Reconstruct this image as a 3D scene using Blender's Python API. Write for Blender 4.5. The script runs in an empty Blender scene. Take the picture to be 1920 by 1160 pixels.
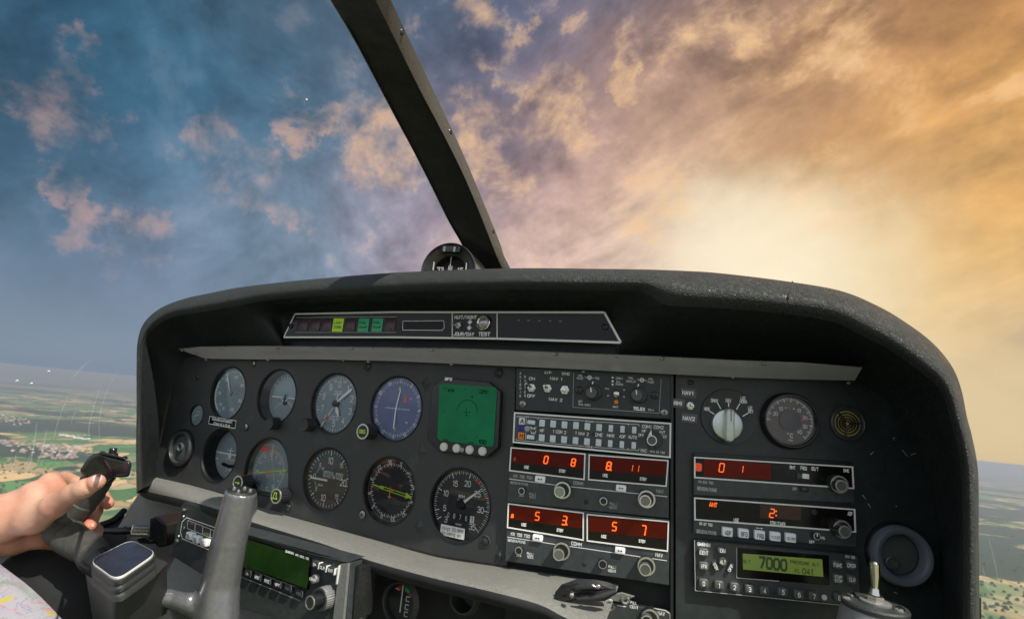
import bpy, bmesh, math, random
import numpy as np
from mathutils import Vector, Matrix, noise as mnoise
random.seed(7)
R_=math.radians
sc=bpy.context.scene
COL=sc.collection
# ---------------------------------------------------------------- camera
FPX=1000.0
_p=math.atan(.195); _up=Vector((.0995*math.cos(_p),.995*math.cos(_p),-math.sin(_p))).normalized()
_f=Vector((0,0,-1)); _f=(_f-_up*_f.dot(_up)).normalized(); _r=_f.cross(_up)
ROT=Matrix((_r,_f,_up))            # camera axes -> world
cam_d=bpy.data.cameras.new('camera'); cam=bpy.data.objects.new('camera',cam_d); COL.objects.link(cam)
cam.matrix_world=ROT.to_4x4(); cam_d.sensor_width=36; cam_d.lens=36*FPX/1920
cam_d.clip_start=.02; cam_d.clip_end=400000
sc.camera=cam
cam_d.dof.use_dof=True; cam_d.dof.focus_distance=.62; cam_d.dof.aperture_fstop=14
def ray(px,py): return ROT@Vector(((px-960)/FPX,-(py-580)/FPX,-1))
def W(px,py,Z): return ray(px,py)*Z
def depth(p): return -(ROT.transposed()@p).z
# ---------------------------------------------------------------- world
sc.view_settings.view_transform='Standard'; sc.view_settings.look='None'; sc.view_settings.exposure=0; sc.view_settings.gamma=1
SUNV=Vector((.38,-.49,.785)).normalized()
def S(r,g,b):
    f=lambda c:(c/255/12.92 if c/255<=.04045 else ((c/255+.055)/1.055)**2.4)
    return (f(r),f(g),f(b),1)
class NT:
    def __init__(s,t): s.t=t; s.n=t.nodes; s.l=t.links
    def put(s,sock,v):
        if v is None: return
        if isinstance(v,bpy.types.NodeSocket): s.l.new(v,sock)
        else:
            try: sock.default_value=v
            except Exception: sock.default_value=tuple(v)[:len(sock.default_value)]
    def node(s,t,ins=None,**k):
        n=s.n.new(t)
        for a,b in k.items(): setattr(n,a,b)
        for a,b in (ins or {}).items(): s.put(n.inputs[a],b)
        return n
    def m(s,op,a,b=None,c=None,clamp=False):
        n=s.node('ShaderNodeMath',operation=op,use_clamp=clamp); s.put(n.inputs[0],a)
        if b is not None: s.put(n.inputs[1],b)
        if c is not None: s.put(n.inputs[2],c)
        return n.outputs[0]
    def vm(s,op,a,b=None,out=0):
        n=s.node('ShaderNodeVectorMath',operation=op); s.put(n.inputs[0],a)
        if b is not None: s.put(n.inputs[1],b)
        return n.outputs[out]
    def scale(s,a,f):
        n=s.node('ShaderNodeVectorMath',operation='SCALE'); s.put(n.inputs[0],a); s.put(n.inputs['Scale'],f); return n.outputs[0]
    def dot(s,a,b): return s.vm('DOT_PRODUCT',a,b,'Value')
    def mix(s,f,a,b,blend='MIX'):
        n=s.node('ShaderNodeMix',data_type='RGBA',blend_type=blend); s.put(n.inputs[0],f); s.put(n.inputs[6],a); s.put(n.inputs[7],b); return n.outputs[2]
    def sm(s,v,lo,hi,a=0.,b=1.,kind='SMOOTHSTEP'):
        n=s.node('ShaderNodeMapRange',interpolation_type=kind); s.put(n.inputs[0],v)
        for i,x in enumerate((lo,hi,a,b)): s.put(n.inputs[i+1],x)
        return n.outputs[0]
    def noise(s,vec,scale,detail=4,rough=.5,dist=0,out=0):
        n=s.node('ShaderNodeTexNoise',{'Scale':scale,'Detail':detail,'Roughness':rough,'Distortion':dist}); s.put(n.inputs['Vector'],vec); return n.outputs[out]
    def vor(s,vec,scale,feat='F1',out='Distance',rnd=1):
        n=s.node('ShaderNodeTexVoronoi',{'Scale':scale,'Randomness':rnd},feature=feat); s.put(n.inputs['Vector'],vec); return n.outputs[out]
    def ramp(s,v,stops,interp='LINEAR'):
        n=s.node('ShaderNodeValToRGB'); s.put(n.inputs[0],v); r=n.color_ramp; r.interpolation=interp
        while len(r.elements)<len(stops): r.elements.new(.5)
        for e,(p,c) in zip(r.elements,stops): e.position=p; e.color=c
        return n.outputs[0]
w=bpy.data.worlds.new('World'); sc.world=w; w.use_nodes=True; w.node_tree.nodes.clear()
T=NT(w.node_tree)
d=T.vm('NORMALIZE',T.node('ShaderNodeTexCoord').outputs['Generated'])
def D(px,py): return tuple(ray(px,py).normalized())
wG=T.dot(d,D(1470,480))
sep=T.node('ShaderNodeSeparateXYZ'); T.put(sep.inputs[0],d); dz=sep.outputs[2]; dy=sep.outputs[1]
# streak frame: cloud banks run up to the right
e1=(Vector(D(1850,280))-Vector(D(1150,560))).normalized(); e3=Vector(D(1500,430)); e2=e3.cross(e1).normalized()
sv=T.node('ShaderNodeCombineXYZ',{0:T.m('MULTIPLY',T.dot(d,tuple(e1)),.72),1:T.m('MULTIPLY',T.dot(d,tuple(e2)),1.15),2:T.dot(d,tuple(e3))}).outputs[0]
wp1=T.noise(T.vm('ADD',d,(4.2,1.1,7.3)),3.2,6,.60,.2,1); wp2=T.noise(T.vm('ADD',sv,(1.3,5.1,2.2)),5.5,7,.62,.3,1)
rgt=T.sm(wG,.70,.92)
dd=T.vm('ADD',d,T.vm('ADD',T.scale(T.vm('SUBTRACT',wp1,(.5,.5,.5)),.34),T.scale(T.vm('SUBTRACT',wp2,(.5,.5,.5)),.13)))
dd=T.vm('NORMALIZE',dd)
CP=[(60,60,44,72,98),(130,190,66,84,106),(330,120,42,84,112),(380,240,48,102,140),(230,330,52,92,126),(550,60,74,84,102),(540,230,84,108,136),(520,380,104,124,152),(80,420,84,98,120),(110,600,96,114,138),(300,520,112,122,146),
(400,450,126,130,154),(620,430,146,142,166),(620,260,100,104,130),(760,60,78,90,114),(900,120,96,98,118),(820,300,140,132,150),(800,440,174,158,172),(1010,60,80,104,140),(1010,200,110,106,122),(1150,90,92,106,134),(1010,300,208,162,146),
(1190,230,192,150,130),(1300,40,140,116,110),(1300,190,198,152,122),(1100,400,226,184,156),(1000,480,224,196,188),(1450,90,170,138,118),(1500,210,204,154,108),(1310,380,222,182,142),(1690,50,170,128,90),(1860,120,200,138,76),(1700,250,230,168,90),
(1860,330,248,192,104),(1450,500,255,250,228),(1300,490,250,226,194),(1610,440,252,222,154),(1560,540,250,230,190),(1780,540,236,198,136),(1860,700,216,190,150),(1180,500,240,212,190),
(2300,300,225,180,115),(2300,800,200,180,150),(960,-300,84,100,130),(1700,-300,140,112,96),(200,-300,50,84,112),(-400,200,56,82,106),(-400,600,92,110,134)]
acc=None; ws=None
for (x,y,r,g,b_) in CP:
    wt=T.m('EXPONENT',T.m('MULTIPLY',T.m('SUBTRACT',T.dot(dd,D(x,y)),1.0),95.0))
    if x<800 and y<520: r,g,b_=r*.96,g*1.08,b_*1.03
    c_=S(r,g,b_)[:3]; v_=T.scale(c_,T.m('ADD',wt,1e-7))
    acc=v_ if acc is None else T.vm('ADD',acc,v_); ws=T.m('ADD',wt,1e-7) if ws is None else T.m('ADD',ws,T.m('ADD',wt,1e-7))
base=T.scale(acc,T.m('DIVIDE',1.0,ws))
# relief of the clouds, lit from the glow
def dens(v,sc_,o): return T.noise(T.vm('ADD',v,o),sc_,9,.60,.25)
shift=tuple((Vector(D(1500,500))-Vector(D(700,250))).normalized()*.03)
l0=dens(d,5.,(0,0,0)); l1=dens(T.vm('ADD',d,shift),5.,(0,0,0))
q0=dens(sv,7.,(3,1,2)); q1=dens(T.vm('ADD',sv,(.02,-.03,0)),7.,(3,1,2))
relL=T.m('SUBTRACT',l0,l1); relR=T.m('SUBTRACT',q0,q1)
amp=T.m('MULTIPLY',T.sm(T.dot(d,D(1500,560)),.93,1.0,1,.15),T.sm(dz,.02,.25,.25,1))
rel=T.m('ADD',T.m('MULTIPLY',relL,T.sm(wG,.75,.95,2.6,1.0)),T.m('MULTIPLY',relR,T.sm(wG,.6,.9,.8,2.4)))
lum=T.m('ADD',1.0,T.m('MULTIPLY',T.m('MULTIPLY',rel,amp),T.sm(wG,.5,.9,.85,.80))); lum=T.m('MAXIMUM',lum,.62); lum=T.m('MINIMUM',lum,1.45)
sky=T.scale(base,lum)
peach=T.mix(T.sm(wG,.55,.9),S(206,166,152),S(252,206,152))
edge=T.noise(T.vm('MULTIPLY',d,(1,1,1.4)),8,8,.58)
hi=T.m('MULTIPLY',T.sm(T.m('MULTIPLY',rel,amp),.10,.36),T.sm(edge,.42,.62))
sky=T.mix(T.m('MULTIPLY',hi,T.sm(wG,.55,.88,.06,.5)),sky,peach)
edj=T.m('MULTIPLY',T.m('SUBTRACT',T.noise(d,16,6,.65),.5),.02)
blob=None
BL=[(700,265,58),(112,215,42),(915,55,40),(440,305,48),(885,250,48),(968,352,34),(215,435,40),(1180,150,26),(1565,82,50),(1040,225,50),(128,345,24),(100,65,26),(545,405,22),(1385,110,34),(1215,375,50),(1255,25,60),(1540,400,60),(560,225,34),(1195,135,20),(1390,70,30),(600,215,24)]
for (x,y,r) in BL:
    ca=math.cos(r*1.12/1000)
    b=T.sm(T.m('ADD',T.dot(dd,D(x,y)) if False else T.dot(d,D(x,y)),T.m('MULTIPLY',edj,r/60)),1-(1-ca)*2.2,1-(1-ca)*.0)
    blob=b if blob is None else T.m('MAXIMUM',blob,b)
puff=T.m('MULTIPLY',blob,T.sm(T.m('ADD',T.m('MULTIPLY',rel,.55),edge),.30,.82))
sky=T.mix(T.m('MULTIPLY',puff,T.sm(wG,.5,.85,.62,.85)),sky,peach)
sky=T.mix(T.m('MULTIPLY',T.sm(T.m('ADD',T.dot(d,D(1420,515)),T.m('MULTIPLY',T.m('SUBTRACT',T.noise(sv,4.5,7,.6),.5),.035)),.978,1.004),.8),sky,(1.12,.98,.70,1))
# towards the ground horizon: blue-grey haze on the left, cream on the right
hz=T.sm(dz,.24,.0)
hcol=T.mix(T.sm(wG,.7,.93),S(132,148,170),S(226,204,160))
sky=T.mix(T.m('MULTIPLY',hz,.75),sky,hcol)
# behind the aeroplane: bright haze, added as fill light for the cockpit
sky=T.mix(T.sm(dy,.25,-.35),sky,(.70,.74,.80,1))
nis=T.node('ShaderNodeTexSky',sky_type='NISHITA',sun_disc=False,sun_elevation=math.asin(SUNV.z),sun_rotation=math.atan2(SUNV.x,SUNV.y))
nsc=T.mix(1,nis.outputs[0],(.10,.10,.10,1),'MULTIPLY')
fin=T.mix(.08,sky,nsc)
bg=T.node('ShaderNodeBackground',{'Color':fin,'Strength':1.0})
out=T.node('ShaderNodeOutputWorld'); T.l.new(bg.outputs[0],out.inputs[0])
w.cycles.sampling_method='MANUAL'; w.cycles.sample_map_resolution=512
sun_d=bpy.data.lights.new('sun','SUN'); sun_d.energy=5; sun_d.angle=R_(.6); sun_d.color=(1,.93,.82)
sun=bpy.data.objects.new('sun',sun_d); COL.objects.link(sun); sun.rotation_euler=SUNV.to_track_quat('Z','Y').to_euler(); sun.location=(0,0,5)
# ---------------------------------------------------------------- materials
def mat(name,col,rough=.5,metal=0.,bump=None,var=0.,vscale=300,emit=None,es=1.,spec=.5,coat=0.,sss=0.,wear=0.):
    m=bpy.data.materials.new(name); m.use_nodes=True; t=NT(m.node_tree); b=t.n['Principled BSDF']
    col=tuple(col)[:3]+(1,)
    b.inputs['Base Color'].default_value=col; b.inputs['Roughness'].default_value=rough; b.inputs['Metallic'].default_value=metal
    b.inputs['Specular IOR Level'].default_value=spec
    if coat: b.inputs['Coat Weight'].default_value=coat; b.inputs['Coat Roughness'].default_value=.08
    co=t.node('ShaderNodeTexCoord').outputs['Object']
    nz=t.noise(co,vscale,5,.6)
    if var:
        t.l.new(t.mix(t.sm(nz,.3,.7,kind='LINEAR'),tuple(c*(1-var) for c in col[:3])+(1,),tuple(min(1,c*(1+var)) for c in col[:3])+(1,)),b.inputs['Base Color'])
    if wear:
        src=b.inputs['Base Color'].links[0].from_socket if b.inputs['Base Color'].links else col
        sp=t.sm(t.noise(co,420,7,.75),.64,.74); sm_=t.m('MULTIPLY',t.sm(t.noise(co,26,6,.7,.6),.52,.72),.35)
        t.l.new(t.mix(t.m('MULTIPLY',t.m('ADD',sp,sm_,clamp=True),wear),src,tuple(min(1,c*3+.03) for c in col[:3])+(1,)),b.inputs['Base Color'])
    big=t.noise(co,vscale*.05,4,.6)
    if metal<.5 or True:
        t.l.new(t.m('ADD',rough-.08,t.m('MULTIPLY',big,.16),clamp=True),b.inputs['Roughness'])
    if bump:
        bs,st=bump
        bn=t.node('ShaderNodeBump',{'Strength':st,'Distance':.001}); t.l.new(t.noise(co,bs,4,.6),bn.inputs['Height']); t.l.new(bn.outputs[0],b.inputs['Normal'])
    if emit is not None:
        b.inputs['Emission Color'].default_value=tuple(emit)[:3]+(1,); b.inputs['Emission Strength'].default_value=es
    if sss:
        b.inputs['Subsurface Weight'].default_value=sss; b.inputs['Subsurface Radius'].default_value=(.006,.0025,.0012); b.inputs['Subsurface Scale'].default_value=1
    m['t']=0
    return m
def leather(name,col,rough=.42,sc_=420,st=.8):
    m=mat(name,col,rough,spec=.3); t=NT(m.node_tree); b=t.n['Principled BSDF']
    co=t.node('ShaderNodeTexCoord').outputs['Object']
    wv=t.vm('ADD',co,t.scale(t.noise(co,40,3,.6,0,1),.012))
    v=t.vor(wv,sc_,'DISTANCE_TO_EDGE'); v=t.sm(v,0,.25)
    wr=t.noise(wv,70,6,.65,1.2); cr=t.sm(t.m('ABSOLUTE',t.m('SUBTRACT',wr,.5)),0,.03)
    h=t.m('ADD',t.m('MULTIPLY',v,.5),t.m('ADD',t.m('MULTIPLY',cr,.35),t.m('MULTIPLY',t.noise(co,25,3),1.2)))
    bn=t.node('ShaderNodeBump',{'Strength':st,'Distance':.0012}); t.l.new(h,bn.inputs['Height']); t.l.new(bn.outputs[0],b.inputs['Normal'])
    c=t.mix(v,tuple(x*1.7 for x in col[:3])+(1,),tuple(col[:3])+(1,))
    c=t.mix(t.sm(t.noise(co,14,5,.6),.5,.75),c,tuple(x*1.5 for x in col[:3])+(1,))
    t.l.new(c,b.inputs['Base Color'])
    t.l.new(t.sm(t.noise(co,50,5,.7),.3,.7,rough-.1,rough+.12),b.inputs['Roughness'])
    return m
M={}
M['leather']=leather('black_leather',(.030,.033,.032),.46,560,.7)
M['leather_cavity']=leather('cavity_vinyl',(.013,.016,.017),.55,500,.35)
M['ledge']=leather('grey_vinyl',(.155,.158,.145),.6,700,.5)
M['panel']=mat('crinkle_black_paint',(.034,.038,.038),.50,bump=(900,.45),wear=.5,var=.4,vscale=700)
M['panel_r']=mat('satin_black_paint',(.018,.024,.026),.42,bump=(1200,.15),wear=.35,var=.25,vscale=120)
M['blackpl']=mat('black_plastic',(.012,.014,.015),.35,var=.3)
M['bezel']=mat('bezel_black',(.010,.011,.012),.38)
M['radio']=mat('radio_face_grey',(.037,.045,.047),.36,wear=.5,var=.25,vscale=150,bump=(1500,.1))
M['radio_dark']=mat('radio_glass_black',(.006,.0055,.005),.14,spec=.3)
M['trim']=mat('pale_trim_line',(.80,.80,.76),.45)
M['print']=mat('white_print',(.90,.92,.90),.6)
M['print_dim']=mat('worn_white_print',(.45,.47,.46),.6)
M['btn']=mat('pale_push_button',(.60,.68,.72),.4,var=.08,vscale=200)
M['btnw']=mat('white_push_button',(.85,.87,.90),.35)
M['btnd']=mat('dark_rubber_key',(.075,.08,.075),.42,var=.2)
M['chrome']=mat('chrome',(.72,.70,.66),.18,1.)
M['screw']=mat('screw_steel',(.32,.32,.31),.3,1.)
M['screwb']=mat('black_screw',(.05,.052,.052),.3,.6)
M['knob']=mat('black_knob',(.022,.024,.025),.3,bump=(800,.1))
M['knobr']=mat('knob_rim_silver',(.62,.62,.58),.28,.9)
M['grey']=mat('grey_alloy',(.22,.225,.22),.42,.3,var=.15)
M['lip']=mat('grey_anodised_lip',(.70,.67,.75),.3,.2,var=.06,vscale=60)
M['dial']=mat('dial_black',(.020,.022,.028),.45)
M['dialsheen']=mat('dial_painted_sky_sheen',(.25,.34,.40),.5,var=.05)  # sky reflection of the cover glass, painted into the dial colour
M['dialgreen']=mat('dial_grey_green',(.10,.145,.155),.5,var=.1)
M['dialsheenviolet']=mat('dial_painted_violet_sheen',(.14,.18,.38),.45,var=.1)  # violet sky reflection, likewise painted into the dial colour
M['dialbrown']=mat('dial_brown_black',(.085,.062,.052),.4,var=.15)
M['yellowg']=mat('yellow_green_paint',(.50,.85,.05),.4,emit=(.5,.85,.05),es=.0)
M['red']=mat('red_paint',(.75,.05,.04),.5)
M['pinkred']=mat('warning_flag_red',(.90,.10,.10),.5)
M['green']=mat('green_arc',(.05,.45,.12),.5)
M['orange']=mat('orange_paint',(.80,.28,.03),.5)
M['blue']=mat('blue_lens',(.02,.02,.30),.3)
M['amber']=mat('orange_lens',(.85,.22,.02),.3)
M['whitelens']=mat('white_lens',(.65,.66,.66),.3)
M['led']=mat('lit_orange_segment',(.9,.1,.01),.4,emit=(1.,.14,.012),es=1.05)
M['ledoff']=mat('unlit_segment',(.05,.006,.003),.3,emit=(1,.06,.01),es=.13)
M['ledbg']=mat('gas_display_window',(.018,.002,.001),.2,emit=(1,.03,.005),es=.030,var=.4,vscale=30,spec=.15)
M['ledbgb']=mat('bright_gas_display_window',(.030,.004,.002),.2,emit=(1,.05,.006),es=.040,var=.4,vscale=30,spec=.15)
M['lcd']=mat('green_lcd',(.13,.18,.05),.3,emit=(.42,.62,.08),es=.12,var=.12,vscale=25)
M['lcdtx']=mat('lcd_dark_digits',(.04,.07,.03),.5)
M['gscreen']=mat('green_crt',(.005,.075,.035),.3,emit=(.0,.30,.10),es=.14,var=.5,vscale=16,spec=.2)
M['gline']=mat('crt_dark_trace',(.0,.006,.002),.7,spec=.1)
M['gps']=mat('gps_green_screen',(.012,.035,.008),.14,emit=(.04,.12,.01),es=.05,var=.6,vscale=18)
M['knobwhite']=mat('pearl_white_knob',(.62,.68,.62),.28,.15)
M['brushed']=mat('brushed_disc',(.55,.60,.60),.32,.85)
M['brass']=mat('brass_mesh',(.50,.40,.14),.45,.5,bump=(600,.4))
M['vring']=mat('slate_grey_vent_ring',(.12,.135,.17),.42)
M['paper']=mat('paper_label',(.62,.63,.60),.7)
M['ink']=mat('black_ink',(.02,.02,.02),.7)
M['rubber']=mat('wrapped_tape',(.055,.055,.047),.62,bump=(500,.35),var=.25,vscale=200)
M['gloss']=mat('glossy_black_plastic',(.016,.017,.018),.2,bump=(500,.06),var=.2)
M['stick']=mat('worn_satin_grip',(.235,.242,.255),.27,.6,bump=(900,.12),var=.12,vscale=260)
M['disc']=mat('vent_disc_grey',(.075,.088,.082),.4)
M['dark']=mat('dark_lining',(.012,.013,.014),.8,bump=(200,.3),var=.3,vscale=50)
def glassmat(name,tint=(1,1,1),amt=1.):
    m=bpy.data.materials.new(name); m.use_nodes=True; t=NT(m.node_tree); t.n.clear()
    tr=t.node('ShaderNodeBsdfTransparent',{'Color':tint+(1,)}); gl_=t.node('ShaderNodeBsdfGlossy',{'Roughness':.03})
    fr=t.node('ShaderNodeFresnel',{'IOR':1.45}); mx=t.node('ShaderNodeMixShader')
    t.put(mx.inputs[0],t.m('MULTIPLY',fr.outputs[0],amt)); t.l.new(tr.outputs[0],mx.inputs[1]); t.l.new(gl_.outputs[0],mx.inputs[2])
    o=t.node('ShaderNodeOutputMaterial'); t.l.new(mx.outputs[0],o.inputs[0]); return m
M['glass']=glassmat('instrument_glass',(1,1,1),1.3)
M['canopy']=glassmat('canopy_acrylic',(.99,.99,.99),.25)
# ---------------------------------------------------------------- mesh helpers
def tag(o,label=None,cat=None,group=None,kind=None):
    if label: o['label']=label
    if cat: o['category']=cat
    if group: o['group']=group
    if kind: o['kind']=kind
    return o
def empty(name,mw,label,cat,group=None):
    o=bpy.data.objects.new(name,None); COL.objects.link(o); o.matrix_world=mw; o.empty_display_size=.02
    return tag(o,label,cat,group)
# engraved panel lettering: every glyph is a few strokes on a 4 by 6 grid
_g='''A 0,0 2,6 4,0|.7,2 3.3,2
B 0,0 0,6 2.8,6 3.8,5.2 3.8,3.9 2.8,3.1 0,3.1|2.8,3.1 4,2.2 4,.9 3,0 0,0
C 4,4.8 3.1,6 .9,6 0,4.8 0,1.2 .9,0 3.1,0 4,1.2
D 0,0 0,6 2.6,6 4,4.6 4,1.4 2.6,0 0,0
E 4,0 0,0 0,6 4,6|0,3.1 3.2,3.1
F 0,0 0,6 4,6|0,3.1 3.2,3.1
G 4,4.8 3.1,6 .9,6 0,4.8 0,1.2 .9,0 3.1,0 4,1.2 4,2.8 2.2,2.8
H 0,0 0,6|4,0 4,6|0,3.1 4,3.1
I 2,0 2,6
J 4,6 4,1.2 3.1,0 .9,0 0,1.2
K 0,0 0,6|4,6 0,2.4|1.4,3.6 4,0
L 0,6 0,0 3.8,0
M 0,0 0,6 2.2,2.2 4.4,6 4.4,0
N 0,0 0,6 4,0 4,6
O .9,0 0,1.2 0,4.8 .9,6 3.1,6 4,4.8 4,1.2 3.1,0 .9,0
P 0,0 0,6 3,6 4,5.1 4,3.6 3,2.8 0,2.8
Q .9,0 0,1.2 0,4.8 .9,6 3.1,6 4,4.8 4,1.2 3.1,0 .9,0|2.4,1.6 4.2,-.4
R 0,0 0,6 3,6 4,5.1 4,3.7 3,2.9 0,2.9|2.2,2.9 4,0
S 3.9,5 3.1,6 .9,6 0,5.1 0,4 .8,3.2 3.2,2.8 4,2 4,.9 3.1,0 .9,0 0,1
T 2,0 2,6|0,6 4,6
U 0,6 0,1.2 .9,0 3.1,0 4,1.2 4,6
V 0,6 2,0 4,6
W 0,6 1.1,0 2.3,4.4 3.5,0 4.6,6
X 0,0 4,6|0,6 4,0
Y 0,6 2,2.8 4,6|2,2.8 2,0
Z 0,6 4,6 0,0 4,0
0 .9,0 0,1.2 0,4.8 .9,6 3.1,6 4,4.8 4,1.2 3.1,0 .9,0
1 1,4.8 2.2,6 2.2,0
2 0,4.9 .9,6 3.1,6 4,5 4,3.8 0,0 4,0
3 0,5.1 .9,6 3.1,6 4,5.1 4,3.9 3.1,3.1 1.6,3.1|3.1,3.1 4,2.3 4,.9 3.1,0 .9,0 0,.9
4 3,0 3,6 0,1.7 4,1.7
5 3.8,6 .4,6 .1,3.2 1.2,3.8 3,3.8 4,2.8 4,1.1 3,0 .9,0 0,.9
6 3.7,5.2 3,6 1,6 0,4.8 0,1.1 .9,0 3.1,0 4,1.1 4,2.6 3.1,3.5 .9,3.5 0,2.6
7 0,6 4,6 1.4,0
8 1,3.1 .1,3.9 .1,5.1 1,6 3,6 3.9,5.1 3.9,3.9 3,3.1 1,3.1 0,2.2 0,1 .9,0 3.1,0 4,1 4,2.2 3,3.1
9 .3,.8 1,0 3,0 4,1.2 4,4.9 3.1,6 .9,6 0,4.9 0,3.4 .9,2.5 3.1,2.5 4,3.4
/ 0,-.6 3.4,6.6
- .6,3 3.4,3
+ .4,3 3.6,3|2,1.4 2,4.6
. 1.7,.1 2.3,.1
, 2.1,.4 1.6,-.9
( 2.6,6.8 1.4,5 1.4,1 2.6,-.8
) 1.4,6.8 2.6,5 2.6,1 1.4,-.8
° 1,5.9 1.6,6.5 2.4,5.9 1.7,5.2 1,5.9
> .4,5 3.6,3 .4,1
a .4,3.7 1,4.2 2.9,4.2 3.6,3.5 3.6,0|3.6,2.4 1,2.4 .2,1.7 .2,.7 .9,0 2.6,0 3.6,.8
b 0,0 0,6|0,3.4 1,4.2 2.8,4.2 3.7,3.2 3.7,1 2.8,0 1,0 0,.8
e .1,2.1 3.7,2.1 3.7,3.2 2.8,4.2 1,4.2 .1,3.2 .1,1 1,0 2.9,0 3.6,.7
f 3.2,6 2.4,6 1.7,5.3 1.7,0|.4,4.1 3,4.1
g 3.6,4.2 3.6,-.8 2.8,-1.7 .8,-1.7|3.6,3.3 2.7,4.2 1,4.2 .1,3.2 .1,1.1 1,.1 2.7,.1 3.6,1
h 0,0 0,6|0,3.2 1.2,4.2 2.7,4.2 3.6,3.4 3.6,0
i 2,0 2,4.2|2,5.5 2,6
k .2,0 .2,6|3.5,4.2 .2,1.7|1.5,2.7 3.6,0
m 0,0 0,4.2|0,3.4 .8,4.2 1.6,4.2 2.2,3.5 2.2,0|2.2,3.5 3,4.2 3.8,4.2 4.4,3.5 4.4,0
n 0,0 0,4.2|0,3.2 1.2,4.2 2.7,4.2 3.6,3.4 3.6,0
p 0,4.2 0,-1.7|0,3.3 1,4.2 2.8,4.2 3.7,3.2 3.7,1 2.8,0 1,0 0,.9
t 1.6,5.4 1.6,.8 2.2,0 3.2,0|.4,4.2 3,4.2
u 0,4.2 0,.8 .9,0 2.4,0 3.6,1|3.6,4.2 3.6,0
w 0,4.2 1.1,0 2.2,3.4 3.3,0 4.4,4.2
z .2,4.2 3.5,4.2 .2,0 3.6,0
Ö .9,0 0,1.2 0,4.8 .9,6 3.1,6 4,4.8 4,1.2 3.1,0 .9,0|1.2,7.2 1.3,7.2|2.8,7.2 2.9,7.2'''
GL={}
for ln in _g.split('\n'):
    ch,rest=ln[0],ln[2:]; GL[ch]=[[tuple(float(v) for v in p.split(',')) for p in st.split()] for st in rest.split('|')]
WID={'I':1.6,'i':1.6,'1':3.,'M':4.4,'W':4.6,'m':4.4,'w':4.4,' ':2.6,'.':1.2,',':1.2,'J':3.6,'-':3.2}
_tc={}
def text_mesh(s,off):
    k=(s,off)
    if k in _tc: return _tc[k]
    wd=.80+off*22; x=0; vs=[]; fs=[]
    for ch in s:
        w_=WID.get(ch,4.)
        x0=x-(2-w_/2 if ch in 'Ii' else (1.4 if ch in '.,' else (.4 if ch=='-' else 0)))
        for st in GL.get(ch,[]):
            L=[];R=[];n=len(st)
            for i,p in enumerate(st):
                a=Vector(st[max(i-1,0)]); b=Vector(st[min(i+1,n-1)]); c=Vector(p)
                d1=(c-a); d2=(b-c); closed=st[0]==st[-1]
                if i==0 and closed: d1=Vector(st[0])-Vector(st[-2])
                if i==n-1 and closed: d2=Vector(st[1])-Vector(st[0])
                if d1.length<1e-6: d1=d2
                if d2.length<1e-6: d2=d1
                d1=d1.normalized(); d2=d2.normalized(); t=d1+d2
                if t.length<1e-3: t=d2
                t.normalize(); nn=Vector((-t.y,t.x)); kk=min(1/max(nn.dot(Vector((-d1.y,d1.x))),.45),2.2)*wd/2
                e=Vector((0,0))
                if not closed and i==0: e=-d2*wd*.35
                if not closed and i==n-1: e=d1*wd*.35
                L.append(c+nn*kk+e); R.append(c-nn*kk+e)
            b0=len(vs)
            for a,b in zip(L,R): vs+=[(x0+a.x,a.y),(x0+b.x,b.y)]
            fs+=[(b0+2*i,b0+2*i+1,b0+2*i+3,b0+2*i+2) for i in range(n-1)]
        x+=w_+1.5
    x-=1.5
    v=np.array(vs) if vs else np.zeros((0,2))
    if len(v): v[:,0]-=x/2; v[:,1]-=3.; v*=.12
    _tc[k]=(v,fs,x*.12); return _tc[k]
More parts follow.
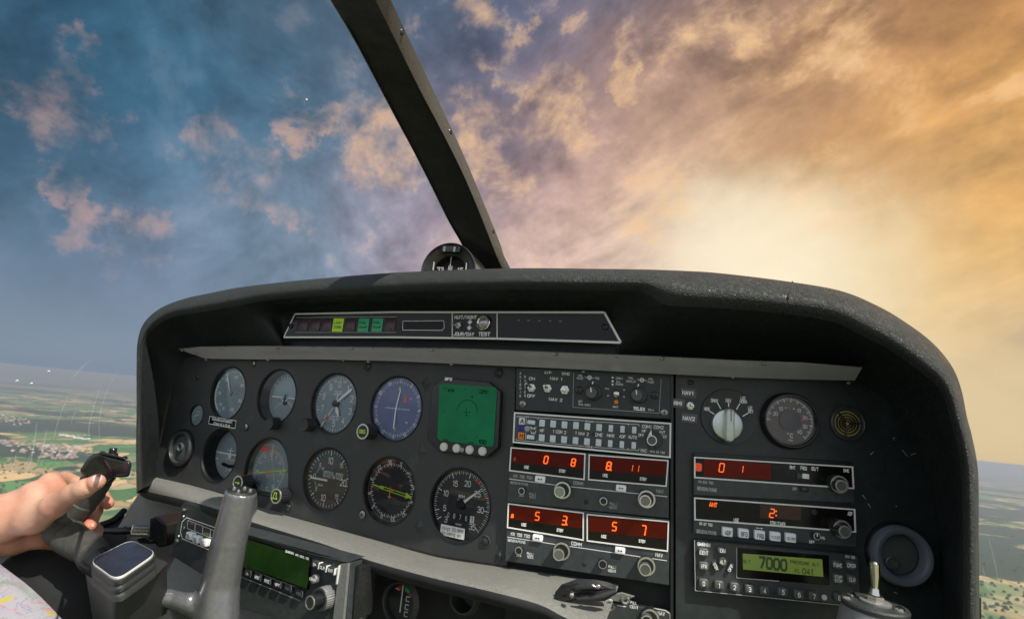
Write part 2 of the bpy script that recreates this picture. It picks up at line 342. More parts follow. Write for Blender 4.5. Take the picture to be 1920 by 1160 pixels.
class MB:
    def __init__(s): s.v=[]; s.f=[]
    def add(s,vs,fs):
        k=len(s.v); s.v+= [tuple(x) for x in vs]; s.f+=[tuple(i+k for i in f) for f in fs]; return s
    def poly(s,pts,z0,z1=None):
        n=len(pts)
        if z1 is None: return s.add([(x,y,z0) for x,y in pts],[tuple(range(n))])
        vs=[(x,y,z0) for x,y in pts]+[(x,y,z1) for x,y in pts]
        fs=[tuple(range(n,2*n)),tuple(range(n-1,-1,-1))]+[(i,(i+1)%n,n+(i+1)%n,n+i) for i in range(n)]
        return s.add(vs,fs)
    def box(s,x0,x1,y0,y1,z0,z1):
        if x0>x1:x0,x1=x1,x0
        if y0>y1:y0,y1=y1,y0
        return s.poly([(x0,y0),(x1,y0),(x1,y1),(x0,y1)],z0,z1)
    def rbox(s,x0,x1,y0,y1,z0,z1,r,ch=0.):
        if x0>x1:x0,x1=x1,x0
        if y0>y1:y0,y1=y1,y0
        def ring(o,z):
            rr=max(r-o,.00001); pts=[]
            for cx,cy,a in ((x1-o-rr,y1-o-rr,0),(x0+o+rr,y1-o-rr,90),(x0+o+rr,y0+o+rr,180),(x1-o-rr,y0+o+rr,270)):
                for k in range(5): t=R_(a+k*22.5); pts.append((cx+rr*math.cos(t),cy+rr*math.sin(t),z))
            return pts
        rs=[ring(0,z0),ring(0,z1-ch)]+([ring(ch*.35,z1-ch*.35),ring(ch,z1)] if ch else [])
        return s.loft(rs,cap0=False,cap1=True)
    def loft(s,rings,cap0=False,cap1=False,closed=True):
        n=len(rings[0]); vs=[p for r in rings for p in r]; fs=[]
        for i in range(len(rings)-1):
            for j in range(n if closed else n-1):
                a=i*n+j; b=i*n+(j+1)%n; fs.append((a,b,b+n,a+n))
        if cap0: fs.append(tuple(range(n-1,-1,-1)))
        if cap1: fs.append(tuple(range((len(rings)-1)*n,len(rings)*n)))
        return s.add(vs,fs)
    def lathe(s,cx,cy,prof,seg=32,cap=True,a0=0,knurl=0,kd=.06):
        rings=[]
        for r,z in prof:
            rings.append([(cx+r*(1-(kd if knurl and (j%2) else 0))*math.cos(2*math.pi*j/seg),cy+r*(1-(kd if knurl and (j%2) else 0))*math.sin(2*math.pi*j/seg),z) for j in range(seg)])
        return s.loft(rings,cap1=cap)
    def ring(s,cx,cy,r0,r1,z,seg=40,a0=0,a1=360):
        n=max(3,int(seg*(a1-a0)/360)); vs=[]; fs=[]
        for j in range(n+1):
            a=R_(90-(a0+(a1-a0)*j/n)); c,t=math.cos(a),math.sin(a)
            vs+=[(cx+r0*c,cy+r0*t,z),(cx+r1*c,cy+r1*t,z)]
        for j in range(n): fs.append((2*j,2*j+2,2*j+3,2*j+1))
        return s.add(vs,fs)
    def line(s,x0,y0,x1,y1,w,z,w2=None):
        dx,dy=x1-x0,y1-y0; L=math.hypot(dx,dy) or 1; nx,ny=-dy/L*w/2,dx/L*w/2
        k=1 if w2 is None else w2/w
        return s.add([(x0-nx,y0-ny,z),(x1-nx*k,y1-ny*k,z),(x1+nx*k,y1+ny*k,z),(x0+nx,y0+ny,z)],[(0,1,2,3)])
    def text(s,t,x,y,h,z,ang=0,sx=1.,off=.014,fit=None):
        v,fs,wd=text_mesh(t,off)
        if not len(v): return s
        k=h/.72; kx=k*sx*.95
        if fit: kx=fit/wd
        c,n=math.cos(R_(ang)),math.sin(R_(ang))
        return s.add([(x+c*p[0]*kx-n*p[1]*k,y+n*p[0]*kx+c*p[1]*k,z+2e-6*(i_//2%17)) for i_,p in enumerate(v)],fs)
    def tube(s,pts,rad,seg=16,cap=True):
        pts=[Vector(p) for p in pts]; rings=[]; prev=None
        for i,p in enumerate(pts):
            t=(pts[min(i+1,len(pts)-1)]-pts[max(i-1,0)]).normalized()
            a=prev if prev is not None else (Vector((0,0,1)) if abs(t.z)<.9 else Vector((1,0,0)))
            u=(a-t*a.dot(t)).normalized(); prev=u; v=t.cross(u); r=rad[i] if hasattr(rad,'__len__') else rad
            rings.append([p+u*(r*math.cos(2*math.pi*j/seg))+v*(r*math.sin(2*math.pi*j/seg)) for j in range(seg)])
        return s.loft(rings,cap,cap)
    def build(s,name,m,parent=None,smooth=40,bevel=0,recalc=True):
        me=bpy.data.meshes.new(name); me.from_pydata(s.v,[],s.f); me.update()
        if recalc:
            b=bmesh.new(); b.from_mesh(me); bmesh.ops.recalc_face_normals(b,faces=b.faces); b.to_mesh(me); b.free()
        me.materials.append(m)
        if smooth: me.shade_smooth(); me.set_sharp_from_angle(angle=R_(smooth))
        o=bpy.data.objects.new(name,me); COL.objects.link(o)
        if parent is not None: o.parent=parent
        if bevel:
            md=o.modifiers.new('bevel','BEVEL'); md.width=bevel; md.segments=2; md.limit_method='ANGLE'; md.angle_limit=R_(35)
        return o
def catmull(P,sub):
    out=[]
    n=len(P)
    for i in range(n-1):
        a,b,c,e=P[max(i-1,0)],P[i],P[i+1],P[min(i+2,n-1)]
        for k in range(sub):
            t=k/sub; out.append(.5*((2*b)+(c-a)*t+(2*a-5*b+4*c-e)*t*t+(3*b-a-3*c+e)*t**3))
    out.append(P[-1]); return out
# ---------------------------------------------------------------- panel planes
class Plane:
    def __init__(s,vpx,px,py,Z):
        vpy=680+.1*vpx
        s.u=-ray(vpx,vpy); s.u.z=0; s.u.normalize(); s.v=Vector((0,0,1)); s.n=s.u.cross(s.v); s.o=W(px,py,Z)
    def hit(s,px,py,z=0.):
        r=ray(px,py); t=(s.o+s.n*z).dot(s.n)/r.dot(s.n); return r*t
    def Z(s,px,py,z=0.): return depth(s.hit(px,py,z))
    def mw(s,p):
        m=Matrix.Identity(4)
        for i in range(3): m[i][0]=s.u[i]; m[i][1]=s.v[i]; m[i][2]=s.n[i]; m[i][3]=p[i]
        return m
PL=Plane(-1090,862,943,.6)
PM=Plane(-3669,952,900,PL.Z(952,900)-.004)
PR=Plane(-9000,1262,900,PM.Z(1262,900))
PA=Plane(-940,850,610,PL.Z(850,610)-.035)
PG=Plane(-800,600,1080,PL.Z(600,1080)-.13)
def panelZ(px,py): return (PL if px<952 else PM if px<1262 else PR).Z(px,py)
class Inst:
    """a thing on a panel plane; at() turns picture coordinates into its own metres"""
    def __init__(s,name,label,cat,plane,cx,cy,z=0.,zoom=(0,0,1.),group=None):
        s.P=plane; s.zoom=zoom; s.z0=z
        x,y=s.px(cx,cy); s.o=plane.hit(x,y,z); s.e=empty(name,plane.mw(s.o),label,cat,group)
    def px(s,x,y): return s.zoom[0]+x/s.zoom[2],s.zoom[1]+y/s.zoom[2]
    def at(s,x,y,z=0.):
        a,b=s.px(x,y); p=s.P.hit(a,b,s.z0+z)-s.o; return p.dot(s.P.u),p.dot(s.P.v)
    def k(s,x,y,z=0.):   # metres per (zoomed) picture unit, vertical
        return abs(s.at(x,y-10,z)[1]-s.at(x,y+10,z)[1])/20
    def quad(s,m,pts,z0,z1=None): return m.poly([s.at(x,y,z1 if z1 is not None else z0) for x,y in pts],z0,z1)
    def rect(s,m,x,y,w,h,z0,z1,r=None,ch=0.):
        c=s.at(x,y,z1); a=s.at(x-w/2,y,z1)[0]; b=s.at(x+w/2,y,z1)[0]; hh=s.k(x,y,z1)*h/2
        if r is None: return m.box(a,b,c[1]-hh,c[1]+hh,z0,z1)
        return m.rbox(a,b,c[1]-hh,c[1]+hh,z0,z1,r,ch)
    def text(s,m,t,x,y,h,z=.0004,w=None,ang=0,sx=.8,off=.014):
        c=s.at(x,y,z); k=s.k(x,y,z)
        fit=None
        if w: fit=abs(s.at(x+w/2,y,z)[0]-s.at(x-w/2,y,z)[0])
        return m.text(t,c[0],c[1],h*k,z,ang,sx,off,fit)
    def line(s,m,pts,wd,z=.0004):
        k=s.k(*pts[0],z)
        for a,b in zip(pts[:-1],pts[1:]):
            p=s.at(*a,z); q=s.at(*b,z); m.line(p[0],p[1],q[0],q[1],wd*k,z)
        return m
def plate(name,mt,parent,outline,holes,z0,z1,bev=.0006):
    """flat plate with round holes, all in the parent's metres"""
    cu=bpy.data.curves.new('c','CURVE'); cu.dimensions='2D'; cu.fill_mode='BOTH'; cu.extrude=(z1-z0)/2-bev; cu.bevel_depth=bev; cu.bevel_resolution=1; cu.offset=-bev
    def sp(pts):
        q=cu.splines.new('POLY'); q.points.add(len(pts)-1); q.use_cyclic_u=True
        for i,(x,y) in enumerate(pts): q.points[i].co=(x,y,0,1)
    sp(outline)
    for h in holes: sp(h)
    ob=bpy.data.objects.new('c',cu); COL.objects.link(ob); bpy.context.view_layer.update()
    me=bpy.data.meshes.new_from_object(ob.evaluated_get(bpy.context.evaluated_depsgraph_get()))
    for v in me.vertices: v.co.z+=(z0+z1)/2
    bpy.data.objects.remove(ob); bpy.data.curves.remove(cu)
    me.name=name; me.materials.clear(); me.materials.append(mt)
    me.shade_smooth(); me.set_sharp_from_angle(angle=R_(30))
    o=bpy.data.objects.new(name,me); COL.objects.link(o)
    if parent: o.parent=parent
    return o
def circ(cx,cy,r,n=56): return [(cx+r*math.cos(2*math.pi*j/n),cy+r*math.sin(2*math.pi*j/n)) for j in range(n)]
def screw(I,x,y,r=.0032,m='screwb',z=0.,cross=True):
    c=I.at(x,y,z); b=MB(); b.lathe(c[0],c[1],[(r*1.02,z),(r,z+.0012),(r*.75,z+.0019),(0.00001,z+.0021)],18,False)
    o=b.build('screw',M[m],I.e)
    if cross:
        q=MB(); q.box(c[0]-r*.5,c[0]+r*.5,c[1]-r*.09,c[1]+r*.09,z+.0017,z+.0023); q.box(c[0]-r*.09,c[0]+r*.09,c[1]-r*.5,c[1]+r*.5,z+.0017,z+.00235)
        q.build('cross_slot',M['ink'],o,smooth=0)
    return o
def sdf_mesh(name,mt,prims,bb0,bb1,h,k,parent=None,post=None):
    """one continuous surface: smooth union of tapered capsules (a,ra,b,rb)"""
    import openvdb as vdb
    bb0=Vector(bb0); bb1=Vector(bb1); n=[int((bb1[i]-bb0[i])/h)+1 for i in range(3)]
    g=np.meshgrid(*[bb0[i]+h*np.arange(n[i]) for i in range(3)],indexing='ij'); P=np.stack(g,-1).astype(np.float32)
    D_=None
    for pr in prims:
        a,ra,b,rb=pr[:4]; kk=pr[4] if len(pr)>4 else k
        a=np.array(a,np.float32); b=np.array(b,np.float32); ab=b-a; L=float(ab@ab)+1e-12
        t=np.clip(((P-a)@ab)/L,0,1); q=np.linalg.norm(P-a-t[...,None]*ab,axis=-1)-(ra+(rb-ra)*t)
        if D_ is None: D_=q
        else:
            hh=np.clip(.5+.5*(D_-q)/kk,0,1); D_=D_*(1-hh)+q*hh-kk*hh*(1-hh)
    if post is not None: D_=post(P,D_)
    g=vdb.FloatGrid(1.0); g.copyFromArray((D_/h).astype(np.float32))
    pts,quads=g.convertToQuads(0.0)
    pts=pts*h+np.array(bb0)
    m=MB(); m.v=[tuple(map(float,p)) for p in pts]; m.f=[tuple(map(int,q)) for q in quads]
    o=m.build(name,mt,parent,smooth=180)
    me=o.data; b=bmesh.new(); b.from_mesh(me)
    for _ in range(2): bmesh.ops.smooth_vert(b,verts=b.verts,factor=.5,use_axis_x=True,use_axis_y=True,use_axis_z=True)
    b.to_mesh(me); b.free(); me.shade_smooth()
    return o
# ---------------------------------------------------------------- glareshield
def Zt(px,py,d): return panelZ(px,py)+d
ST=[ # outer back edge, crest, inner rim edge, mid wall, panel edge (picture points), mid depth mode, rim protrusion
((256,925),(260,920),(268,915),(281,910),(294,905),0),
((255,850),(259,848),(266,845),(283,846),(297,855),0),
((256,760),(260,757),(265,755),(288,770),(312,782),0),
((256,690),(260,686),(266,682),(295,705),(326,722),0),
((258,640),(264,638),(271,640),(303,665),(338,690),0),
((270,605),(280,605),(292,612),(318,645),(350,676),0),
((300,578),(313,582),(325,594),(345,625),(374,670),0),
((345,560),(357,571),(370,586),(385,622),(405,666),0),
((400,548),(405,562),(412,579),(425,615),(450,662),0),
((440,540),(443,556),(447,573),(489,604),(531,655),1),
((500,532),(502,543),(503,563),(533,588),(536,655),2),
((600,522),(600,534),(600,555),(600,578),(600,656),2),
((740,511),(740,525),(740,548),(740,576),(740,656),2),
((950,503),(950,519),(950,543),(950,577),(950,662),2),
((1130,504),(1130,521),(1130,545),(1125,577),(1130,669),2),
((1205,505),(1203,522),(1200,547),(1152,584),(1160,671),2),
((1240,506),(1243,528),(1247,571),(1205,606),(1167,672),1),
((1290,508),(1293,538),(1298,575),(1270,622),(1250,677),0),
((1350,512),(1352,540),(1358,578),(1350,625),(1345,684),0),
((1466,526),(1460,552),(1450,586),(1445,635),(1445,692),0),
((1572,544),(1565,568),(1554,601),(1545,645),(1530,702),0),
((1643,572),(1632,598),(1615,628),(1600,665),(1585,712),0),
((1700,606),(1688,632),(1672,658),(1655,690),(1633,733),0),
((1749,643),(1736,668),(1718,691),(1697,722),(1668,763),0),
((1784,685),(1774,705),(1755,722),(1730,757),(1692,800),0),
((1802,728),(1793,745),(1772,752),(1745,792),(1712,842),0),
((1813,781),(1805,792),(1783,792),(1760,835),(1728,890),0),
((1823,820),(1816,830),(1793,830),(1772,872),(1740,930),0),
((1834,885),(1827,890),(1802,885),(1783,920),(1749,968),0),
((1835,1001),(1829,1005),(1805,1000),(1788,1020),(1759,1045),0),
((1836,1100),(1830,1100),(1805,1100),(1790,1105),(1763,1110),0),
((1836,1230),(1830,1230),(1805,1230),(1790,1230),(1766,1230),0)]
rows=[]
for (O,Fc,I,Md,Dd,mode) in ST:
    zo=Zt(*O,-.085); zf=Zt(*Fc,-.115); zi=Zt(*I,-.105); zd=Zt(*Dd,.004)
    zm={0:Zt(*Md,-.045),1:Zt(*Md,-.060),2:PA.Z(*Md)+.004}[mode]
    if mode==2: zd=PA.Z(*Dd)+.012
    if mode==1: zd=Zt(*Dd,-.03)
    o=W(*O,zo); out=o+Vector((0,.05,-.004))
    far=o+Vector((0,.30,-.05))
    kf=min(1,max(0,(abs(O[0]-960)-480)/220)); q_=(O[0]+(960-O[0])*.012,O[1]+(720-O[1])*.012)
    out=out.lerp(W(*q_,zo+.05),kf); far=far.lerp(W(*q_,zo+.30),kf)
    rows.append([far,out,o,W(*Fc,zf),W(*I,zi),W(*Md,zm),W(*Dd,zd)])
cols=[catmull([r[j] for r in rows],6) for j in range(7)]
m=MB(); nst=len(cols[0]); rr=[]
for i in range(nst):
    c=catmull([cols[j][i] for j in range(1,7)],4); rr.append([cols[0][i]]+c)
SPLIT=1+4*3
m.loft([r[:SPLIT+1] for r in rr],closed=False)
gs=Inst('glareshield','black leather padded hood arching over the whole instrument panel','glareshield',PM,950,520)
inv=gs.e.matrix_world.inverted()
def loc(m_): m_.v=[tuple(inv@Vector(p)) for p in m_.v]; return m_
loc(m).build('padded_rim',M['leather'],gs.e,smooth=80,recalc=True)
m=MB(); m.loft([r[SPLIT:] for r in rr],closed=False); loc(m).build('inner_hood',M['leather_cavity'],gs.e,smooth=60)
# stitched seam over the right shoulder of the pad
m=MB(); 
def rimpt(s,u):  # along crest band
    c=catmull([cols[j][s] for j in range(2,5)],6); return c[min(len(c)-1,int(u*(len(c)-1)))]
for s in (115,):
    pts=[rimpt(s,u/10)+Vector((0,-.0012,0)) for u in range(11)]; m.tube(pts,.0007,6)
loc(m).build('seam',M['leather_cavity'],gs.e)
# ---------------------------------------------------------------- main instrument panel (plates)
ip=Inst('instrument_panel','black crinkle painted instrument panel carrying the round gauges','instrument panel',PL,700,850)
HOLES={'asi':(392,461,691,782),'ai':(480,556,696,790),'alt':(581,669,702,810),'dg':(693,790,706,825),'tc':(377.5,444,805,900),'vsi':(567,654,840,956),'vor':(680,777,856,982.5),'rpm':(804,918,877.5,1014),'clk':(355,381,759,797)}
def hole(P,bb,z=0):
    x0,x1,y0,y1=bb; cx,cy=(x0+x1)/2,(y0+y1)/2
    c=P.hit(cx,cy,z); a=P.hit(cx,y0,z); b=P.hit(cx,y1,z); r=(a-b).length/2*.97
    a=P.hit(x0,cy,z); b=P.hit(x1,cy,z); rx=(a-b).length/2
    return cx,cy,.55*r+.45*rx,rx/r
hl=[]
for k_,bb in HOLES.items():
    cx,cy,r,asp=hole(PL,bb); print(k_,'r %.4f asp %.2f'%(r,asp)); x,y=ip.at(cx,cy); hl.append(circ(x,y,r,64)); HOLES[k_]=(cx,cy,r)
# rounded-square opening of the radio magnetic compass
RMI=[(540,926),(478,921),(460,900),(459,885),(464,862),(474,842),(488,828),(505,822),(522,827),(533,842),(539,862),(541,885)]
p=[Vector(ip.at(x,y)) for x,y in RMI]; pc=catmull([p[-1]]+p+[p[0]],4)[4:-1]; RMIP=[tuple(x) for x in pc]
hl.append(RMIP)
out=[ip.at(x,y) for x,y in ((292,897),(296,850),(311,780),(325,720),(336,688),(350,668),(375,660),(600,652),(800,655),(968,660),(962,860),(950,1061),(819,1041),(698,1009),(602,983),(481,949),(421,925),(350,905))]
plate('left_plate',M['panel'],ip.e,out,hl,-.003,0.)
# centre and right plates
def pt(P,I,x,y,z=0): p=P.hit(x,y,z)-I.o; q=I.e.matrix_world.to_3x3().inverted()@p; return tuple(q)
m=MB()
def slab(P,pts,z0,z1):
    a=[pt(P,ip,x,y,z0) for x,y in pts]; b=[pt(P,ip,x,y,z1) for x,y in pts]; n=len(pts)
    m.add(a+b,[tuple(range(n,2*n))]+[(i,(i+1)%n,n+(i+1)%n,n+i) for i in range(n)])
slab(PM,[(952,660),(1262,668),(1262,1130),(1262,1200),(946,1200),(948,1062)],-.03,-.010); m.build('centre_rack',M['dark'],ip.e,bevel=.0005)
m=MB(); slab(PR,[(1266,672),(1640,690),(1680,730),(1720,800),(1745,880),(1765,980),(1775,1100),(1775,1230),(1266,1230)],-.004,0.); m.build('right_plate',M['panel_r'],ip.e,bevel=.0008)
m=MB(); slab(PR,[(1240,665),(1300,665),(1300,1230),(1235,1230)],-.03,-.014); m.build('rack_back',M['dark'],ip.e)
m=MB(); slab(PR,[(1258,672),(1262.5,672),(1262.5,1230),(1257,1230)],-.002,.003); m.build('rack_divider',M['bezel'],ip.e)
# embossed shallow bosses round the instrument mountings
for (x,y,s_) in ((799,718,13),(790,845,13),(786,985,14),(938,1040,13)):
    m=MB(); c=ip.at(x,y); k=s_*ip.k(x,y); m.add([(c[0]-k*.9,c[1],0.0001),(c[0],c[1]-k*1.25,.0001),(c[0]+k*.9,c[1],.0001),(c[0],c[1]+k*1.25,.0001),(c[0],c[1],.0032)],[(0,1,4),(1,2,4),(2,3,4),(3,0,4)]); m.build('raised_boss',M['panel'],ip.e,smooth=0)
for (x,y,r,mm) in ((370,706,.004,'screwb'),(476,681,.0038,'screw'),(690,687,.004,'screwb'),(936,699,.0037,'screwb'),(461.6,800,.0042,'screw'),(541.7,949.5,.0042,'screw'),(680,964,.0045,'screw'),(909,1015,.0040,'screwb')):
    c=ip.at(x,y); m=MB(); m.lathe(c[0],c[1],[(r*1.75,.0002),(r*1.5,.0008),(r*1.25,.0002)],24,False); m.build('screw_dish',M['panel'],ip.e)
    screw(ip,x,y,r,mm,.0004)
for (x,y) in ((558.5,942),(340,756),(338,779)):
    c=ip.at(x,y); m=MB(); m.lathe(c[0],c[1],[(.0018,.0003),(.0012,.0002)],14); m.build('small_hole',M['ink'],ip.e)
ipr=Inst('x','x','x',PR,1300,716); 
def rscrew(x,y,r,mm):
    I2=ipr; o=screw(I2,x,y,r,mm,.0004); return o
# screws of the right plate are parts of the same panel
def reparent(o):
    mw_=ipr.e.matrix_world.copy(); o.parent=ip.e; o.matrix_parent_inverse=ip.e.matrix_world.inverted()@mw_
for (x,y,r) in ((1295,717,.0028),(1679,822,.0032),(1755,1092,.0026)): reparent(rscrew(x,y,r,'screwb'))
for a,b in (((1632,852),(1638,846)),((1692,843),(1702,856)),((1708,852),(1718,849)),((1617,927),(1624,936)),((1627,943),(1633,951)),((1680,947),(1681,950)),((1676,1109),(1683,1112))):
    p=ipr.at(*a,.0005); q=ipr.at(*b,.0005); m=MB(); m.line(*p,*q,.0007,.0006,.0003); reparent(m.build('paint_scratch',M['print_dim'],ipr.e,smooth=0))
bpy.data.objects.remove(ipr.e)
# ---------------------------------------------------------------- light strip under the hood
ls=Inst('light_strip','long pale grey metal lip running under the hood above the gauges','light strip',PL,740,665)
TOP=[(336,655),(372,651),(480,650),(600,651),(740,653),(860,655),(950,658),(1100,664),(1240,670),(1380,677),(1500,681),(1616,690)]
BOT=[(383,670),(400,671),(490,672),(600,672),(740,675),(860,680),(950,684),(1100,691),(1235,698),(1375,705),(1500,709),(1603,711)]
vt=[];n=len(TOP)
ti=ls.e.matrix_world.inverted()
A_=[ti@W(*p,panelZ(*p)-.052) for p in TOP]; B_=[ti@W(*p,panelZ(*p)-.012) for p in BOT]
C_=[q+Vector((0,-.0012,.000)) for q in B_]; D_=[q+Vector((0,0,-.003)) for q in A_]
m=MB(); m.loft([[A_[i],B_[i],C_[i],D_[i]] for i in range(n)],True,True); m.build('lip_plate',M['lip'],ls.e,smooth=30,bevel=.0004)
m=MB(); m.tube([a+Vector((0,.0006,.0004)) for a in A_],.0007,6); m.build('bright_edge',M['knobr'],ls.e)
# bracket back to the panel
m=MB(); E_=[ti@W(p[0],p[1]+4,panelZ(*p)+.002) for p in TOP]; m.loft([A_,E_],closed=False); m.loft([C_,[ti@W(p[0],p[1]+1,panelZ(*p)+.001) for p in BOT]],closed=False); m.build('bracket',M['bezel'],ls.e,smooth=0)
def onstrip(x,y,d): 
    t_=(y-655)/30.; return ti@W(x,y,panelZ(x,y)-.054+.040*min(1,max(0,(y-(656+(x-340)*.022))/24)))
for (x,y) in ((341,657),(366,664),(415,653),(521,653),(660,653),(810,656),(1042,664),(1241,672),(1432,682),(1601,703),(386,674),(502,675),(643,675),(690,678),(846,683),(1094,697),(1374,707),(1591,718)):
    m=MB(); c=onstrip(x,y,0); m.v=[];  
    mm_=MB(); mm_.lathe(0,0,[(.0030,0),(.0028,.001),(.0018,.0022),(.00001,.0026)],14,False); m.add([(c.x+a*.8,c.y+b_*.55,c.z+z_-.001) for a,b_,z_ in mm_.v],mm_.f)
    m.build('round_head_screw',M['screw'],ls.e)
# ---------------------------------------------------------------- annunciator panel
an=Inst('annunciator_panel','trapezoid warning light panel in a white border under the top of the hood','annunciator panel',PA,850,610,zoom=(700,430,3.515))
OUTL=[(532,632),(553,588.5),(737,585),(1133,585.5),(1164,642),(933,634.5),(740,632)]
def zi(p): return ((p[0]-700)*3.515,(p[1]-430)*3.515)
q=[an.at(*zi(p)) for p in OUTL]; m=MB(); m.poly(q,-.002,.0012); m.build('face_plate',M['radio_dark'],an.e,smooth=0,bevel=.0003)
m=MB(); an.zoom=(0,0,1); an.line(m,OUTL+[OUTL[0]],3.0,.0016)
for x in (848,932): an.line(m,[(x,586),(x,634)],2.2,.0017)
m.build('border_line',M['trim'],an.e,smooth=0)
cells=[(567,'#'),(590,'#'),(612,'#'),(633,'y'),(656,'#'),(681,'g'),(707,'g'),(731,'#')]
lit={'y':mat('lit_yellow_green_lamp',(.25,.42,.03),.35,emit=(.42,.72,.03),es=.22),'g':mat('lit_green_lamp',(.02,.22,.11),.35,emit=(.03,.42,.16),es=.16),'#':mat('unlit_red_lamp',(.065,.035,.045),.3)}
for x,c in cells:
    m=MB(); an.rect(m,x,609,19,25,.001,.0022,.0008,.0003); o=m.build('warning_lamp',lit[c],an.e)
    if c in 'yg':
        m=MB(); an.text(m,'LAND' if c=='y' else 'FUEL',x,605,4,.0026,w=13); an.text(m,'STROBE' if c=='y' else 'PUMP',x,613,4,.0026,w=14); m.build('lamp_lettering',M['ink'],o,smooth=0)
m=MB(); an.line(m,[(555,595),(744,594)],.8,.0024); an.line(m,[(555,623),(744,623)],.8,.0024); m.build('lamp_rail',M['print_dim'],an.e,smooth=0)
m=MB(); an.line(m,[(755,602),(832,601),(833,614),(829,619),(755,618.5),(755,602)],1.0,.0018); m.build('slot_outline',M['print'],an.e,smooth=0)
m=MB(); an.rect(m,794,610,74,14,.0010,.0014); m.build('label_slot',M['ink'],an.e,smooth=0)
m=MB()
an.text(m,'NUIT/NIGHT',873,594.5,5.6,.0018,w=41,off=.03); an.text(m,'JOUR/DAY',869.5,626,5.6,.0018,w=38,off=.03); an.text(m,'TEST',908,626,6,.0018,w=21,off=.03)
c=an.at(882,610); k=an.k(882,610)
m.add([(c[0]-2.6*k,c[1]+2*k,.0018),(c[0]+2.6*k,c[1]+2*k,.0018),(c[0]+2.6*k,c[1]+5*k,.0018),(c[0]+6*k,c[1]+5*k,.0018),(c[0],c[1]+11*k,.0018),(c[0]-6*k,c[1]+5*k,.0018),(c[0]-2.6*k,c[1]+5*k,.0018)],[(0,1,2,3,4,5,6)])
m.add([(c[0]-2.6*k,c[1]-1*k,.0018),(c[0]+2.6*k,c[1]-1*k,.0018),(c[0]+2.6*k,c[1]-4*k,.0018),(c[0]+6*k,c[1]-4*k,.0018),(c[0],c[1]-10*k,.0018),(c[0]-6*k,c[1]-4*k,.0018),(c[0]-2.6*k,c[1]-4*k,.0018)],[(0,1,2,3,4,5,6)])
m.build('lettering',M['print'],an.e,smooth=0)
def toggle(I,x,y,r,z=.001,dx=-.5,dy=.35,L=.009,flat=False,name='toggle_switch'):
    c=I.at(x,y,z); m=MB(); m.lathe(c[0],c[1],[(r,z),(r,z+.0012)],6); m.lathe(c[0],c[1],[(r*.8,z+.0012),(r*.78,z+.0035),(r*.5,z+.0037),(r*.42,z+.0022)],20); o=m.build(name,M['knobr'],I.e,smooth=30)
    m=MB(); v=Vector((dx,dy,1)).normalized(); p=Vector((c[0],c[1],z+.002)); m.tube([p,p+v*L*.5,p+v*L,p+v*L*1.03],[r*.22,r*.30,r*.36,r*.15],12); m.build('toggle_lever',M['chrome'],o); return o
toggle(an,861,610,.0038,.0014,-.75,-.05)
c=an.at(908,605,.0014); m=MB(); m.lathe(c[0],c[1],[(.0088,.0014),(.0088,.004),(.0078,.0045),(.0062,.0035)],36,False,knurl=1,kd=.04); o=m.build('test_button',M['chrome'],an.e)
m=MB(); m.lathe(c[0],c[1],[(.0062,.003),(.0055,.0048),(.003,.0058),(.00001,.006)],24,False); m.build('button_lens',mat('clear_lens',(.45,.42,.42),.15,.6),o)
screw(an,545.5,611,.0032,'screwb',.0014); screw(an,1134,613,.0034,'screwb',.0014)
m=MB()
for i,x in enumerate((972,991,1011,1031,1050)): an.line(m,[(x-2,600+.5*i),(x+3,600.3+.5*i)],1,.0016)
m.build('faint_marks',M['print_dim'],an.e,smooth=0)
# ---------------------------------------------------------------- compass on the hood
def cmp_():
    I=Inst('standby_compass','black hooded magnetic compass sitting on top of the hood at the foot of the post','compass',Plane(-3000,840,508,.60),840,508)
    k=I.k(840,480); R0=52*k
    def arc(r,z,h=1.): return [(r*math.cos(t_)*1.0,max(-.012,r*1.02*math.sin(t_)*h)-.0,z) for t_ in [math.pi*j/24 for j in range(25)]]+[(-r,-.02,z),(r,-.02,z)]
    m=MB(); m.loft([arc(R0,.0),arc(R0,-.05),arc(R0*.93,-.085),arc(R0*.6,-.105)],cap1=True)
    m.loft([arc(R0,0),arc(R0*.97,.0012),arc(R0*.90,-.001)],cap1=False); m.build('housing',mat('compass_enamel',(.02,.022,.026),.3,.1,coat=.3),I.e,smooth=50)
    m=MB(); m.loft([arc(R0*.91,-.001),arc(R0*.60,-.006)],cap1=False); m.build('front_bezel',M['gloss'],I.e,smooth=0)
    m=MB(); m.loft([arc(R0*.60,-.006),arc(R0*.58,-.02)],cap1=True); m.build('bowl',M['ink'],I.e,smooth=40)
    m=MB(); 
    m.lathe(0,-.004,[(R0*.40,-.019),(R0*.40,-.012),(R0*.2,-.010)],30); m.build('card',M['dial'],I.e)
    m=MB(); m.text('N',0.0,.004,.006,-.0055); m.text('33',-.012,.003,.005,-.0055); m.text('15',.012,.003,.005,-.0055)
    m.build('card_figures',M['print_dim'],I.e,smooth=0)
    m=MB(); m.box(-.0004,.0004,0,R0*.55,-.005,-.0045); m.box(-R0*.62,-R0*.585,0,R0*.34,-.0045,-.003); m.box(R0*.585,R0*.62,0,R0*.34,-.0045,-.003); m.build('lubber_line',M['print_dim'],I.e,smooth=0)
    m=MB(); m.rbox(-.011,.011,R0*.66,R0*.9,-.004,.0015,.002,.0008); o=m.build('compensator',M['gloss'],I.e)
    m=MB(); m.box(-.008,-.0055,R0*.68,R0*.86,.0015,.0022); m.box(.004,.0065,R0*.68,R0*.86,.0015,.0022); m.build('adjuster_slots',M['screw'],o,smooth=0)
    m=MB(); m.poly([(-R0*.95,-.014),(R0*.95,-.014),(R0*.9,.0005),(-R0*.9,.0005)],-.08,.0); m.build('base',M['gloss'],I.e,smooth=0)
cmp_()
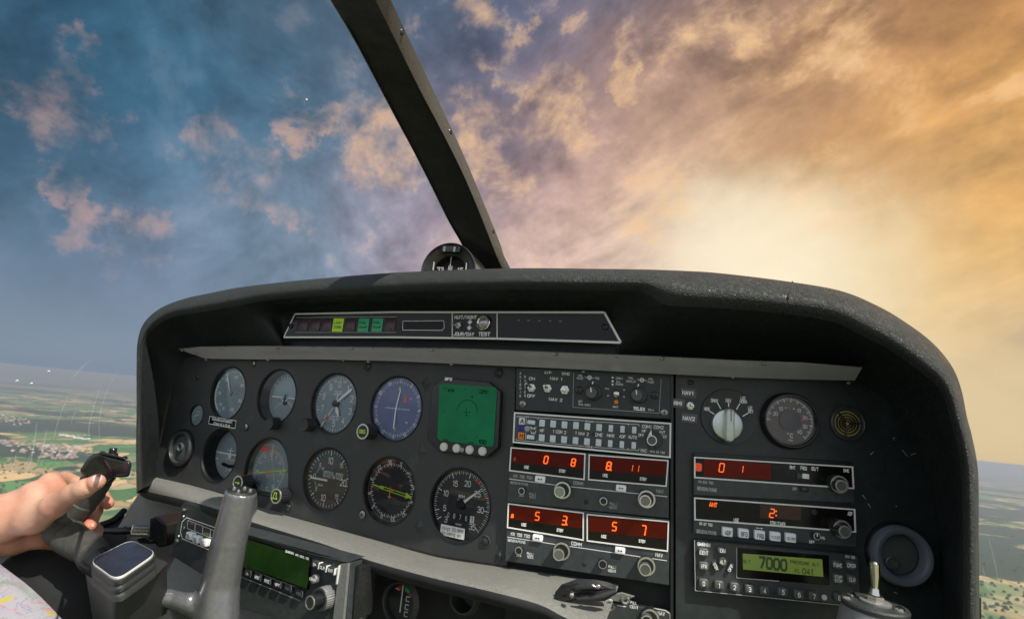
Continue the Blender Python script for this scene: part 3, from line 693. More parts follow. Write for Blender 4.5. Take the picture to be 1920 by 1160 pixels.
# ---------------------------------------------------------------- centre post of the canopy
PO=[(622,0,705,0,732,0,.40),(667,76,748,85,766,72,.455),(712,161,788,166,802,148,.51),(748,229,833,251,838,224,.555),(779,287,869,323,869,291,.59),(811,350,900,395,905,377,.625),(842,413,930,471,936,453,.655),(865,453,938,490,944,478,.675),(893,508,948,515,960,512,.70),(920,560,955,565,975,562,.73)]
PO=[(470,-255,560,-268,605,-262,.255),(577,-78,660,-85,694,-80,.345)]+PO
rows=[]
def along(P_,i): return P_[i]
L_=catmull([W(p[0],p[1],p[6]) for p in PO],5); K_=catmull([W(p[2]-3,p[3],p[6]-.006) for p in PO],5); N_=catmull([W(p[4],p[5],p[6]+.012) for p in PO],5)
rings=[]
for a,k_,c in zip(L_,K_,N_):
    bk=Vector((0,.035,.006)); t1=a.lerp(k_,.12)-Vector((0,.0012,0)); t2=a.lerp(k_,.9)-Vector((0,.0022,0)); t3=k_.lerp(c,.3)+Vector((0.0008,-.0008,0)); t4=k_.lerp(c,.93)
    rings.append([a,t1,a.lerp(k_,.5)-Vector((0,.0022,0)),t2,k_,t3,t4,c,c+bk,a+bk])
# painted sunlit side, beading and fixings of the post
m=MB(); m.loft([[r[4]+Vector((.0004,-.0008,0)),r[5]+Vector((.0008,-.0008,0)),r[6]+Vector((.0010,-.0006,0))] for r in rings],closed=False); pe=m.build('painted_sunlit_side',leather('post_vinyl_painted_lit',(.055,.055,.048),.45,600,.5),smooth=50)  # lighter vinyl overlay paints sunlight onto the right face
m=MB(); m.loft(rings,True,True); ps=m.build('windscreen_post',leather('post_vinyl',(.016,.017,.015),.5,600,.5),smooth=50); tag(ps,'dark curved padded post slanting down across the windscreen to the hood','windscreen post')
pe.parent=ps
for i in (14,26,38):
    r=rings[i]; c=(r[5]+r[6])/2+Vector((.0016,-.0012,0)); m=MB(); m.tube([c-Vector((.0012,-.001,0)),c,c+Vector((.0006,-.0005,0))],[.0028,.0028,.0016],12); q=m.build('post_screw',M['screwb'],ps)
m=MB(); m.tube([r[0]+Vector((0,.0005,0)) for r in rings],.0012,6); m.build('edge_bead',M['gloss'],ps)
# ribbed seam running round the pad
# ---------------------------------------------------------------- round instruments
def P2(r,a): return r*math.sin(R_(a)),r*math.cos(R_(a))
def gauge(key,name,label,depth_,dialm,plane=PL,group=None,ringm='bezel',fr=.97):
    cx,cy,r=HOLES[key]; I=Inst(name,label,'gauge',plane,cx,cy,group=group); I.r=r; I.R=r*fr; I.d=-depth_
    m=MB(); m.lathe(0,0,[(r*1.055,.0001),(r*1.035,.0012),(r*1.01,.0008),(r*.985,-.002),(I.R,-depth_-.0002)],64,False); m.build('bezel',M[ringm],I.e,smooth=35)
    m=MB(); m.lathe(0,0,[(I.R*1.0,-depth_)],64); I.dial=m.build('dial',M[dialm],I.e,smooth=0)
    m=MB(); m.lathe(0,0,[(r*.992,-.0022 if depth_>.006 else -.0014)],48); m.build('cover_glass',M['glass'],I.e,smooth=0,recalc=False)
    return I
def ticks(m,I,a0,a1,n,r0,r1,w,every=0,r0b=None,wb=None,dz=.0004):
    for i in range(n+1):
        a=a0+(a1-a0)*i/n; big=every and i%every==0; ra=(r0b if big else r0)*I.R; ww=wb if big and wb else w
        p=P2(ra,a); q=P2(r1*I.R,a); m.line(*p,*q,ww*I.R,I.d+dz)
def num(m,I,t,r,a,h,rot=False,dz=.0005,off=.016,sx=.85):
    x,y=P2(r*I.R,a); m.text(t,x,y,h*I.R,I.d+dz,-a if rot else 0,sx,off)
def hand(m,I,a,r0,r1,w0,w1,dz):
    p=P2(r0*I.R,a); q=P2(r1*I.R,a); m.line(*p,*q,w0*I.R,I.d+dz,w1*I.R)
G1='round gauges of the instrument panel'
# airspeed
I=gauge('asi','airspeed_indicator','airspeed dial with painted-in blue-grey sheen and a white arc, topmost gauge at the left end of the panel',.006,'dialsheen',group=G1)
m=MB(); ticks(m,I,-150,150,36,.84,.93,.022,3,.80,.03)
for t_,a in (('60',-158),('100',-135),('150',-93),('200',-38),('250',12),('300',58),('350',112),('400',158)): num(m,I,t_,.68,a,.105)
m.build('scale',M['print'],I.e,smooth=0)
m=MB(); m.ring(0,0,I.R*.90,I.R*.96,I.d+.0003,60,-140,-62); m.build('white_arc',M['print'],I.e,smooth=0)
m=MB(); m.ring(0,0,I.R*.93,I.R*.985,I.d+.0002,60,-130,20); m.build('green_arc',mat('pale_green_arc',(.10,.30,.24),.5),I.e,smooth=0)
m=MB(); m.ring(0,0,I.R*.93,I.R*.985,I.d+.0002,60,20,62); m.build('yellow_arc',M['orange'],I.e,smooth=0)
m=MB(); hand(m,I,75,.7,.98,.03,.03,.0007); m.build('red_line',M['pinkred'],I.e,smooth=0)
m=MB(); ticks(m,I,-150,150,30,.48,.54,.02); ticks(m,I,-120,120,16,.36,.42,.02)
for t_,a in (('80',-60),('120',-10),('160',45),('40',-120),('180',90),('20',140)): num(m,I,t_,.32,a,.07)
m.build('inner_scale',mat('faded_green_print',(.20,.30,.12),.6),I.e,smooth=0)
m=MB(); hand(m,I,-26,.08,.80,.05,.07,.0022); hand(m,I,-26,.80,.9,.07,.01,.0022); m.build('pointer',M['print'],I.e,smooth=0)
m=MB(); m.lathe(0,0,[(I.R*.12,I.d+.001),(I.R*.1,I.d+.0028)],20); m.build('hub',M['dialsheen'],I.e)
# artificial horizon
I=gauge('ai','artificial_horizon','pale blue artificial horizon with small aeroplane bars, second gauge of the top row',.019,'dialsheen',group=G1)
m=MB(); m.ring(0,0,0,I.R*.80,I.d+.0006,48,-90,90); m.build('sky_half',mat('sky_blue_half',(.36,.50,.57),.4),I.e,smooth=0)
m=MB(); m.ring(0,0,0,I.R*.80,I.d+.0006,48,90,270); m.build('ground_half',mat('ground_grey_half',(.28,.36,.41),.4),I.e,smooth=0)
m=MB(); m.line(-I.R*.8,0,I.R*.8,0,.02*I.R,I.d+.0010)
for a in (-60,-45,-30,-20,-10,0,10,20,30,45,60): hand(m,I,a,.78,.92,.025,.025,.001)
for s in (-1,1):
    for a,b_ in ((.25,-.25),(.4,-.5),(.55,-.8)): m.line(0,0-.1*I.R,s*a*I.R,b_*I.R*.6,.012*I.R,I.d+.001)
m.build('horizon_lines',M['print'],I.e,smooth=0)
m=MB(); 
for s in (-1,1): m.line(s*.2*I.R,-.02*I.R,s*.72*I.R,-.02*I.R,.045*I.R,I.d+.004); m.line(s*.05*I.R,-.18*I.R,s*.2*I.R,-.02*I.R,.04*I.R,I.d+.004)
m.build('aeroplane_bars',M['print'],I.e,smooth=0)
m=MB(); m.lathe(0,-.22*I.R,[(.09*I.R,I.d+.002),(.07*I.R,I.d+.004)],16); m.poly([(-.04*I.R,-.2*I.R),(.04*I.R,-.2*I.R),(.02*I.R,.12*I.R),(-.02*I.R,.12*I.R)],I.d+.003,I.d+.004); m.build('centre_pointer',M['ink'],I.e)
def knob(I,x,y,r,h,z=.0,mt='knob',cap='blackpl',seg=32,knurl=0,kd=.05,rimm=None,rim=.9,name='knob',in_px=True,capz=0,parent=None,taper=.96):
    c=I.at(x,y,z+h) if in_px else (x,y)
    m=MB(); m.lathe(c[0],c[1],[(r*1.0,z),(r*taper,z+h*.93),(r*(taper-.05),z+h),(r*rim*.92,z+h-.0001)],seg,True,knurl=knurl,kd=kd); o=m.build(name,M[mt],parent or I.e,smooth=30)
    if rimm:
        m=MB(); m.ring(c[0],c[1],r*rim*.80,r*rim,z+h+.0002,40); m.lathe(c[0],c[1],[(r*rim,z+h-.0002),(r*rim*.97,z+h+.0006),(r*rim*.80,z+h+.0006),(r*rim*.78,z+h+.0001)],36,False); m.build('knob_ring',M[rimm],o,smooth=30)
        m=MB(); m.lathe(c[0],c[1],[(r*rim*.8,z+h+.0003)],30); m.build('knob_cap',M[cap],o,smooth=0)
    return o,c
knob(I,504,793,.0088,.014,0,'knob',knurl=1,seg=40)
# altimeter
I=gauge('alt','altimeter','altimeter with painted-in slate blue sheen, numerals 0 to 9 and white hands, third in top row',.007,'dialsheen',group=G1)
m=MB(); ticks(m,I,0,360,50,.88,.96,.018,5,.84,.03)
for i in range(10): num(m,I,str(i),.69,i*36,.20,off=.006)
num(m,I,'100',.82,-16,.07); num(m,I,'FEET',.82,17,.07)
num(m,I,'1000 FEET',.42,0,.06,dz=.0005); m.text('10000 FEET',0,I.R*.33,.055*I.R,I.d+.0005); m.text('CALIBRATED TO',0,-I.R*.45,.055*I.R,I.d+.0005); m.text('20,000 FEET',0,-I.R*.54,.055*I.R,I.d+.0005); m.text('ALT',I.R*.2,I.R*.1,.09*I.R,I.d+.0005)
m.build('scale',M['print'],I.e,smooth=0)
m=MB(); 
for y_ in (-.04,-.2): m.box(I.R*.74,I.R*.94,y_*I.R-.06*I.R,y_*I.R+.06*I.R,I.d+.0003,I.d+.0006)
m.build('pressure_window',mat('pressure_drum',(.14,.19,.23),.5),I.e,smooth=0)
m=MB(); hand(m,I,50,.0,.80,.06,.10,.0042); hand(m,I,50,.80,.90,.10,.01,.0042); m.build('hundreds_pointer',M['print'],I.e,smooth=0)
m=MB(); hand(m,I,152,.05,.28,.05,.15,.0034); hand(m,I,152,.28,.55,.15,.01,.0034); m.build('thousands_pointer',M['print'],I.e,smooth=0)
m=MB(); hand(m,I,8,.05,.36,.03,.06,.0027); m.build('small_pointer',M['print'],I.e,smooth=0)
m=MB(); hand(m,I,212,.1,1.02,.045,.045,.0022); hand(m,I,214,.1,.9,.012,.012,.0026); m.build('striped_pointer',M['print'],I.e,smooth=0)
m=MB(); hand(m,I,213,.5,.78,.05,.05,.0028); m.box(-.92*I.R,-.64*I.R,-.86*I.R,-.78*I.R,I.d+.0022,I.d+.0028); m.build('red_marker',M['red'],I.e,smooth=0)
m=MB(); m.lathe(0,0,[(I.R*.14,I.d),(I.R*.13,I.d+.0052),(.0001,I.d+.0055)],6,False); m.build('hub',M['gloss'],I.e,smooth=0)
knob(I,569,796,.0088,.015,0,'knob',knurl=1,seg=40)
# directional / course indicator
I=gauge('dg','course_indicator','course deviation dial with painted-in violet blue sheen and a long white needle, fourth gauge of the top row',.004,'dialsheenviolet',group=G1)
m=MB(); ticks(m,I,0,360,72,.85,.91,.014,2,.82,.018)
for i,t_ in enumerate(('N','3','6','E','12','15','S','21','24','W','30','33')): num(m,I,t_,.945 if False else .74,i*30,.12,True,off=.01) if False else None
for i,t_ in enumerate(('N','3','6','E','12','15','S','21','24','W','30','33')):
    x,y=P2(.945*I.R*.985,i*30); m.text(t_,x*.99,y*.99,.105*I.R,I.d+.0005,-i*30,.85,.012)
for i in range(-5,6):
    if i: m.line(i*.095*I.R,-.035*I.R,i*.095*I.R,.035*I.R,.016*I.R,I.d+.0005); 
m.line(-.5*I.R,0,.5*I.R,0,.012*I.R,I.d+.0005); m.ring(0,0,.03*I.R,.045*I.R,I.d+.0006,20)
m.text('TO',.5*I.R,.36*I.R,.05*I.R,I.d+.0005); m.text('FR',.45*I.R,-.42*I.R,.06*I.R,I.d+.0005)
m.build('compass_scale',M['print'],I.e,smooth=0)
m=MB(); m.tube([(.07*I.R,.62*I.R,I.d+.0025),(-.01*I.R,0,I.d+.0028),(0,-.64*I.R,I.d+.0025)],.016*I.R,8); m.build('needle',M['print'],I.e)
m=MB(); m.box(.24*I.R,.36*I.R,.22*I.R,.42*I.R,I.d+.0004,I.d+.0008); m.build('warning_flag',M['pinkred'],I.e,smooth=0)
m=MB(); m.poly([(-.06*I.R,.62*I.R),(.06*I.R,.62*I.R),(0,.75*I.R)],I.d+.0006); m.build('index_triangle',M['yellowg'],I.e,smooth=0); m=MB(); m.poly([(-.05*I.R,-.62*I.R),(.05*I.R,-.62*I.R),(0,-.76*I.R)],I.d+.0006); m.build('index_triangle',M['yellowg'],I.e,smooth=0)
o,c=knob(I,680,808.5,.0098,.017,0,'knob',knurl=1,seg=44,rimm='knobr',rim=.96)
m=MB(); m.text('OBS',c[0],c[1],.0040,.0180); m.build('knob_lettering',M['yellowg'],o,smooth=0)
# turn coordinator
I=gauge('tc','turn_coordinator','turn coordinator with a white aeroplane symbol, first gauge of the bottom row',.021,'dialsheen',group=G1)
m=MB(); m.ring(0,0,0,I.R*.99,I.d+.0003,40,90,270); m.build('lower_face',mat('dial_grey_lower',(.34,.41,.45),.45),I.e,smooth=0)
m=MB(); a=I.R
m.line(-.72*a,.02*a,.72*a,.02*a,.07*a,I.d+.003,.07*a); m.line(-.2*a,.17*a,.2*a,.17*a,.04*a,I.d+.003); m.line(0,.3*a,0,0,.03*a,I.d+.003,.09*a)
m.add([(x*a*.12+0,y*a*.12-.03*a,I.d+.0032) for x,y in circ(0,0,1,20)],[tuple(range(20))])
for s in (-1,1): m.box(s*.8*a,s*.98*a,.0,.05*a,I.d+.0006,I.d+.001); m.box(s*.76*a,s*.92*a,-.28*a,-.22*a,I.d+.0006,I.d+.001)
m.build('aeroplane_symbol',M['print'],I.e,smooth=0)
m=MB(); m.text('TURN COORDINATOR',0,-.2*a,.07*a,I.d+.0007,sx=.7); m.text('2 MIN.',.05*a,-.62*a,.11*a,I.d+.0007); m.text('L',-.7*a,-.42*a,.11*a,I.d+.0007); m.text('R',.7*a,-.42*a,.11*a,I.d+.0007); m.text('28 V',.0*a,.75*a,.07*a,I.d+.0007); m.build('lettering',M['print'],I.e,smooth=0)
m=MB(); m.tube([(-.4*a,-.42*a,I.d+.001),(0,-.48*a,I.d+.001),(.4*a,-.42*a,I.d+.001)],.07*a,10); m.build('slip_tube',M['gloss'],I.e)
# RMI in its rounded opening
cx,cy=502,875; I=Inst('radio_magnetic_indicator','rounded square compass dial with red flag and green arrow, just above the grey grip','gauge',PL,cx,cy,group=G1)
off=Vector(I.e.matrix_world.inverted()@ip.e.matrix_world@Vector((0,0,0)))
pts=[(x+off.x,y+off.y) for x,y in RMIP]; cxm=sum(p[0] for p in pts)/len(pts); cym=sum(p[1] for p in pts)/len(pts)
def scl(f,z): return [(cxm+(x-cxm)*f,cym+(y-cym)*f,z) for x,y in pts]
m=MB(); m.loft([scl(1.07,.0001),scl(1.035,.0014),scl(1.0,.0006),scl(.985,-.012)]); m.build('bezel',M['bezel'],I.e,smooth=35)
m=MB(); m.add(scl(.985,-.012),[tuple(range(len(pts)))]); m.build('dial',M['dialsheen'],I.e,smooth=0)
m=MB(); m.add(scl(.99,-.002),[tuple(range(len(pts)))]); m.v=m.v; m.f=[f if sum((m.v[f[i]][0]*m.v[f[(i+1)%len(f)]][1]-m.v[f[(i+1)%len(f)]][0]*m.v[f[i]][1]) for i in range(len(f)))>0 else f[::-1] for f in m.f]; m.build('cover_glass',M['glass'],I.e,smooth=0,recalc=False)
I.zoom=(440,815,8.925); I.d=-.012
c=I.at(580,610,-.012); a=I.at(880,600,-.012); I.R=(a[0]-c[0])*1.02
class Sub: pass
J=Sub(); J.R=I.R; J.d=I.d
m=MB()
for i in range(72):
    a_=i*5; p=P2(.76*I.R,a_); q=P2((.84 if i%2 else .88)*I.R,a_); m.line(c[0]+p[0],c[1]+p[1],c[0]+q[0],c[1]+q[1],.02*I.R,I.d+.0005)
for i,t_ in enumerate(('15','S','21','24','W','30','33','N','3','6','E','12')):
    p=P2(.66*I.R,i*30-5); m.text(t_,c[0]+p[0],c[1]+p[1],.12*I.R,I.d+.0005,-i*30+5,.8)
for i in range(11): 
    q=I.at(635+i*3,410+i*41,-.0115); m.lathe(q[0],q[1],[(.0007,I.d+.0008)],8)
q=I.at(650,160,-.0115); q2=I.at(622,420,-.0115); m.line(*q,*q2,.0011,I.d+.0009)
for i,y in enumerate((235,340,440,540,640)): q=I.at(370-i*26,y,-.0115); m.line(q[0]-.001,q[1],q[0]+.0016,q[1],.0008,I.d+.0006)
m.build('compass_scale',M['print'],I.e,smooth=0)
m=MB(); q=I.at(370,634,-.010); q2=I.at(810,597,-.010); m.line(*q,*q2,.0016,I.d+.002); q3=I.at(880,590,-.010); m.line(*q2,*q3,.0058,I.d+.002,.0004); m.build('arrow_needle',M['yellowg'],I.e,smooth=0)
m=MB(); q=I.at(555,570,-.010); q2=I.at(540,720,-.010); m.line(*q,*q2,.001,I.d+.0024); q=I.at(498,610,-.010); q2=I.at(606,628,-.010); m.line(*q,*q2,.0012,I.d+.0024); q=I.at(518,714,-.01); q2=I.at(560,720,-.01); m.line(*q,*q2,.001,I.d+.0024); m.build('aeroplane_symbol',M['orange'],I.e,smooth=0)
m=MB(); m.add([(*I.at(x,y,-.011),I.d+.001) for x,y in ((425,250),(440,210),(510,187),(570,190),(582,235),(575,285),(520,290),(440,265))],[tuple(range(8))]); m.build('warning_flag',M['pinkred'],I.e,smooth=0)
m=MB(); 
for y0,y1,x0,x1 in ((220,275,655,720),(270,225,665,735)): m.line(*I.at(x0,y0,-.011),*I.at(x1,y1,-.011),.001,I.d+.001)
m.build('second_flag',M['orange'],I.e,smooth=0)
for (x,y,r,s_) in ((446,904.5,.0098,'>'),(517.5,929.5,.0098,'^')):
    I.zoom=(0,0,1); o,c=knob(I,x,y,r,.018,0,'knob',knurl=1,seg=40,rimm='knobr',rim=.98,kd=.08)
    m=MB()
    if s_=='>': m.line(c[0]-.0045,c[1],c[0]+.001,c[1],.0011,.0192); m.line(c[0]+.001,c[1],c[0]+.005,c[1],.005,.0192,.0003)
    else:
        for p,q in (((-.004,-.003),(-.002,.0045)),((-.002,.0045),(.002,.004)),((.002,.004),(.001,.0)),((.001,0),(.004,-.003)),((.004,-.003),(-.004,-.003))): m.line(c[0]+p[0],c[1]+p[1],c[0]+q[0],c[1]+q[1],.0009,.0192)
    m.build('knob_symbol',M['yellowg'],o,smooth=0)
# vertical speed
I=gauge('vsi','vertical_speed_indicator','vertical speed dial with painted-in brownish reflection and a flat white pointer at zero, middle of bottom row',.006,'dialbrown',group=G1)  # brown reflection from the cabin is painted into this dial
m=MB(); m.ring(0,0,0,I.R*.99,I.d+.0002,48,-80,30); m.build('painted_reflection',mat('painted_blue_reflection',(.06,.09,.11),.4),I.e,smooth=0)  # sector of blue glass reflection painted on the dial
m=MB()
def va(v): return -90+v*8.1   # degrees for hundreds
for v in range(-20,21): 
    b_=v%5==0; a_=-90+v*8.6; p=P2((.80 if b_ else .86)*I.R,a_); q=P2(.96*I.R,a_); m.line(*p,*q,(.035 if b_ else .018)*I.R,I.d+.0005)
for t_,a_,h_,r_ in (('0',-90,.17,.68),('5',-50,.13,.64),('10',-5,.20,.62),('15',42,.14,.70),('20',93,.20,.68),('15',138,.14,.70),('10',192,.20,.66),('5',232,.13,.64)): num(m,I,t_,r_,a_,h_,off=.008)
m.text('VERTICAL SPEED',.16*I.R,.20*I.R,.095*I.R,I.d+.0005,sx=.85); m.text('100 FEET PER MINUTE',.16*I.R,.08*I.R,.075*I.R,I.d+.0005,sx=.8); m.text('UP',-.34*I.R,.31*I.R,.07*I.R,I.d+.0005); m.text('DOWN',-.34*I.R,-.25*I.R,.065*I.R,I.d+.0005)
m.line(-.62*I.R,.12*I.R,-.5*I.R,.3*I.R,.015*I.R,I.d+.0006); m.line(-.62*I.R,-.14*I.R,-.56*I.R,-.3*I.R,.015*I.R,I.d+.0006)
m.build('scale',M['print'],I.e,smooth=0)
m=MB(); m.line(-.84*I.R,-.05*I.R,-.02*I.R,-.05*I.R,.07*I.R,I.d+.002); m.build('pointer',M['print'],I.e,smooth=0)
# VOR / ADF
I=gauge('vor','direction_finder','dark compass dial crossed by a yellow-green double arrow, left of the tachometer',.006,'dial',group=G1)
m=MB(); ticks(m,I,0,360,72,.80,.86,.016,2,.76,.02)
for i,t_ in enumerate(('15','S','21','24','W','30','33','N','3','6','E','12')):
    x,y=P2(.66*I.R,i*30-14); m.text(t_,x*1.36,y*1.36,.12*I.R,I.d+.0005,-i*30+14,.85,.010)
m.build('compass_scale',M['print'],I.e,smooth=0)
m=MB(); A=96
def rt(x,y): a_=R_(90-A); return (x*math.cos(a_)-y*math.sin(a_))*I.R,(x*math.sin(a_)+y*math.cos(a_))*I.R
for s in (-1,1): m.line(*rt(-.45,s*.04),*rt(.62,s*.04),.025*I.R,I.d+.002)
m.line(*rt(-.78,0),*rt(-.45,0),.04*I.R,I.d+.002); m.line(*rt(-.45,0),*rt(-.3,0),.11*I.R,I.d+.002,.08*I.R); m.line(*rt(.62,0),*rt(.88,0),.2*I.R,I.d+.002,.01*I.R); m.build('arrow_needle',M['yellowg'],I.e,smooth=0)
m=MB(); m.line(0,.12*I.R,0,-.26*I.R,.03*I.R,I.d+.003); m.line(-.13*I.R,.0,.13*I.R,0,.03*I.R,I.d+.003); m.line(-.07*I.R,-.2*I.R,.07*I.R,-.2*I.R,.03*I.R,I.d+.003); m.line(0,.80*I.R,0,.98*I.R,.02*I.R,I.d+.001); m.build('aeroplane_symbol',M['orange'],I.e,smooth=0)
m=MB(); m.ring(0,0,.93*I.R,.97*I.R,I.d+.0003,60); m.build('edge_ring',mat('brown_violet_ring',(.09,.07,.075),.4),I.e,smooth=0)
# tachometer
I=gauge('rpm','tachometer','black tachometer with numerals 3 to 35 and a paper label stuck on its glass','.' and .005,'dial',group=G1)
m=MB(); ra=lambda v:-125+(v-3)*(260/32)
for v in range(3,36):
    b_=v%5==0 or v==3; a_=ra(v)+0; p=P2((.80 if b_ else .87)*I.R,a_); q=P2(.97*I.R,a_); m.line(*p,*q,(.026 if b_ else .016)*I.R,I.d+.0005)
    if v<35: p=P2(.90*I.R,a_+4); q=P2(.97*I.R,a_+4); m.line(*p,*q,.010*I.R,I.d+.0005)
for v,t_ in ((3,'3'),(5,'5'),(10,'10'),(15,'15'),(20,'20'),(25,'25'),(30,'30'),(35,'35')): num(m,I,t_,{3:.70,35:.73,30:.68,5:.60}.get(v,.64),{3:-137,35:141}.get(v,ra(v)),.155,off=.008)
m.text('RPM',-.02*I.R,.22*I.R,.085*I.R,I.d+.0005); m.text('HUNDREDS',-.02*I.R,.12*I.R,.04*I.R,I.d+.0005); m.text('HOURS',-.02*I.R,-.58*I.R,.05*I.R,I.d+.0005)
m.build('scale',M['print'],I.e,smooth=0)
m=MB(); m.ring(0,0,.84*I.R,.88*I.R,I.d+.0006,60,ra(21.5),ra(24)); m.ring(0,0,.84*I.R,.9*I.R,I.d+.0006,60,ra(26.2),ra(27)); m.build('red_arc',M['red'],I.e,smooth=0)
m=MB(); m.ring(0,0,.84*I.R,.88*I.R,I.d+.0006,60,ra(24),ra(26.2)); m.build('green_arc',M['green'],I.e,smooth=0)
m=MB(); hand(m,I,ra(24.6),.05,.88,.10,.015,.002); m.build('pointer',M['print'],I.e,smooth=0)
m=MB(); m.lathe(0,0,[(I.R*.15,I.d+.001),(I.R*.14,I.d+.003)],28); m.build('hub',M['gloss'],I.e)
m=MB(); m.box(-.46*I.R,.34*I.R,-.44*I.R,-.29*I.R,I.d+.0003,I.d+.0008); m.build('hour_counter',M['ink'],I.e,smooth=0)
m=MB(); m.box(.36*I.R,.50*I.R,-.46*I.R,-.27*I.R,I.d+.0004,I.d+.0010); m.build('tenths_wheel',M['print'],I.e,smooth=0)
m=MB()
for i,t_ in enumerate('0876'): m.text(t_,(-.40+i*.21)*I.R,-.365*I.R,.12*I.R,I.d+.0011,sx=.7,off=.004)
m.build('counter_digits',M['print'],I.e,smooth=0)
m=MB(); m.text('1',.43*I.R,-.36*I.R,.11*I.R,I.d+.0012); m.build('tenths_digit',M['ink'],I.e,smooth=0)
m=MB(); x0,x1,y0,y1=-.56*I.R,.28*I.R,-.95*I.R,-.64*I.R; m.box(x0,x1,y0,y1,-.0008,-.0004); pl2=m.build('paper_label',M['paper'],I.e,smooth=0); pl2.rotation_euler=(0,0,0)
m=MB(); m.text('zeigt 50 RPM',(x0+x1)/2,-.73*I.R,.085*I.R,-.0002,fit=.74*I.R,off=.0); m.text('zu wenig an',(x0+x1)/2-.03*I.R,-.86*I.R,.085*I.R,-.0002,fit=.66*I.R,off=0); m.build('label_writing',M['ink'],pl2,smooth=0)
# small suction gauge
I=gauge('clk','suction_gauge','tiny gauge with painted-in slate blue sheen at the left edge of the panel above the air vent',.003,'dialsheen',group=G1)
m=MB(); ticks(m,I,-120,120,12,.72,.9,.05); m.text('SUCTION',0,.35*I.R,.12*I.R,I.d+.0005); m.text('5',-.4*I.R,-.4*I.R,.2*I.R,I.d+.0005); m.line(-.5*I.R,-.15*I.R,.45*I.R,.2*I.R,.12*I.R,I.d+.001,.03*I.R); m.build('scale',M['print'],I.e,smooth=0)
# placard
I=Inst('speed_placard','small black placard with a white frame and two text lines below the airspeed dial','placard',PL,417,791,zoom=(380,680,8.925))
cs=[(118,893),(560,968),(543,1096),(98,1015)]
m=MB(); I.quad(m,cs,.0001,.0006); m.build('plate',M['radio_dark'],I.e,smooth=0)
m=MB(); I.line(m,cs+[cs[0]],9,.0009); 
a0=math.degrees(math.atan2(I.at(560,968)[1]-I.at(118,893)[1],I.at(560,968)[0]-I.at(118,893)[0]))
I.text(m,'MANÖVERGESCHWINDIGKEIT',325,965,34,.0010,w=345,ang=a0,off=.02); I.text(m,'213 km/h IAS 10 132 Mph',318,1028,34,.0010,w=285,ang=a0,off=.02); m.build('lettering',M['print'],I.e,smooth=0)
# storm scope
I=Inst('weather_display','eight-sided black display with a green screen and four pale round buttons','display',PL,872,782,zoom=(560,660,2.9))
oc=[(785,137),(1030,160),(1096,215),(1082,520),(1020,572),(760,540),(697,470),(722,190)]
m=MB(); q=[I.at(x,y,.008) for x,y in oc]; m.poly(q,-.002,.0075); m.build('bezel',M['gloss'],I.e,smooth=0,bevel=.0012)
scn=[(775,172),(1068,190),(1078,205),(1060,505),(1045,512),(765,478),(755,465),(765,180)]
m=MB(); I.quad(m,scn,.0078,.0082); o=m.build('screen',M['gscreen'],I.e,smooth=0)
m=MB(); c=I.at(915,325,.0084); k=I.k(915,325)
m.ring(c[0],c[1],64*k,66.5*k,.0086,50,-88,88)
for a,b_ in (((895,325),(935,325)),((912,305),(912,350)),((903,343),(920,343))): p=I.at(*a,.0086); q=I.at(*b_,.0086); m.line(*p,*q,2.2*k,.0086)
for x,y in ((905,200),(795,195),(1030,210),(790,320),(1040,330),(840,440),(905,468),(968,460),(1000,225)): p=I.at(x,y,.0086); m.line(p[0]-5*k,p[1]-2*k,p[0]+4*k,p[1]+2*k,2.5*k,.0086)
p=I.at(943,243,.0086); m.lathe(*p,[(6*k,.0086)],4)
I.text(m,'WX',828,207,17,.0086,w=34); I.text(m,'25',1003,215,17,.0086,w=40); I.text(m,'100',997,487,20,.0086,w=42,off=.02); I.text(m,'MODE',800,478,9,.0086,w=26); I.text(m,'CLEAR',935,492,9,.0086,w=30)
m.build('screen_trace',M['gline'],o,smooth=0)
m=MB(); I.text(m,'BFG',815,146,13,.0080,w=36,off=.035); m.build('lettering',M['print'],I.e,smooth=0)
for x,y in ((784,514),(853,522),(924,530),(994,538)):
    c=I.at(x,y,.0105); m=MB(); m.lathe(c[0],c[1],[(.0049,.0075),(.0048,.0093),(.0040,.0102),(.00001,.0104)],28,False); m.build('push_button',M['paper'],I.e)
c=I.at(889,530,.0085); m=MB(); m.lathe(c[0],c[1],[(.003,.0075),(.0026,.0088)],14); m.build('light_sensor',M['screw'],I.e)
# ---------------------------------------------------------------- seven segment digits
SEG={'0':'abcdef','1':'bc','2':'abged','3':'abgcd','4':'fgbc','5':'afgcd','6':'afgedc','7':'abc','8':'abcdefg','9':'abfgcd','A':'abcefg','-':'g'}
def seven(m,I,ch,x,y,h,z,th=.16):
    c=I.at(x,y,z); k=I.k(x,y,z); H=h*k/2; Wd=H*.52; t=H*th*2*.9; sl=.12
    P={'a':((-1,1),(1,1)),'b':((1,1),(1,0)),'c':((1,0),(1,-1)),'d':((-1,-1),(1,-1)),'e':((-1,-1),(-1,0)),'f':((-1,0),(-1,1)),'g':((-1,0),(1,0))}
    for s in SEG[ch]:
        (a,b),(e,f)=P[s]; g=.90
        mx,my=(a+e)/2,(b+f)/2; a,b,e,f=mx+(a-mx)*g,my+(b-my)*g,mx+(e-mx)*g,my+(f-my)*g
        m.line(c[0]+a*Wd+b*H*sl,c[1]+b*H,c[0]+e*Wd+f*H*sl,c[1]+f*H,t,z)
def DG(I,ch,x,y,h,z,th): m=MB(); seven(m,I,ch,x,y,h,z,th); m.build('lit_digit',M['led'],I.e,smooth=0)
G2='radio units stacked in the panel'
def body(I,cs,z0,z1,mt,name='face_plate',bev=.0008):
    m=MB(); I.quad(m,cs,z0,z1); return m.build(name,M[mt],I.e,smooth=0,bevel=bev)
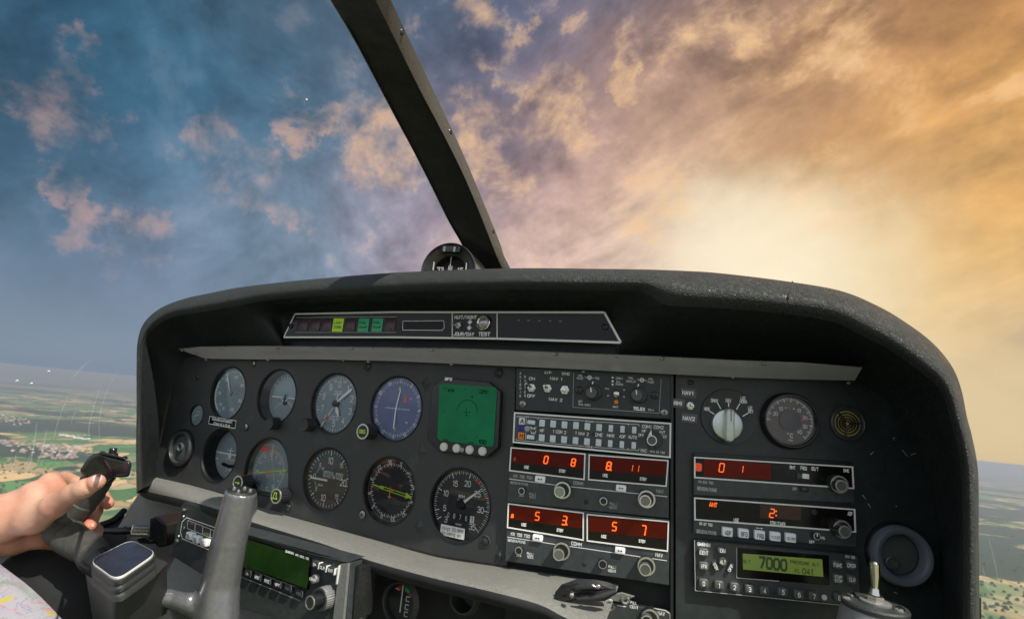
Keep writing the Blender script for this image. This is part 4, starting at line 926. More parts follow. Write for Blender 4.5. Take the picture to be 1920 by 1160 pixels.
def lbl(I,items,z,mt='print',name='lettering',parent=None,off=.010):
    m=MB()
    for it in items:
        t_,x,y,h=it[:4]; w_=it[4] if len(it)>4 else None; I.text(m,t_,x,y,h,z,w=w_,off=off)
    return m.build(name,M[mt],parent or I.e,smooth=0)
def frame(I,cs,wd,z,mt='trim',name='border_line',th=.0006):
    m=MB(); n=len(cs)
    a=[Vector(I.at(x,y,z)) for x,y in cs]; c=sum(a,Vector((0,0)))/n; k=I.k(*cs[0],z)*wd
    inn=[]
    for i in range(n):
        p,q,r=a[i-1],a[i],a[(i+1)%n]; d1=(q-p).normalized(); d2=(r-q).normalized(); n1=Vector((d1.y,-d1.x)); n2=Vector((d2.y,-d2.x))
        if (c-q).dot(n1)<0: n1=-n1
        if (c-q).dot(n2)<0: n2=-n2
        b_=(n1+n2); b_=b_/max(b_.dot(n1),.3); inn.append(q+b_*k)
    m.loft([[(*p,z-.0004) for p in a],[(*p,z+th) for p in a],[(*p,z+th) for p in inn],[(*p,z-.0004) for p in inn]]); return m.build(name,M[mt],I.e,smooth=0)
# ---- top: master switches and intercom
zA=(940,670,5.2735)
I=Inst('switch_panel','black panel with three toggle switches and two round knobs, topmost in the centre rack','switch panel',PM,850,300,0,zA)
body(I,[(148,100),(1690,140),(1680,610),(140,520)],-.006,.002,'panel_r')
z=.0022
m=MB(); I.line(m,[(715,150),(708,490),(1560,550),(1580,210)],4,z); m.build('outline',M['print_dim'],I.e,smooth=0)
for x,yy in ((188,0),(235,0)): pass
it=[(c,188,155+i*37.5,22) for i,c in enumerate('AVIONIK')]+[(c,235,190+i*37.5,22) for i,c in enumerate('MASTER')]
it+=[('ON',303,208,26,54),('OFF',296,380,28,74),('A/P',460,148,24,66),('NAV 1',543,210,26,118),('DME',640,160,24,76),('NAV 2',537,415,27,128),('VOL',783,180,18,48),('PILOT',780,206,18,62),('SQ',947,204,18,36),('OFF',783,433,16,38),('(FAIL SAFE)',822,466,17,124),('CREW',1167,206,17,66),('ALL',1158,236,17,44),('RADIO',1168,264,17,68),('VOL',1282,202,18,52),('COPILOT',1283,236,18,94),('VOL',1478,213,18,52),('PASS',1478,243,18,58),('XMIT',1130,488,17,52),('PC-4',1480,518,17,52)]
lbl(I,it,z)
lbl(I,[('TELEX',1362,506,26,112)],z,off=.05,name='maker_lettering')
m=MB()
for x,y in ((872,198),(1390,222)):
    c=I.at(x,y,z); k=I.k(x,y,z); m.ring(*c,12*k,22*k,z,24); m.line(c[0]-46*k,c[1]+2*k,c[0]-20*k,c[1],5*k,z); m.line(c[0]+20*k,c[1],c[0]+46*k,c[1]-2*k,5*k,z); m.lathe(*c,[(7*k,z)],12)
for y,s in ((195,1),(268,-1)):
    c=I.at(1100,y,z); k=I.k(1100,y,z); m.poly([(c[0]-14*k,c[1]-s*10*k),(c[0]+14*k,c[1]-s*10*k),(c[0],c[1]+s*14*k)],z)
c=I.at(1100,233,z); m.lathe(*c,[(11*k,z)],14); m.build('symbols',M['print'],I.e,smooth=0)
toggle(I,300,300,.0047,z,-.62,.55,.0105); toggle(I,458,305,.0047,z,-.42,.35,.008); toggle(I,628,320,.0050,z,-.05,.0,.006)
for x,y in ((890,345),(1340,370)):
    o,c=knob(I,x+22,y-2,.0086,.004,z,'knob',in_px=True,name='knob_skirt'); 
    o2,c=knob(I,x,y,.0063,.012,z,'btnd',knurl=1,seg=44,kd=.04,cap='btnd'); m=MB(); m.line(c[0]-.0003,c[1]+.0005,c[0]-.001,c[1]+.0052,.0012,z+.0124); m.build('pointer_line',M['print'],o2,smooth=0)
    m=MB(); q=I.at(x+10,y-82,z); m.line(q[0],q[1],q[0]+.0006,q[1]+.003,.0014,z+.0001); m.build('index_mark',M['print'],o,smooth=0)
screw(I,212,458,.0036,'screw',z); screw(I,1612,543,.0038,'screw',z); screw(I,768,325,.0042,'screwb',z); screw(I,1520,372,.0042,'screwb',z)
c=I.at(1138,357,z+.002); m=MB(); m.lathe(*c,[(.0045,z),(.0042,z+.002),(.0025,z+.0035),(.00001,z+.0037)],20,False); m.build('push_switch',M['chrome'],I.e)
c=I.at(1136,440,z+.001); m=MB(); m.lathe(*c,[(.0024,z),(.002,z+.0012),(.00001,z+.0016)],14,False); m.build('indicator_lamp',M['amber'],I.e)
for x,y in ((1035,305),(1057,310),(1055,378),(1213,320),(1213,388)):
    c=I.at(x,y,z); m=MB(); m.lathe(*c,[(.0013,z),(.0009,z+.0006)],10); m.build('rivet',M['screw'],I.e)
# ---- audio selector
zE=(960,765,6.4)
I=Inst('audio_selector','audio selector with two rows of pale keys and A O M lamps','audio panel',PM,950,310,0,zE,G2)
cs=[(25,45),(1912,175),(1905,598),(8,413)]
body(I,cs,-.004,.003,'radio'); frame(I,cs,18,.0034); z=.0033
B1=[(360,178),(493,187),(629,198),(767,206),(904,218),(1045,230),(1186,241),(1326,250),(1467,261)]
B2=[(355,354),(488,366),(624,376),(761,387),(899,400),(1038,412),(1178,423),(1318,435),(1461,446)]
for (x,y) in B1+B2:
    w_=68 if x<1100 else 54; m=MB(); I.rect(m,x,y,w_,84,.0028,.0055,.0006,.0003); o=m.build('push_key',M['btn'],I.e)
for (x,y) in ((230,168),(221,346)): m=MB(); I.rect(m,x,y,92,50,.0028,.0055,.0006,.0003); m.build('wide_key',M['btn'],I.e)
for x,y,c_,mt_,lt in ((118,152,'A','whitelens','ink'),(112,240,'O','blue','ink'),(108,330,'M','amber','ink')):
    m=MB(); I.rect(m,x,y,72,86,.0028,.0042,.0005,.0002); o=m.build('marker_lamp',M[mt_],I.e); lbl(I,[(c_,x+4,y,48,34)],.0044,lt,'lamp_letter',o,off=.02)
lbl(I,[('HF',361,268,34,48),('1 COM 2',568,283,34,160),('1 NAV 2',838,304,34,160),('DME',1044,318,36,82),('MKR',1183,328,34,82),('ADF',1326,338,34,74),('AUTO',1446,346,34,100),('COM1',1618,220,34,110),('COM2',1760,228,34,112),('HF',1585,272,30,48),('INT',1803,288,32,66),('EXT',1822,343,32,68),('OFF',1550,323,32,62),('MIC',1582,507,34,70),('KMA 24 TSO',1745,524,20,172),('MKR',180,103,14,50),('SPEAKER',930,158,16,110),('PHONE',926,462,18,84),('M',252,236,15,40),('LO',252,290,15,30)],z)
m=MB()
for L in ([(60,112),(60,94),(150,100)],[(215,106),(304,112),(304,130)],[(316,130),(316,112),(865,150)],[(1000,160),(1525,196),(1525,216)],[(1397,190),(1397,210)],[(50,362),(50,380),(295,404),(297,386)],[(308,388),(308,406),(872,455)],[(978,465),(1520,506),(1522,482)],[(1393,494),(1393,474)],[(215,214),(228,244),(275,250),(290,220)],[(222,262),(232,300),(275,308),(288,262)],[(172,125),(168,195)],[(166,290),(162,380)]): I.line(m,L,4.5,z)
m.build('bracket_lines',M['print'],I.e,smooth=0)
c=I.at(978,312,z); m=MB(); m.lathe(*c,[(.0022,z),(.0016,z+.0002)],16); m.build('lock_hole',M['ink'],I.e)
c=I.at(182,247,z); m=MB(); m.lathe(*c,[(.0032,z),(.0030,z+.0008),(.0018,z+.0009),(.0016,z+.0002)],20); m.build('sensor_switch',M['screw'],I.e)
o,c=knob(I,1708,375,.0088,.003,z,'knob',name='knob_skirt'); o2,c=knob(I,1678,385,.0052,.0115,z,'knob',rimm='knobr',rim=.98,cap='btnd')
m=MB(); m.box(c[0]-.0022,c[0]+.0035,c[1]-.0095,c[1],z,z+.006); m.line(c[0]+.004,c[1]-.004,c[0]+.0055,c[1]-.0095,.0008,z+.0065); m.build('selector_bar',M['knob'],o2,smooth=0,bevel=.0006)
m=MB(); q=I.at(1655,290,z); m.poly([(q[0]-.0022,q[1]-.004),(q[0]+.0022,q[1]-.003),(q[0]+.001,q[1]+.003)],z+.0034,z+.0036); m.build('index_mark',M['print'],o2,smooth=0)
# ---- two nav/com sets
zB=(940,820,4.0)
def kx(y0,tilt,first,lab):
    """tilt: this unit's own control positions, measured one by one"""
    I=Inst('nav_com_radio',lab,'radio',PM,650,330 if first else 780,0,zB,G2)
    if first:
        cs=[(70,68),(1258,162),(1258,605),(45,485)]
        w1=[(70,70),(632,118),(625,318),(58,250)]; w2=[(655,124),(1255,168),(1240,368),(650,318)]
        gl_=[(60,256),(395,286),(640,318),(1000,350),(1250,374),(1248,445),(1000,412),(640,382),(400,352),(64,308)]
        st=[(58,308),(400,354),(640,380),(1246,442)]
    else:
        cs=[(45,488),(1262,614),(1258,1108),(28,925)]
        w1=[(50,490),(620,560),(618,772),(42,676)]; w2=[(640,570),(1258,625),(1250,855),(640,776)]
        gl_=[(45,686),(400,746),(640,784),(1000,832),(1240,860),(1238,922),(1000,880),(640,828),(400,796),(45,742)]
        st=[(45,744),(400,798),(640,832),(1242,922)]
    body(I,cs,-.006,.003,'radio')
    z=.0032
    for wq in (w1,w2):
        c=(sum(p[0] for p in wq)/4,sum(p[1] for p in wq)/4); q=[(c[0]+(x-c[0])*.975,c[1]+(y-c[1])*.93) for x,y in wq]
        m=MB(); I.quad(m,q,.0028,.0036); m.build('display_window',M['radio_dark'],I.e,smooth=0)
        q2=[q[0],q[1],(q[1][0]*.35+q[2][0]*.65,q[1][1]*.35+q[2][1]*.65),(q[0][0]*.35+q[3][0]*.65,q[0][1]*.35+q[3][1]*.65)]
        c=(sum(p[0] for p in q2)/4,sum(p[1] for p in q2)/4); q2=[(c[0]+(x-c[0])*.98,c[1]+(y-c[1])*.9) for x,y in q2]
        m=MB(); I.quad(m,q2,.0030,.0039); m.build('gas_display',M['ledbg' if first else 'ledbgb'],I.e,smooth=0)
        frame(I,wq,9,.0040)
    m=MB(); I.line(m,st,5,z); m.build('dividing_line',M['trim'],I.e,smooth=0)
    m=MB(); q=[I.at(x,y,z) for x,y in gl_]; m.poly(q,.0028,z-.0001); m.build('name_band',M['radio'],I.e,smooth=0)
    DZ=.0042; offm=MB()
    if first:
        for ch,x,y in (('0',335,166),('8',540,186)): DG(I,ch,x,y,54,DZ,.2)
        for ch,x,y in (('8',806,212),): DG(I,ch,x,y,58,DZ,.22)
        for x,y in ((984,226),(1030,230)): DG(I,'1',x-12,y,48,DZ,.10)
        q=I.at(822,243,DZ); on=MB(); on.lathe(*q,[(.0009,DZ)],8); on.build('decimal_point',M['led'],I.e,smooth=0)
        for i,x in enumerate((160,200,240,285,385,410,450,495)): seven(offm,I,'8',x,152+i*4.2+(x>300)*3,48,DZ,.10)
        for i,x in enumerate((715,760,855,905,1020,1065,1110,1165)): seven(offm,I,'8',x,204+(x-715)*.085,52,DZ,.10)
        T_=[('USE',189,221,20,33),('STBY',457,250,20,46),('USE',780,283,20,36),('STBY',1064,310,20,48)]
        T2=[('KX 155 TSO',162,294,20,138),('COMM',576,341,22,72),('NAV',1190,402,24,50)]
        T3=[('BENDIX/KING',134,343,16,130),('OFF',152,437,13,38),('PULL',231,423,16,42),('TEST',230,447,16,42),('PULL',836,496,17,44),('IDENT',834,523,17,54)]
        K=[(152,400,.0036,.006,0),(437,408,.0,0,1),(766,476,.0040,.007,0),(1080,475,.0,0,1)]; B=[(290,312,-1),(898,380,0)]; hole_=(636,482); LN=[((258,412),(256,462)),((868,487),(866,538))]
        b1=(100,160)
    else:
        DG(I,'5',270,588,60,DZ,.17); DG(I,'3',472,620,64,DZ,.17); DG(I,'5',848,665,62,DZ,.17); DG(I,'7',1066,690,64,DZ,.17)
        for x,y in ((490,650),(1076,726)): q=I.at(x,y,DZ); on=MB(); on.lathe(*q,[(.0009,DZ)],8); on.build('decimal_point',M['led'],I.e,smooth=0)
        T_=[('USE',169,652,20,34),('STBY',440,694,20,46),('USE',769,740,20,36),('STBY',1056,776,20,48)]
        T2=[('KX 155 TSO',143,730,22,140),('COMM',564,796,24,76),('NAV',1184,880,26,52)]
        T3=[('BENDIX/KING',114,776,17,130),('OFF',133,886,13,36),('PULL',214,870,17,44),('TEST',214,895,17,46),('PULL',828,968,17,48),('IDENT',829,998,18,58)]
        K=[(130,848,.0040,.010,0),(430,878,.0,0,1),(760,950,.0043,.011,0),(1078,990,.0,0,1)]; B=[(271,754,-1),(890,848,0)]; hole_=(624,945); LN=[((241,862),(239,912)),((859,957),(857,1014))]
        b1=(82,586)
        if first: offm.build('unlit_digits',M['ledoff'],I.e,smooth=0)
    m=MB(); q=I.at(*b1,DZ); m.add([(q[0]+dx*.0016,q[1]+dy*.0022,DZ) for dx,dy in ((-1,-1),(1,-.8),(.8,1),(-.6,.8))],[(0,1,2,3)]); m.build('annunciator_dot',M['led'] if not first else M['ledoff'],I.e,smooth=0)
    lbl(I,T_,DZ,off=.03,name='window_lettering'); lbl(I,T2,z+.0001,'print_dim' if first else 'print','model_lettering'); lbl(I,T3,z+.0001,'print_dim' if first else 'print','control_lettering')
    m=MB()
    for a,b_ in LN: I.line(m,[a,b_],2,z)
    m.build('label_bar',M['print_dim'],I.e,smooth=0)
    for x,y,r,h,big in K:
        if not big: knob(I,x,y,r,h,z,'knob' ,knurl=1,seg=36,kd=.05,rimm='knobr',rim=.98); 
        else:
            o,c=knob(I,x+ (22 if x<600 else 10),y-(26 if not first else 14),.0088,.009,z,'knob',knurl=1,seg=40,kd=.08,name='outer_knob',rimm='knobr',rim=.97); c0=I.at(x,y,z+.017)
            o2,_=knob(I,c0[0],c0[1],.0058,.017,z,'knob' if x<600 else 'btnd',knurl=1,seg=40,kd=.05,in_px=False,rimm='knobr',rim=.98,cap='btnd' if x>600 else 'screw',name='inner_knob')
    for x,y,_ in B:
        m=MB(); I.rect(m,x,y,78,50,.003,.0065,.0014,.0005); o=m.build('transfer_key',M['btnw'],I.e)
        m=MB(); q=I.at(x,y,.0067); k=I.k(x,y,.0067); m.line(q[0]-10*k,q[1],q[0]+10*k,q[1],4*k,.0067); 
        for s in (-1,1): m.poly([(q[0]+s*20*k,q[1]),(q[0]+s*8*k,q[1]+9*k),(q[0]+s*8*k,q[1]-9*k)],.0067)
        m.build('arrow_symbol',M['ink'],o,smooth=0)
    q=I.at(*hole_,z); m=MB(); m.lathe(*q,[(.0026,z),(.002,z+.0003)],18); m.build('lock_hole',M['ink'],I.e)
    return I
kx(0,0,True,'upper of two matching radios with four knobs, showing red 0, 8, 8 and 11')
kx(0,0,False,'lower of two matching radios with four knobs, showing red 5, 3, 5 and 7')
# third unit whose top edge shows at the bottom of the rack
zK=(1020,1060,6.857)
I=Inst('lower_radio','radio mostly cut off at the bottom edge, with one fluted knob','radio',PM,1250,600,.0,zK,G2)
body(I,[(380,395),(1640,590),(1640,900),(380,760)],-.004,.002,'radio'); z=.0022
lbl(I,[('ENT',462,475,30,62),('PULL',1152,475,32,82),('IDENT',1155,530,34,104),('NAV',1508,612,44,88)],z)
m=MB(); I.line(m,[(500,455),(497,500)],5,z); I.line(m,[(1205,510),(1203,560)],5,z); I.line(m,[(1410,545),(1560,572),(1620,615),(1622,690)],12,z); I.line(m,[(940,510),(1055,525)],12,z); m.build('label_lines',M['trim'],I.e,smooth=0)
o,c=knob(I,1365,680,.0088,.009,z,'knob',knurl=1,seg=40,kd=.08,name='outer_knob',rimm='knobr',rim=.97); knob(I,1320,720,.0060,.017,z,'btnd',knurl=1,seg=40,kd=.05,rimm='knobr',rim=.98,name='inner_knob')
# ---- right plate: selector, thermometer, vent grille
zC=(1250,690,4.8)
G3='small labels round the miniature switch'
I=Inst('source_switch','tiny toggle switch between grey stick-on labels at the left of the right plate','switch',PR,210,340,0,zC)
toggle(I,210,338,.0042,.0005,.05,.25,.006)
for t_,x,y,w_,h_,tw in (('NAV1',198,222,142,92,96),('RMI',108,316,116,84,70),('NAV2',205,452,142,88,104)):
    m=MB(); I.rect(m,x,y,w_,h_,.0002,.0007,.0004,.0001); o=m.build('stick_on_label',mat('translucent_grey_tape',(.085,.082,.088),.35,var=.3,vscale=120),I.e); lbl(I,[(t_,x-6,y,30,tw)],.0009,'print','label_text',o,off=.035)
I=Inst('mode_selector','big pearl white rotary selector with white bar on a dark disc','selector knob',PR,555,440,0,zC)
c=I.at(555,435,0); kk=I.k(555,435); r=252*kk
m=MB(); m.lathe(*c,[(r,.0001),(r*.985,.0016),(r*.93,.0012),(r*.0+.0001,.0012)],64,False); m.build('disc',M['panel_r'],I.e)
lbl(I,[('HDG',362,366,26,44),('OMNI',430,291,28,60),('NAV',556,290,30,46),('LOC',688,270,24,42),('NORM',690,301,26,60),('LOC',752,356,24,36),('REV',756,388,26,40)],.0016,off=.03)
m=MB()
for a,b_ in (((385,385),(436,418)),((458,312),(488,366)),((558,308),(558,348)),((658,318),(628,370)),((735,402),(684,432))): I.line(m,[a,b_],9,.0016)
m.build('index_lines',M['print'],I.e,smooth=0)
cc=I.at(563,508,.010); r=137*kk
m=MB(); m.lathe(cc[0],cc[1],[(r*1.02,.0014),(r,.004),(r*.97,.0055),(r*.9,.006)],56); o=m.build('knob_disc',M['brushed'],I.e)
m=MB(); ci=I.at(570,508,.014); m.rbox(ci[0]-36*kk,ci[0]+36*kk,ci[1]-148*kk,ci[1]+140*kk,.005,.0165,.004,.0015); m.build('knob_bar',M['knobwhite'],o)
m=MB(); m.line(ci[0]+2*kk,ci[1]+30*kk,ci[0]-1*kk,ci[1]+142*kk,6*kk,.0168); m.build('pointer_line',M['gline'],o,smooth=0)
HOLES['th']=hole(PR,(1429,1528,732,845))[:3]
I=Inst('thermometer','round air temperature gauge with red pointer at twenty beside the white selector','gauge',PR,*HOLES['th'][:2],group=G1); r=HOLES['th'][2]; I.R=r*.83; I.d=.0025
m=MB(); m.lathe(0,0,[(r*1.03,.0),(r*1.0,.006),(r*.94,.0085),(r*.90,.0085),(r*.85,.005),(I.R,.0024)],64,False); m.build('bezel',M['gloss'],I.e,smooth=50)
m=MB(); m.lathe(0,0,[(I.R,I.d)],56); m.build('dial',M['dialbrown'],I.e,smooth=0)
m=MB(); m.lathe(0,0,[(r*.88,.0062)],48); m.build('cover_glass',M['glass'],I.e,smooth=0,recalc=False)
m=MB(); ticks(m,I,-92,137,60,.88,.98,.016,5,.82,.03)
for t_,a_,rr in (('20',-68,.66),('10',-38,.62),('10',38,.62),('20',74,.66),('30',106,.66),('40',137,.60)): num(m,I,t_,rr,a_,.14,off=.01)
m.text('-',-.17*I.R,.55*I.R,.11*I.R,I.d+.0005,off=.03); m.text('+',.17*I.R,.55*I.R,.10*I.R,I.d+.0005,off=.03); m.text('°C',0,-.63*I.R,.16*I.R,I.d+.0005); m.text('VDO',.02*I.R,-.83*I.R,.06*I.R,I.d+.0005,sx=1.4); m.build('scale',M['print'],I.e,smooth=0)
m=MB(); m.text('0',0,.55*I.R,.12*I.R,I.d+.0006); m.line(0,.78*I.R,0,.96*I.R,.05*I.R,I.d+.0007); m.build('red_zero',M['red'],I.e,smooth=0)
m=MB(); hand(m,I,79,.45,.86,.05,.04,.0016); m.build('pointer',M['pinkred'],I.e,smooth=0)
m=MB(); m.lathe(0,0,[(I.R*.46,I.d+.0006),(I.R*.45,I.d+.0022),(I.R*.2,I.d+.0026)],40); m.build('hub_disc',M['blackpl'],I.e)
cx,cy,r,_=hole(PR,(1557,1617,758,829))
I=Inst('speaker_grille','small round grille of concentric rings over brass mesh at the right end','grille',PR,cx,cy)
m=MB(); m.lathe(0,0,[(r,.0001),(r*.98,.004),(r*.90,.005),(r*.84,.004),(r*.80,.0048),(r*.74,.002)],48,False); m.build('outer_ring',M['radio'],I.e)
m=MB(); m.lathe(0,0,[(r*.76,.0008)],40); m.build('brass_mesh',M['brass'],I.e,smooth=0)
for f in (.60,.44,.29,.15):
    m=MB(); m.lathe(0,0,[(r*(f+.035),.001),(r*(f+.03),.003),(r*(f-.03),.003),(r*(f-.035),.001)],40,False); m.build('ring_slat',M['blackpl'],I.e)
m=MB()
for a_ in (-40,85,190): p=P2(r*.12,a_); q=P2(r*.78,a_); m.tube([(p[0],p[1],.0022),(q[0],q[1],.0022)],.0010,6)
m.build('spokes',M['blackpl'],I.e)
# ---- right stack
zD=(1280,840,3.8667)
def outer_inner(I,x,y,r1,r2,z,h1=.010,h2=.018,dx=-15,dy=-14,kn=1):
    o,c=knob(I,x+dx,y+dy,r1,h1,z,'knob',knurl=kn,seg=48,kd=.05,name='outer_knob',rimm='knobr',rim=.97); knob(I,x,y,r2,h2,z,'knob',knurl=0,seg=40,rimm='knobr',rim=.98,cap='btnd',name='inner_knob')
I=Inst('distance_radio','slim radio with red digits 0 and 1, uppermost in the right stack','radio',PR,650,200,0,zD,G2)
body(I,[(82,60),(1235,130),(1250,400),(80,340)],-.003,.006,'radio')
z=.0062; wq=[(82,60),(1235,130),(1243,295),(82,215)]
m=MB(); I.quad(m,[(94,70),(1226,140),(1232,284),(96,204)],.0055,.0064); m.build('display_window',M['radio_dark'],I.e,smooth=0)
m=MB(); I.quad(m,[(155,78),(640,112),(640,228),(155,200)],.006,.0067); m.build('gas_display',M['ledbgb'],I.e,smooth=0)
frame(I,wq,10,.0066)
DG(I,'0',283,140,62,.0069,.14); DG(I,'1',424,150,50,.0069,.12)
m=MB(); q=I.at(114,136,.0069); m.rbox(q[0]-.0035,q[0]+.0035,q[1]-.004,q[1]+.004,.0066,.0069,.002); m.build('annunciator_dot',mat('dim_orange_lamp',(.4,.04,.01),.4,emit=(1,.09,.01),es=.35),I.e)
lbl(I,[('RMT',797,139,22,38),('FREQ',877,144,22,44),('GS/T',959,149,22,48),('DME',1186,162,20,38)],.0068,off=.03)
lbl(I,[('KN 62A TSO',168,246,16,104),('OFF',813,294,18,30)],.0063,'print_dim','small_lettering',off=.03); lbl(I,[('BENDIX/KING',176,296,22,138)],.0063,'print_dim','maker_lettering',off=.03)
m=MB(); I.rect(m,872,202,86,38,.0064,.0072,.0004); m.build('slide_slot',M['radio'],I.e); m=MB(); I.rect(m,896,203,46,36,.0066,.0095,.0006,.0003); m.build('slide_key',M['btnw'],I.e)
m=MB(); I.rect(m,880,297,66,36,.006,.0068,.0004); o=m.build('switch_recess',M['ink'],I.e); m=MB(); I.rect(m,888,297,42,28,.0066,.0085,.0006,.0003); m.build('switch_key',M['radio'],o)
outer_inner(I,1150,272,.0086,.0056,.0064,.008,.016,-12,-10)
q=I.at(770,178,.0066); m=MB(); m.lathe(*q,[(.003,.0065),(.0022,.0067)],16); m.build('light_sensor',M['ink'],I.e)
m=MB(); I.quad(m,[(70,30),(1225,98),(1240,128),(82,58)],-.003,.0025); m.build('mounting_edge',M['bezel'],I.e,smooth=0,bevel=.0006)
I=Inst('direction_finder_radio','slim radio reading ANT and 2 with five pale keys, middle of the right stack','radio',PR,650,520,0,zD,G2)
body(I,[(80,352),(1250,438),(1265,718),(78,620)],-.003,.006,'radio')
wq=[(82,354),(1250,438),(1256,610),(84,520)]
m=MB(); I.quad(m,[(94,366),(1240,448),(1246,598),(96,508)],.0055,.0064); m.build('display_window',M['radio_dark'],I.e,smooth=0)
m=MB(); I.quad(m,[(560,404),(860,424),(858,520),(560,504)],.006,.0067); m.build('gas_display',mat('dim_gas_display_window',(.02,.006,.004),.18,emit=(1,.1,.01),es=.008),I.e,smooth=0)
frame(I,wq,10,.0066)
DG(I,'2',648,470,60,.0069,.15)
for y in (455,486): m=MB(); q=I.at(678,y,.0069); m.lathe(*q,[(.0008,.0069)],8); m.build('colon_dot',M['led'],I.e,smooth=0)
if 1: lbl(I,[('ANT',222,408,27,54)],.0069,'led','lit_letters',off=.035)
lbl(I,[('USE',389,520,22,34),('STBY/TIMER',689,545,23,108),('ADF',1214,474,23,32)],.0068,off=.03)
lbl(I,[('KR 87 TSO',168,550,18,92),('VOL',1018,648,15,32),('OFF',938,678,18,36)],.0063,'print','small_lettering',off=.03); lbl(I,[('BENDIX/KING',172,607,22,140)],.0063,'print_dim','maker_lettering',off=.03)
for t_,x,y in (('ADF',328,607),('BFO',445,617),('FRQ',562,630),('FLT/ET',675,640),('SET/RST',787,650)):
    m=MB(); I.rect(m,x,y,74,66,.006,.0105,.0010,.0006); o=m.build('push_key',M['btnw'],I.e); lbl(I,[(t_,x+2,y+5,28 if len(t_)<4 else 17,44 if len(t_)<4 else 60)],.0108,'ink','key_lettering',o,off=.01)
m=MB(); q=I.at(556,578,.0064); k=I.k(556,578); m.line(q[0]-16*k,q[1],q[0]+16*k,q[1]-1*k,3*k,.0064); 
for s in (-1,1): m.poly([(q[0]+s*26*k,q[1]),(q[0]+s*14*k,q[1]+6*k),(q[0]+s*14*k,q[1]-6*k)],.0064)
m.build('transfer_symbol',M['print'],I.e,smooth=0)
outer_inner(I,1175,605,.0086,.0056,.0064,.009,.019,-16,-18)
o,c=knob(I,974,638,.0034,.006,.006,'knob',rimm='knobr',rim=.98); m=MB(); m.line(c[0],c[1],c[0],c[1]+.003,.0008,.0126); m.build('pointer_line',M['print'],o,smooth=0)
q=I.at(956,462,.0066); m=MB(); m.lathe(*q,[(.0028,.0065),(.0022,.0068)],16); m.build('light_sensor',M['ink'],I.e)
# transponder
I=Inst('transponder','transponder with green screen reading 7000 and rows of dark rounded keys','transponder',PR,690,900,0,zD,G2)
cs=[(85,660),(1282,765),(1298,1150),(92,1030)]
q=[I.at(x,y,.007) for x,y in cs]; m=MB()
def rquad(q,r,z0,z1):
    pts=[]; n=len(q); q=[Vector(p) for p in q]
    for i in range(n):
        p,c,nx=q[i-1],q[i],q[(i+1)%n]; a=c+(p-c).normalized()*r; b=c+(nx-c).normalized()*r
        for t_ in (0,.25,.5,.75,1): pts.append(tuple((1-t_)**2*a+2*t_*(1-t_)*c+t_*t_*b))
    return pts
rq=rquad(q,.004,0,0); m.poly(rq,-.003,.0068); m.build('face_plate',M['radio'],I.e,smooth=0,bevel=.0007)
m=MB(); qc=(sum(p[0] for p in q)/4,sum(p[1] for p in q)/4)
m.loft([[(x,y,.0066) for x,y in rq],[(x,y,.0080) for x,y in rq],[(qc[0]+(x-qc[0])*.988,qc[1]+(y-qc[1])*.965,.0080) for x,y in rq],[(qc[0]+(x-qc[0])*.986,qc[1]+(y-qc[1])*.962,.0066) for x,y in rq]]); m.build('raised_rim',M['bezel'],I.e,smooth=0,bevel=.0002)
m=MB(); I.line(m,[(86,665),(92,1030),(600,1080),(1160,1136)],4,.0083); m.build('worn_edge',M['print_dim'],I.e,smooth=0)
m=MB(); I.quad(m,[(392,718),(1062,775),(1066,992),(392,938)],.006,.0072); m.build('screen_bezel',M['radio_dark'],I.e,smooth=0,bevel=.0005)
m=MB(); I.line(m,[(392,718),(392,938),(700,962)],5,.0076); m.build('bezel_edge',M['print_dim'],I.e,smooth=0)
m=MB(); I.quad(m,[(436,762),(1012,804),(1020,930),(438,876)],.0066,.0076); o=m.build('screen',M['lcd'],I.e,smooth=0)
lbl(I,[('7000',655,836,74,194)],.0079,'lcdtx','code_digits',o,off=.03); lbl(I,[('ALT',464,818,22,52),('PRESSURE ALT',884,832,20,206),('FL',834,887,24,36),('041',908,893,38,74)],.0079,'lcdtx','screen_text',o,off=.015)
lbl(I,[('GARMIN',154,696,22,88)],.0070,off=.04,name='maker_lettering'); lbl(I,[('GTX 330',1214,787,17,68)],.0070,name='model_lettering')
KEYS=[('IDENT',153,756,76,62,25,62),('VFR',154,856,74,64,26,42),('ON',290,742,74,48,24,34),('0',154,980,72,66,30,0),('1',266,994,72,66,30,0),('2',378,1008,70,66,30,0),('3',488,1022,70,66,30,0),('4',596,1032,70,66,30,0),('5',730,1042,70,66,30,0),('6',846,1062,70,66,30,0),('7',955,1074,70,66,30,0),('8',1138,1084,68,66,30,0),('9',1240,1086,66,60,28,0),('FUNC',1126,846,70,66,24,58),('CRSR',1224,850,70,66,24,58),('START\nSTOP',1131,946,70,70,20,54),('CLR',1231,952,70,70,24,40)]
for t_,x,y,w_,h_,th,tw in KEYS:
    m=MB(); I.rect(m,x,y,w_,h_,.006,.0110,.0022,.0009); o=m.build('key',M['btnd'],I.e)
    if '\n' in t_:
        a,b_=t_.split('\n'); lbl(I,[(a,x,y-14,19,tw),(b_,x,y+14,19,tw)],.0113,'print','key_lettering',o); continue
    lbl(I,[(t_,x,y,th)+((tw,) if tw else ())],.0113,'print','key_lettering',o)
c=I.at(292,822,.010); k=I.k(292,822); m=MB(); m.lathe(*c,[(33*k,.006),(32*k,.0095),(28*k,.0105)],24); o=m.build('key',M['btnd'],I.e); lbl(I,[('ALT',292,824,24,40)],.0108,'print','key_lettering',o)
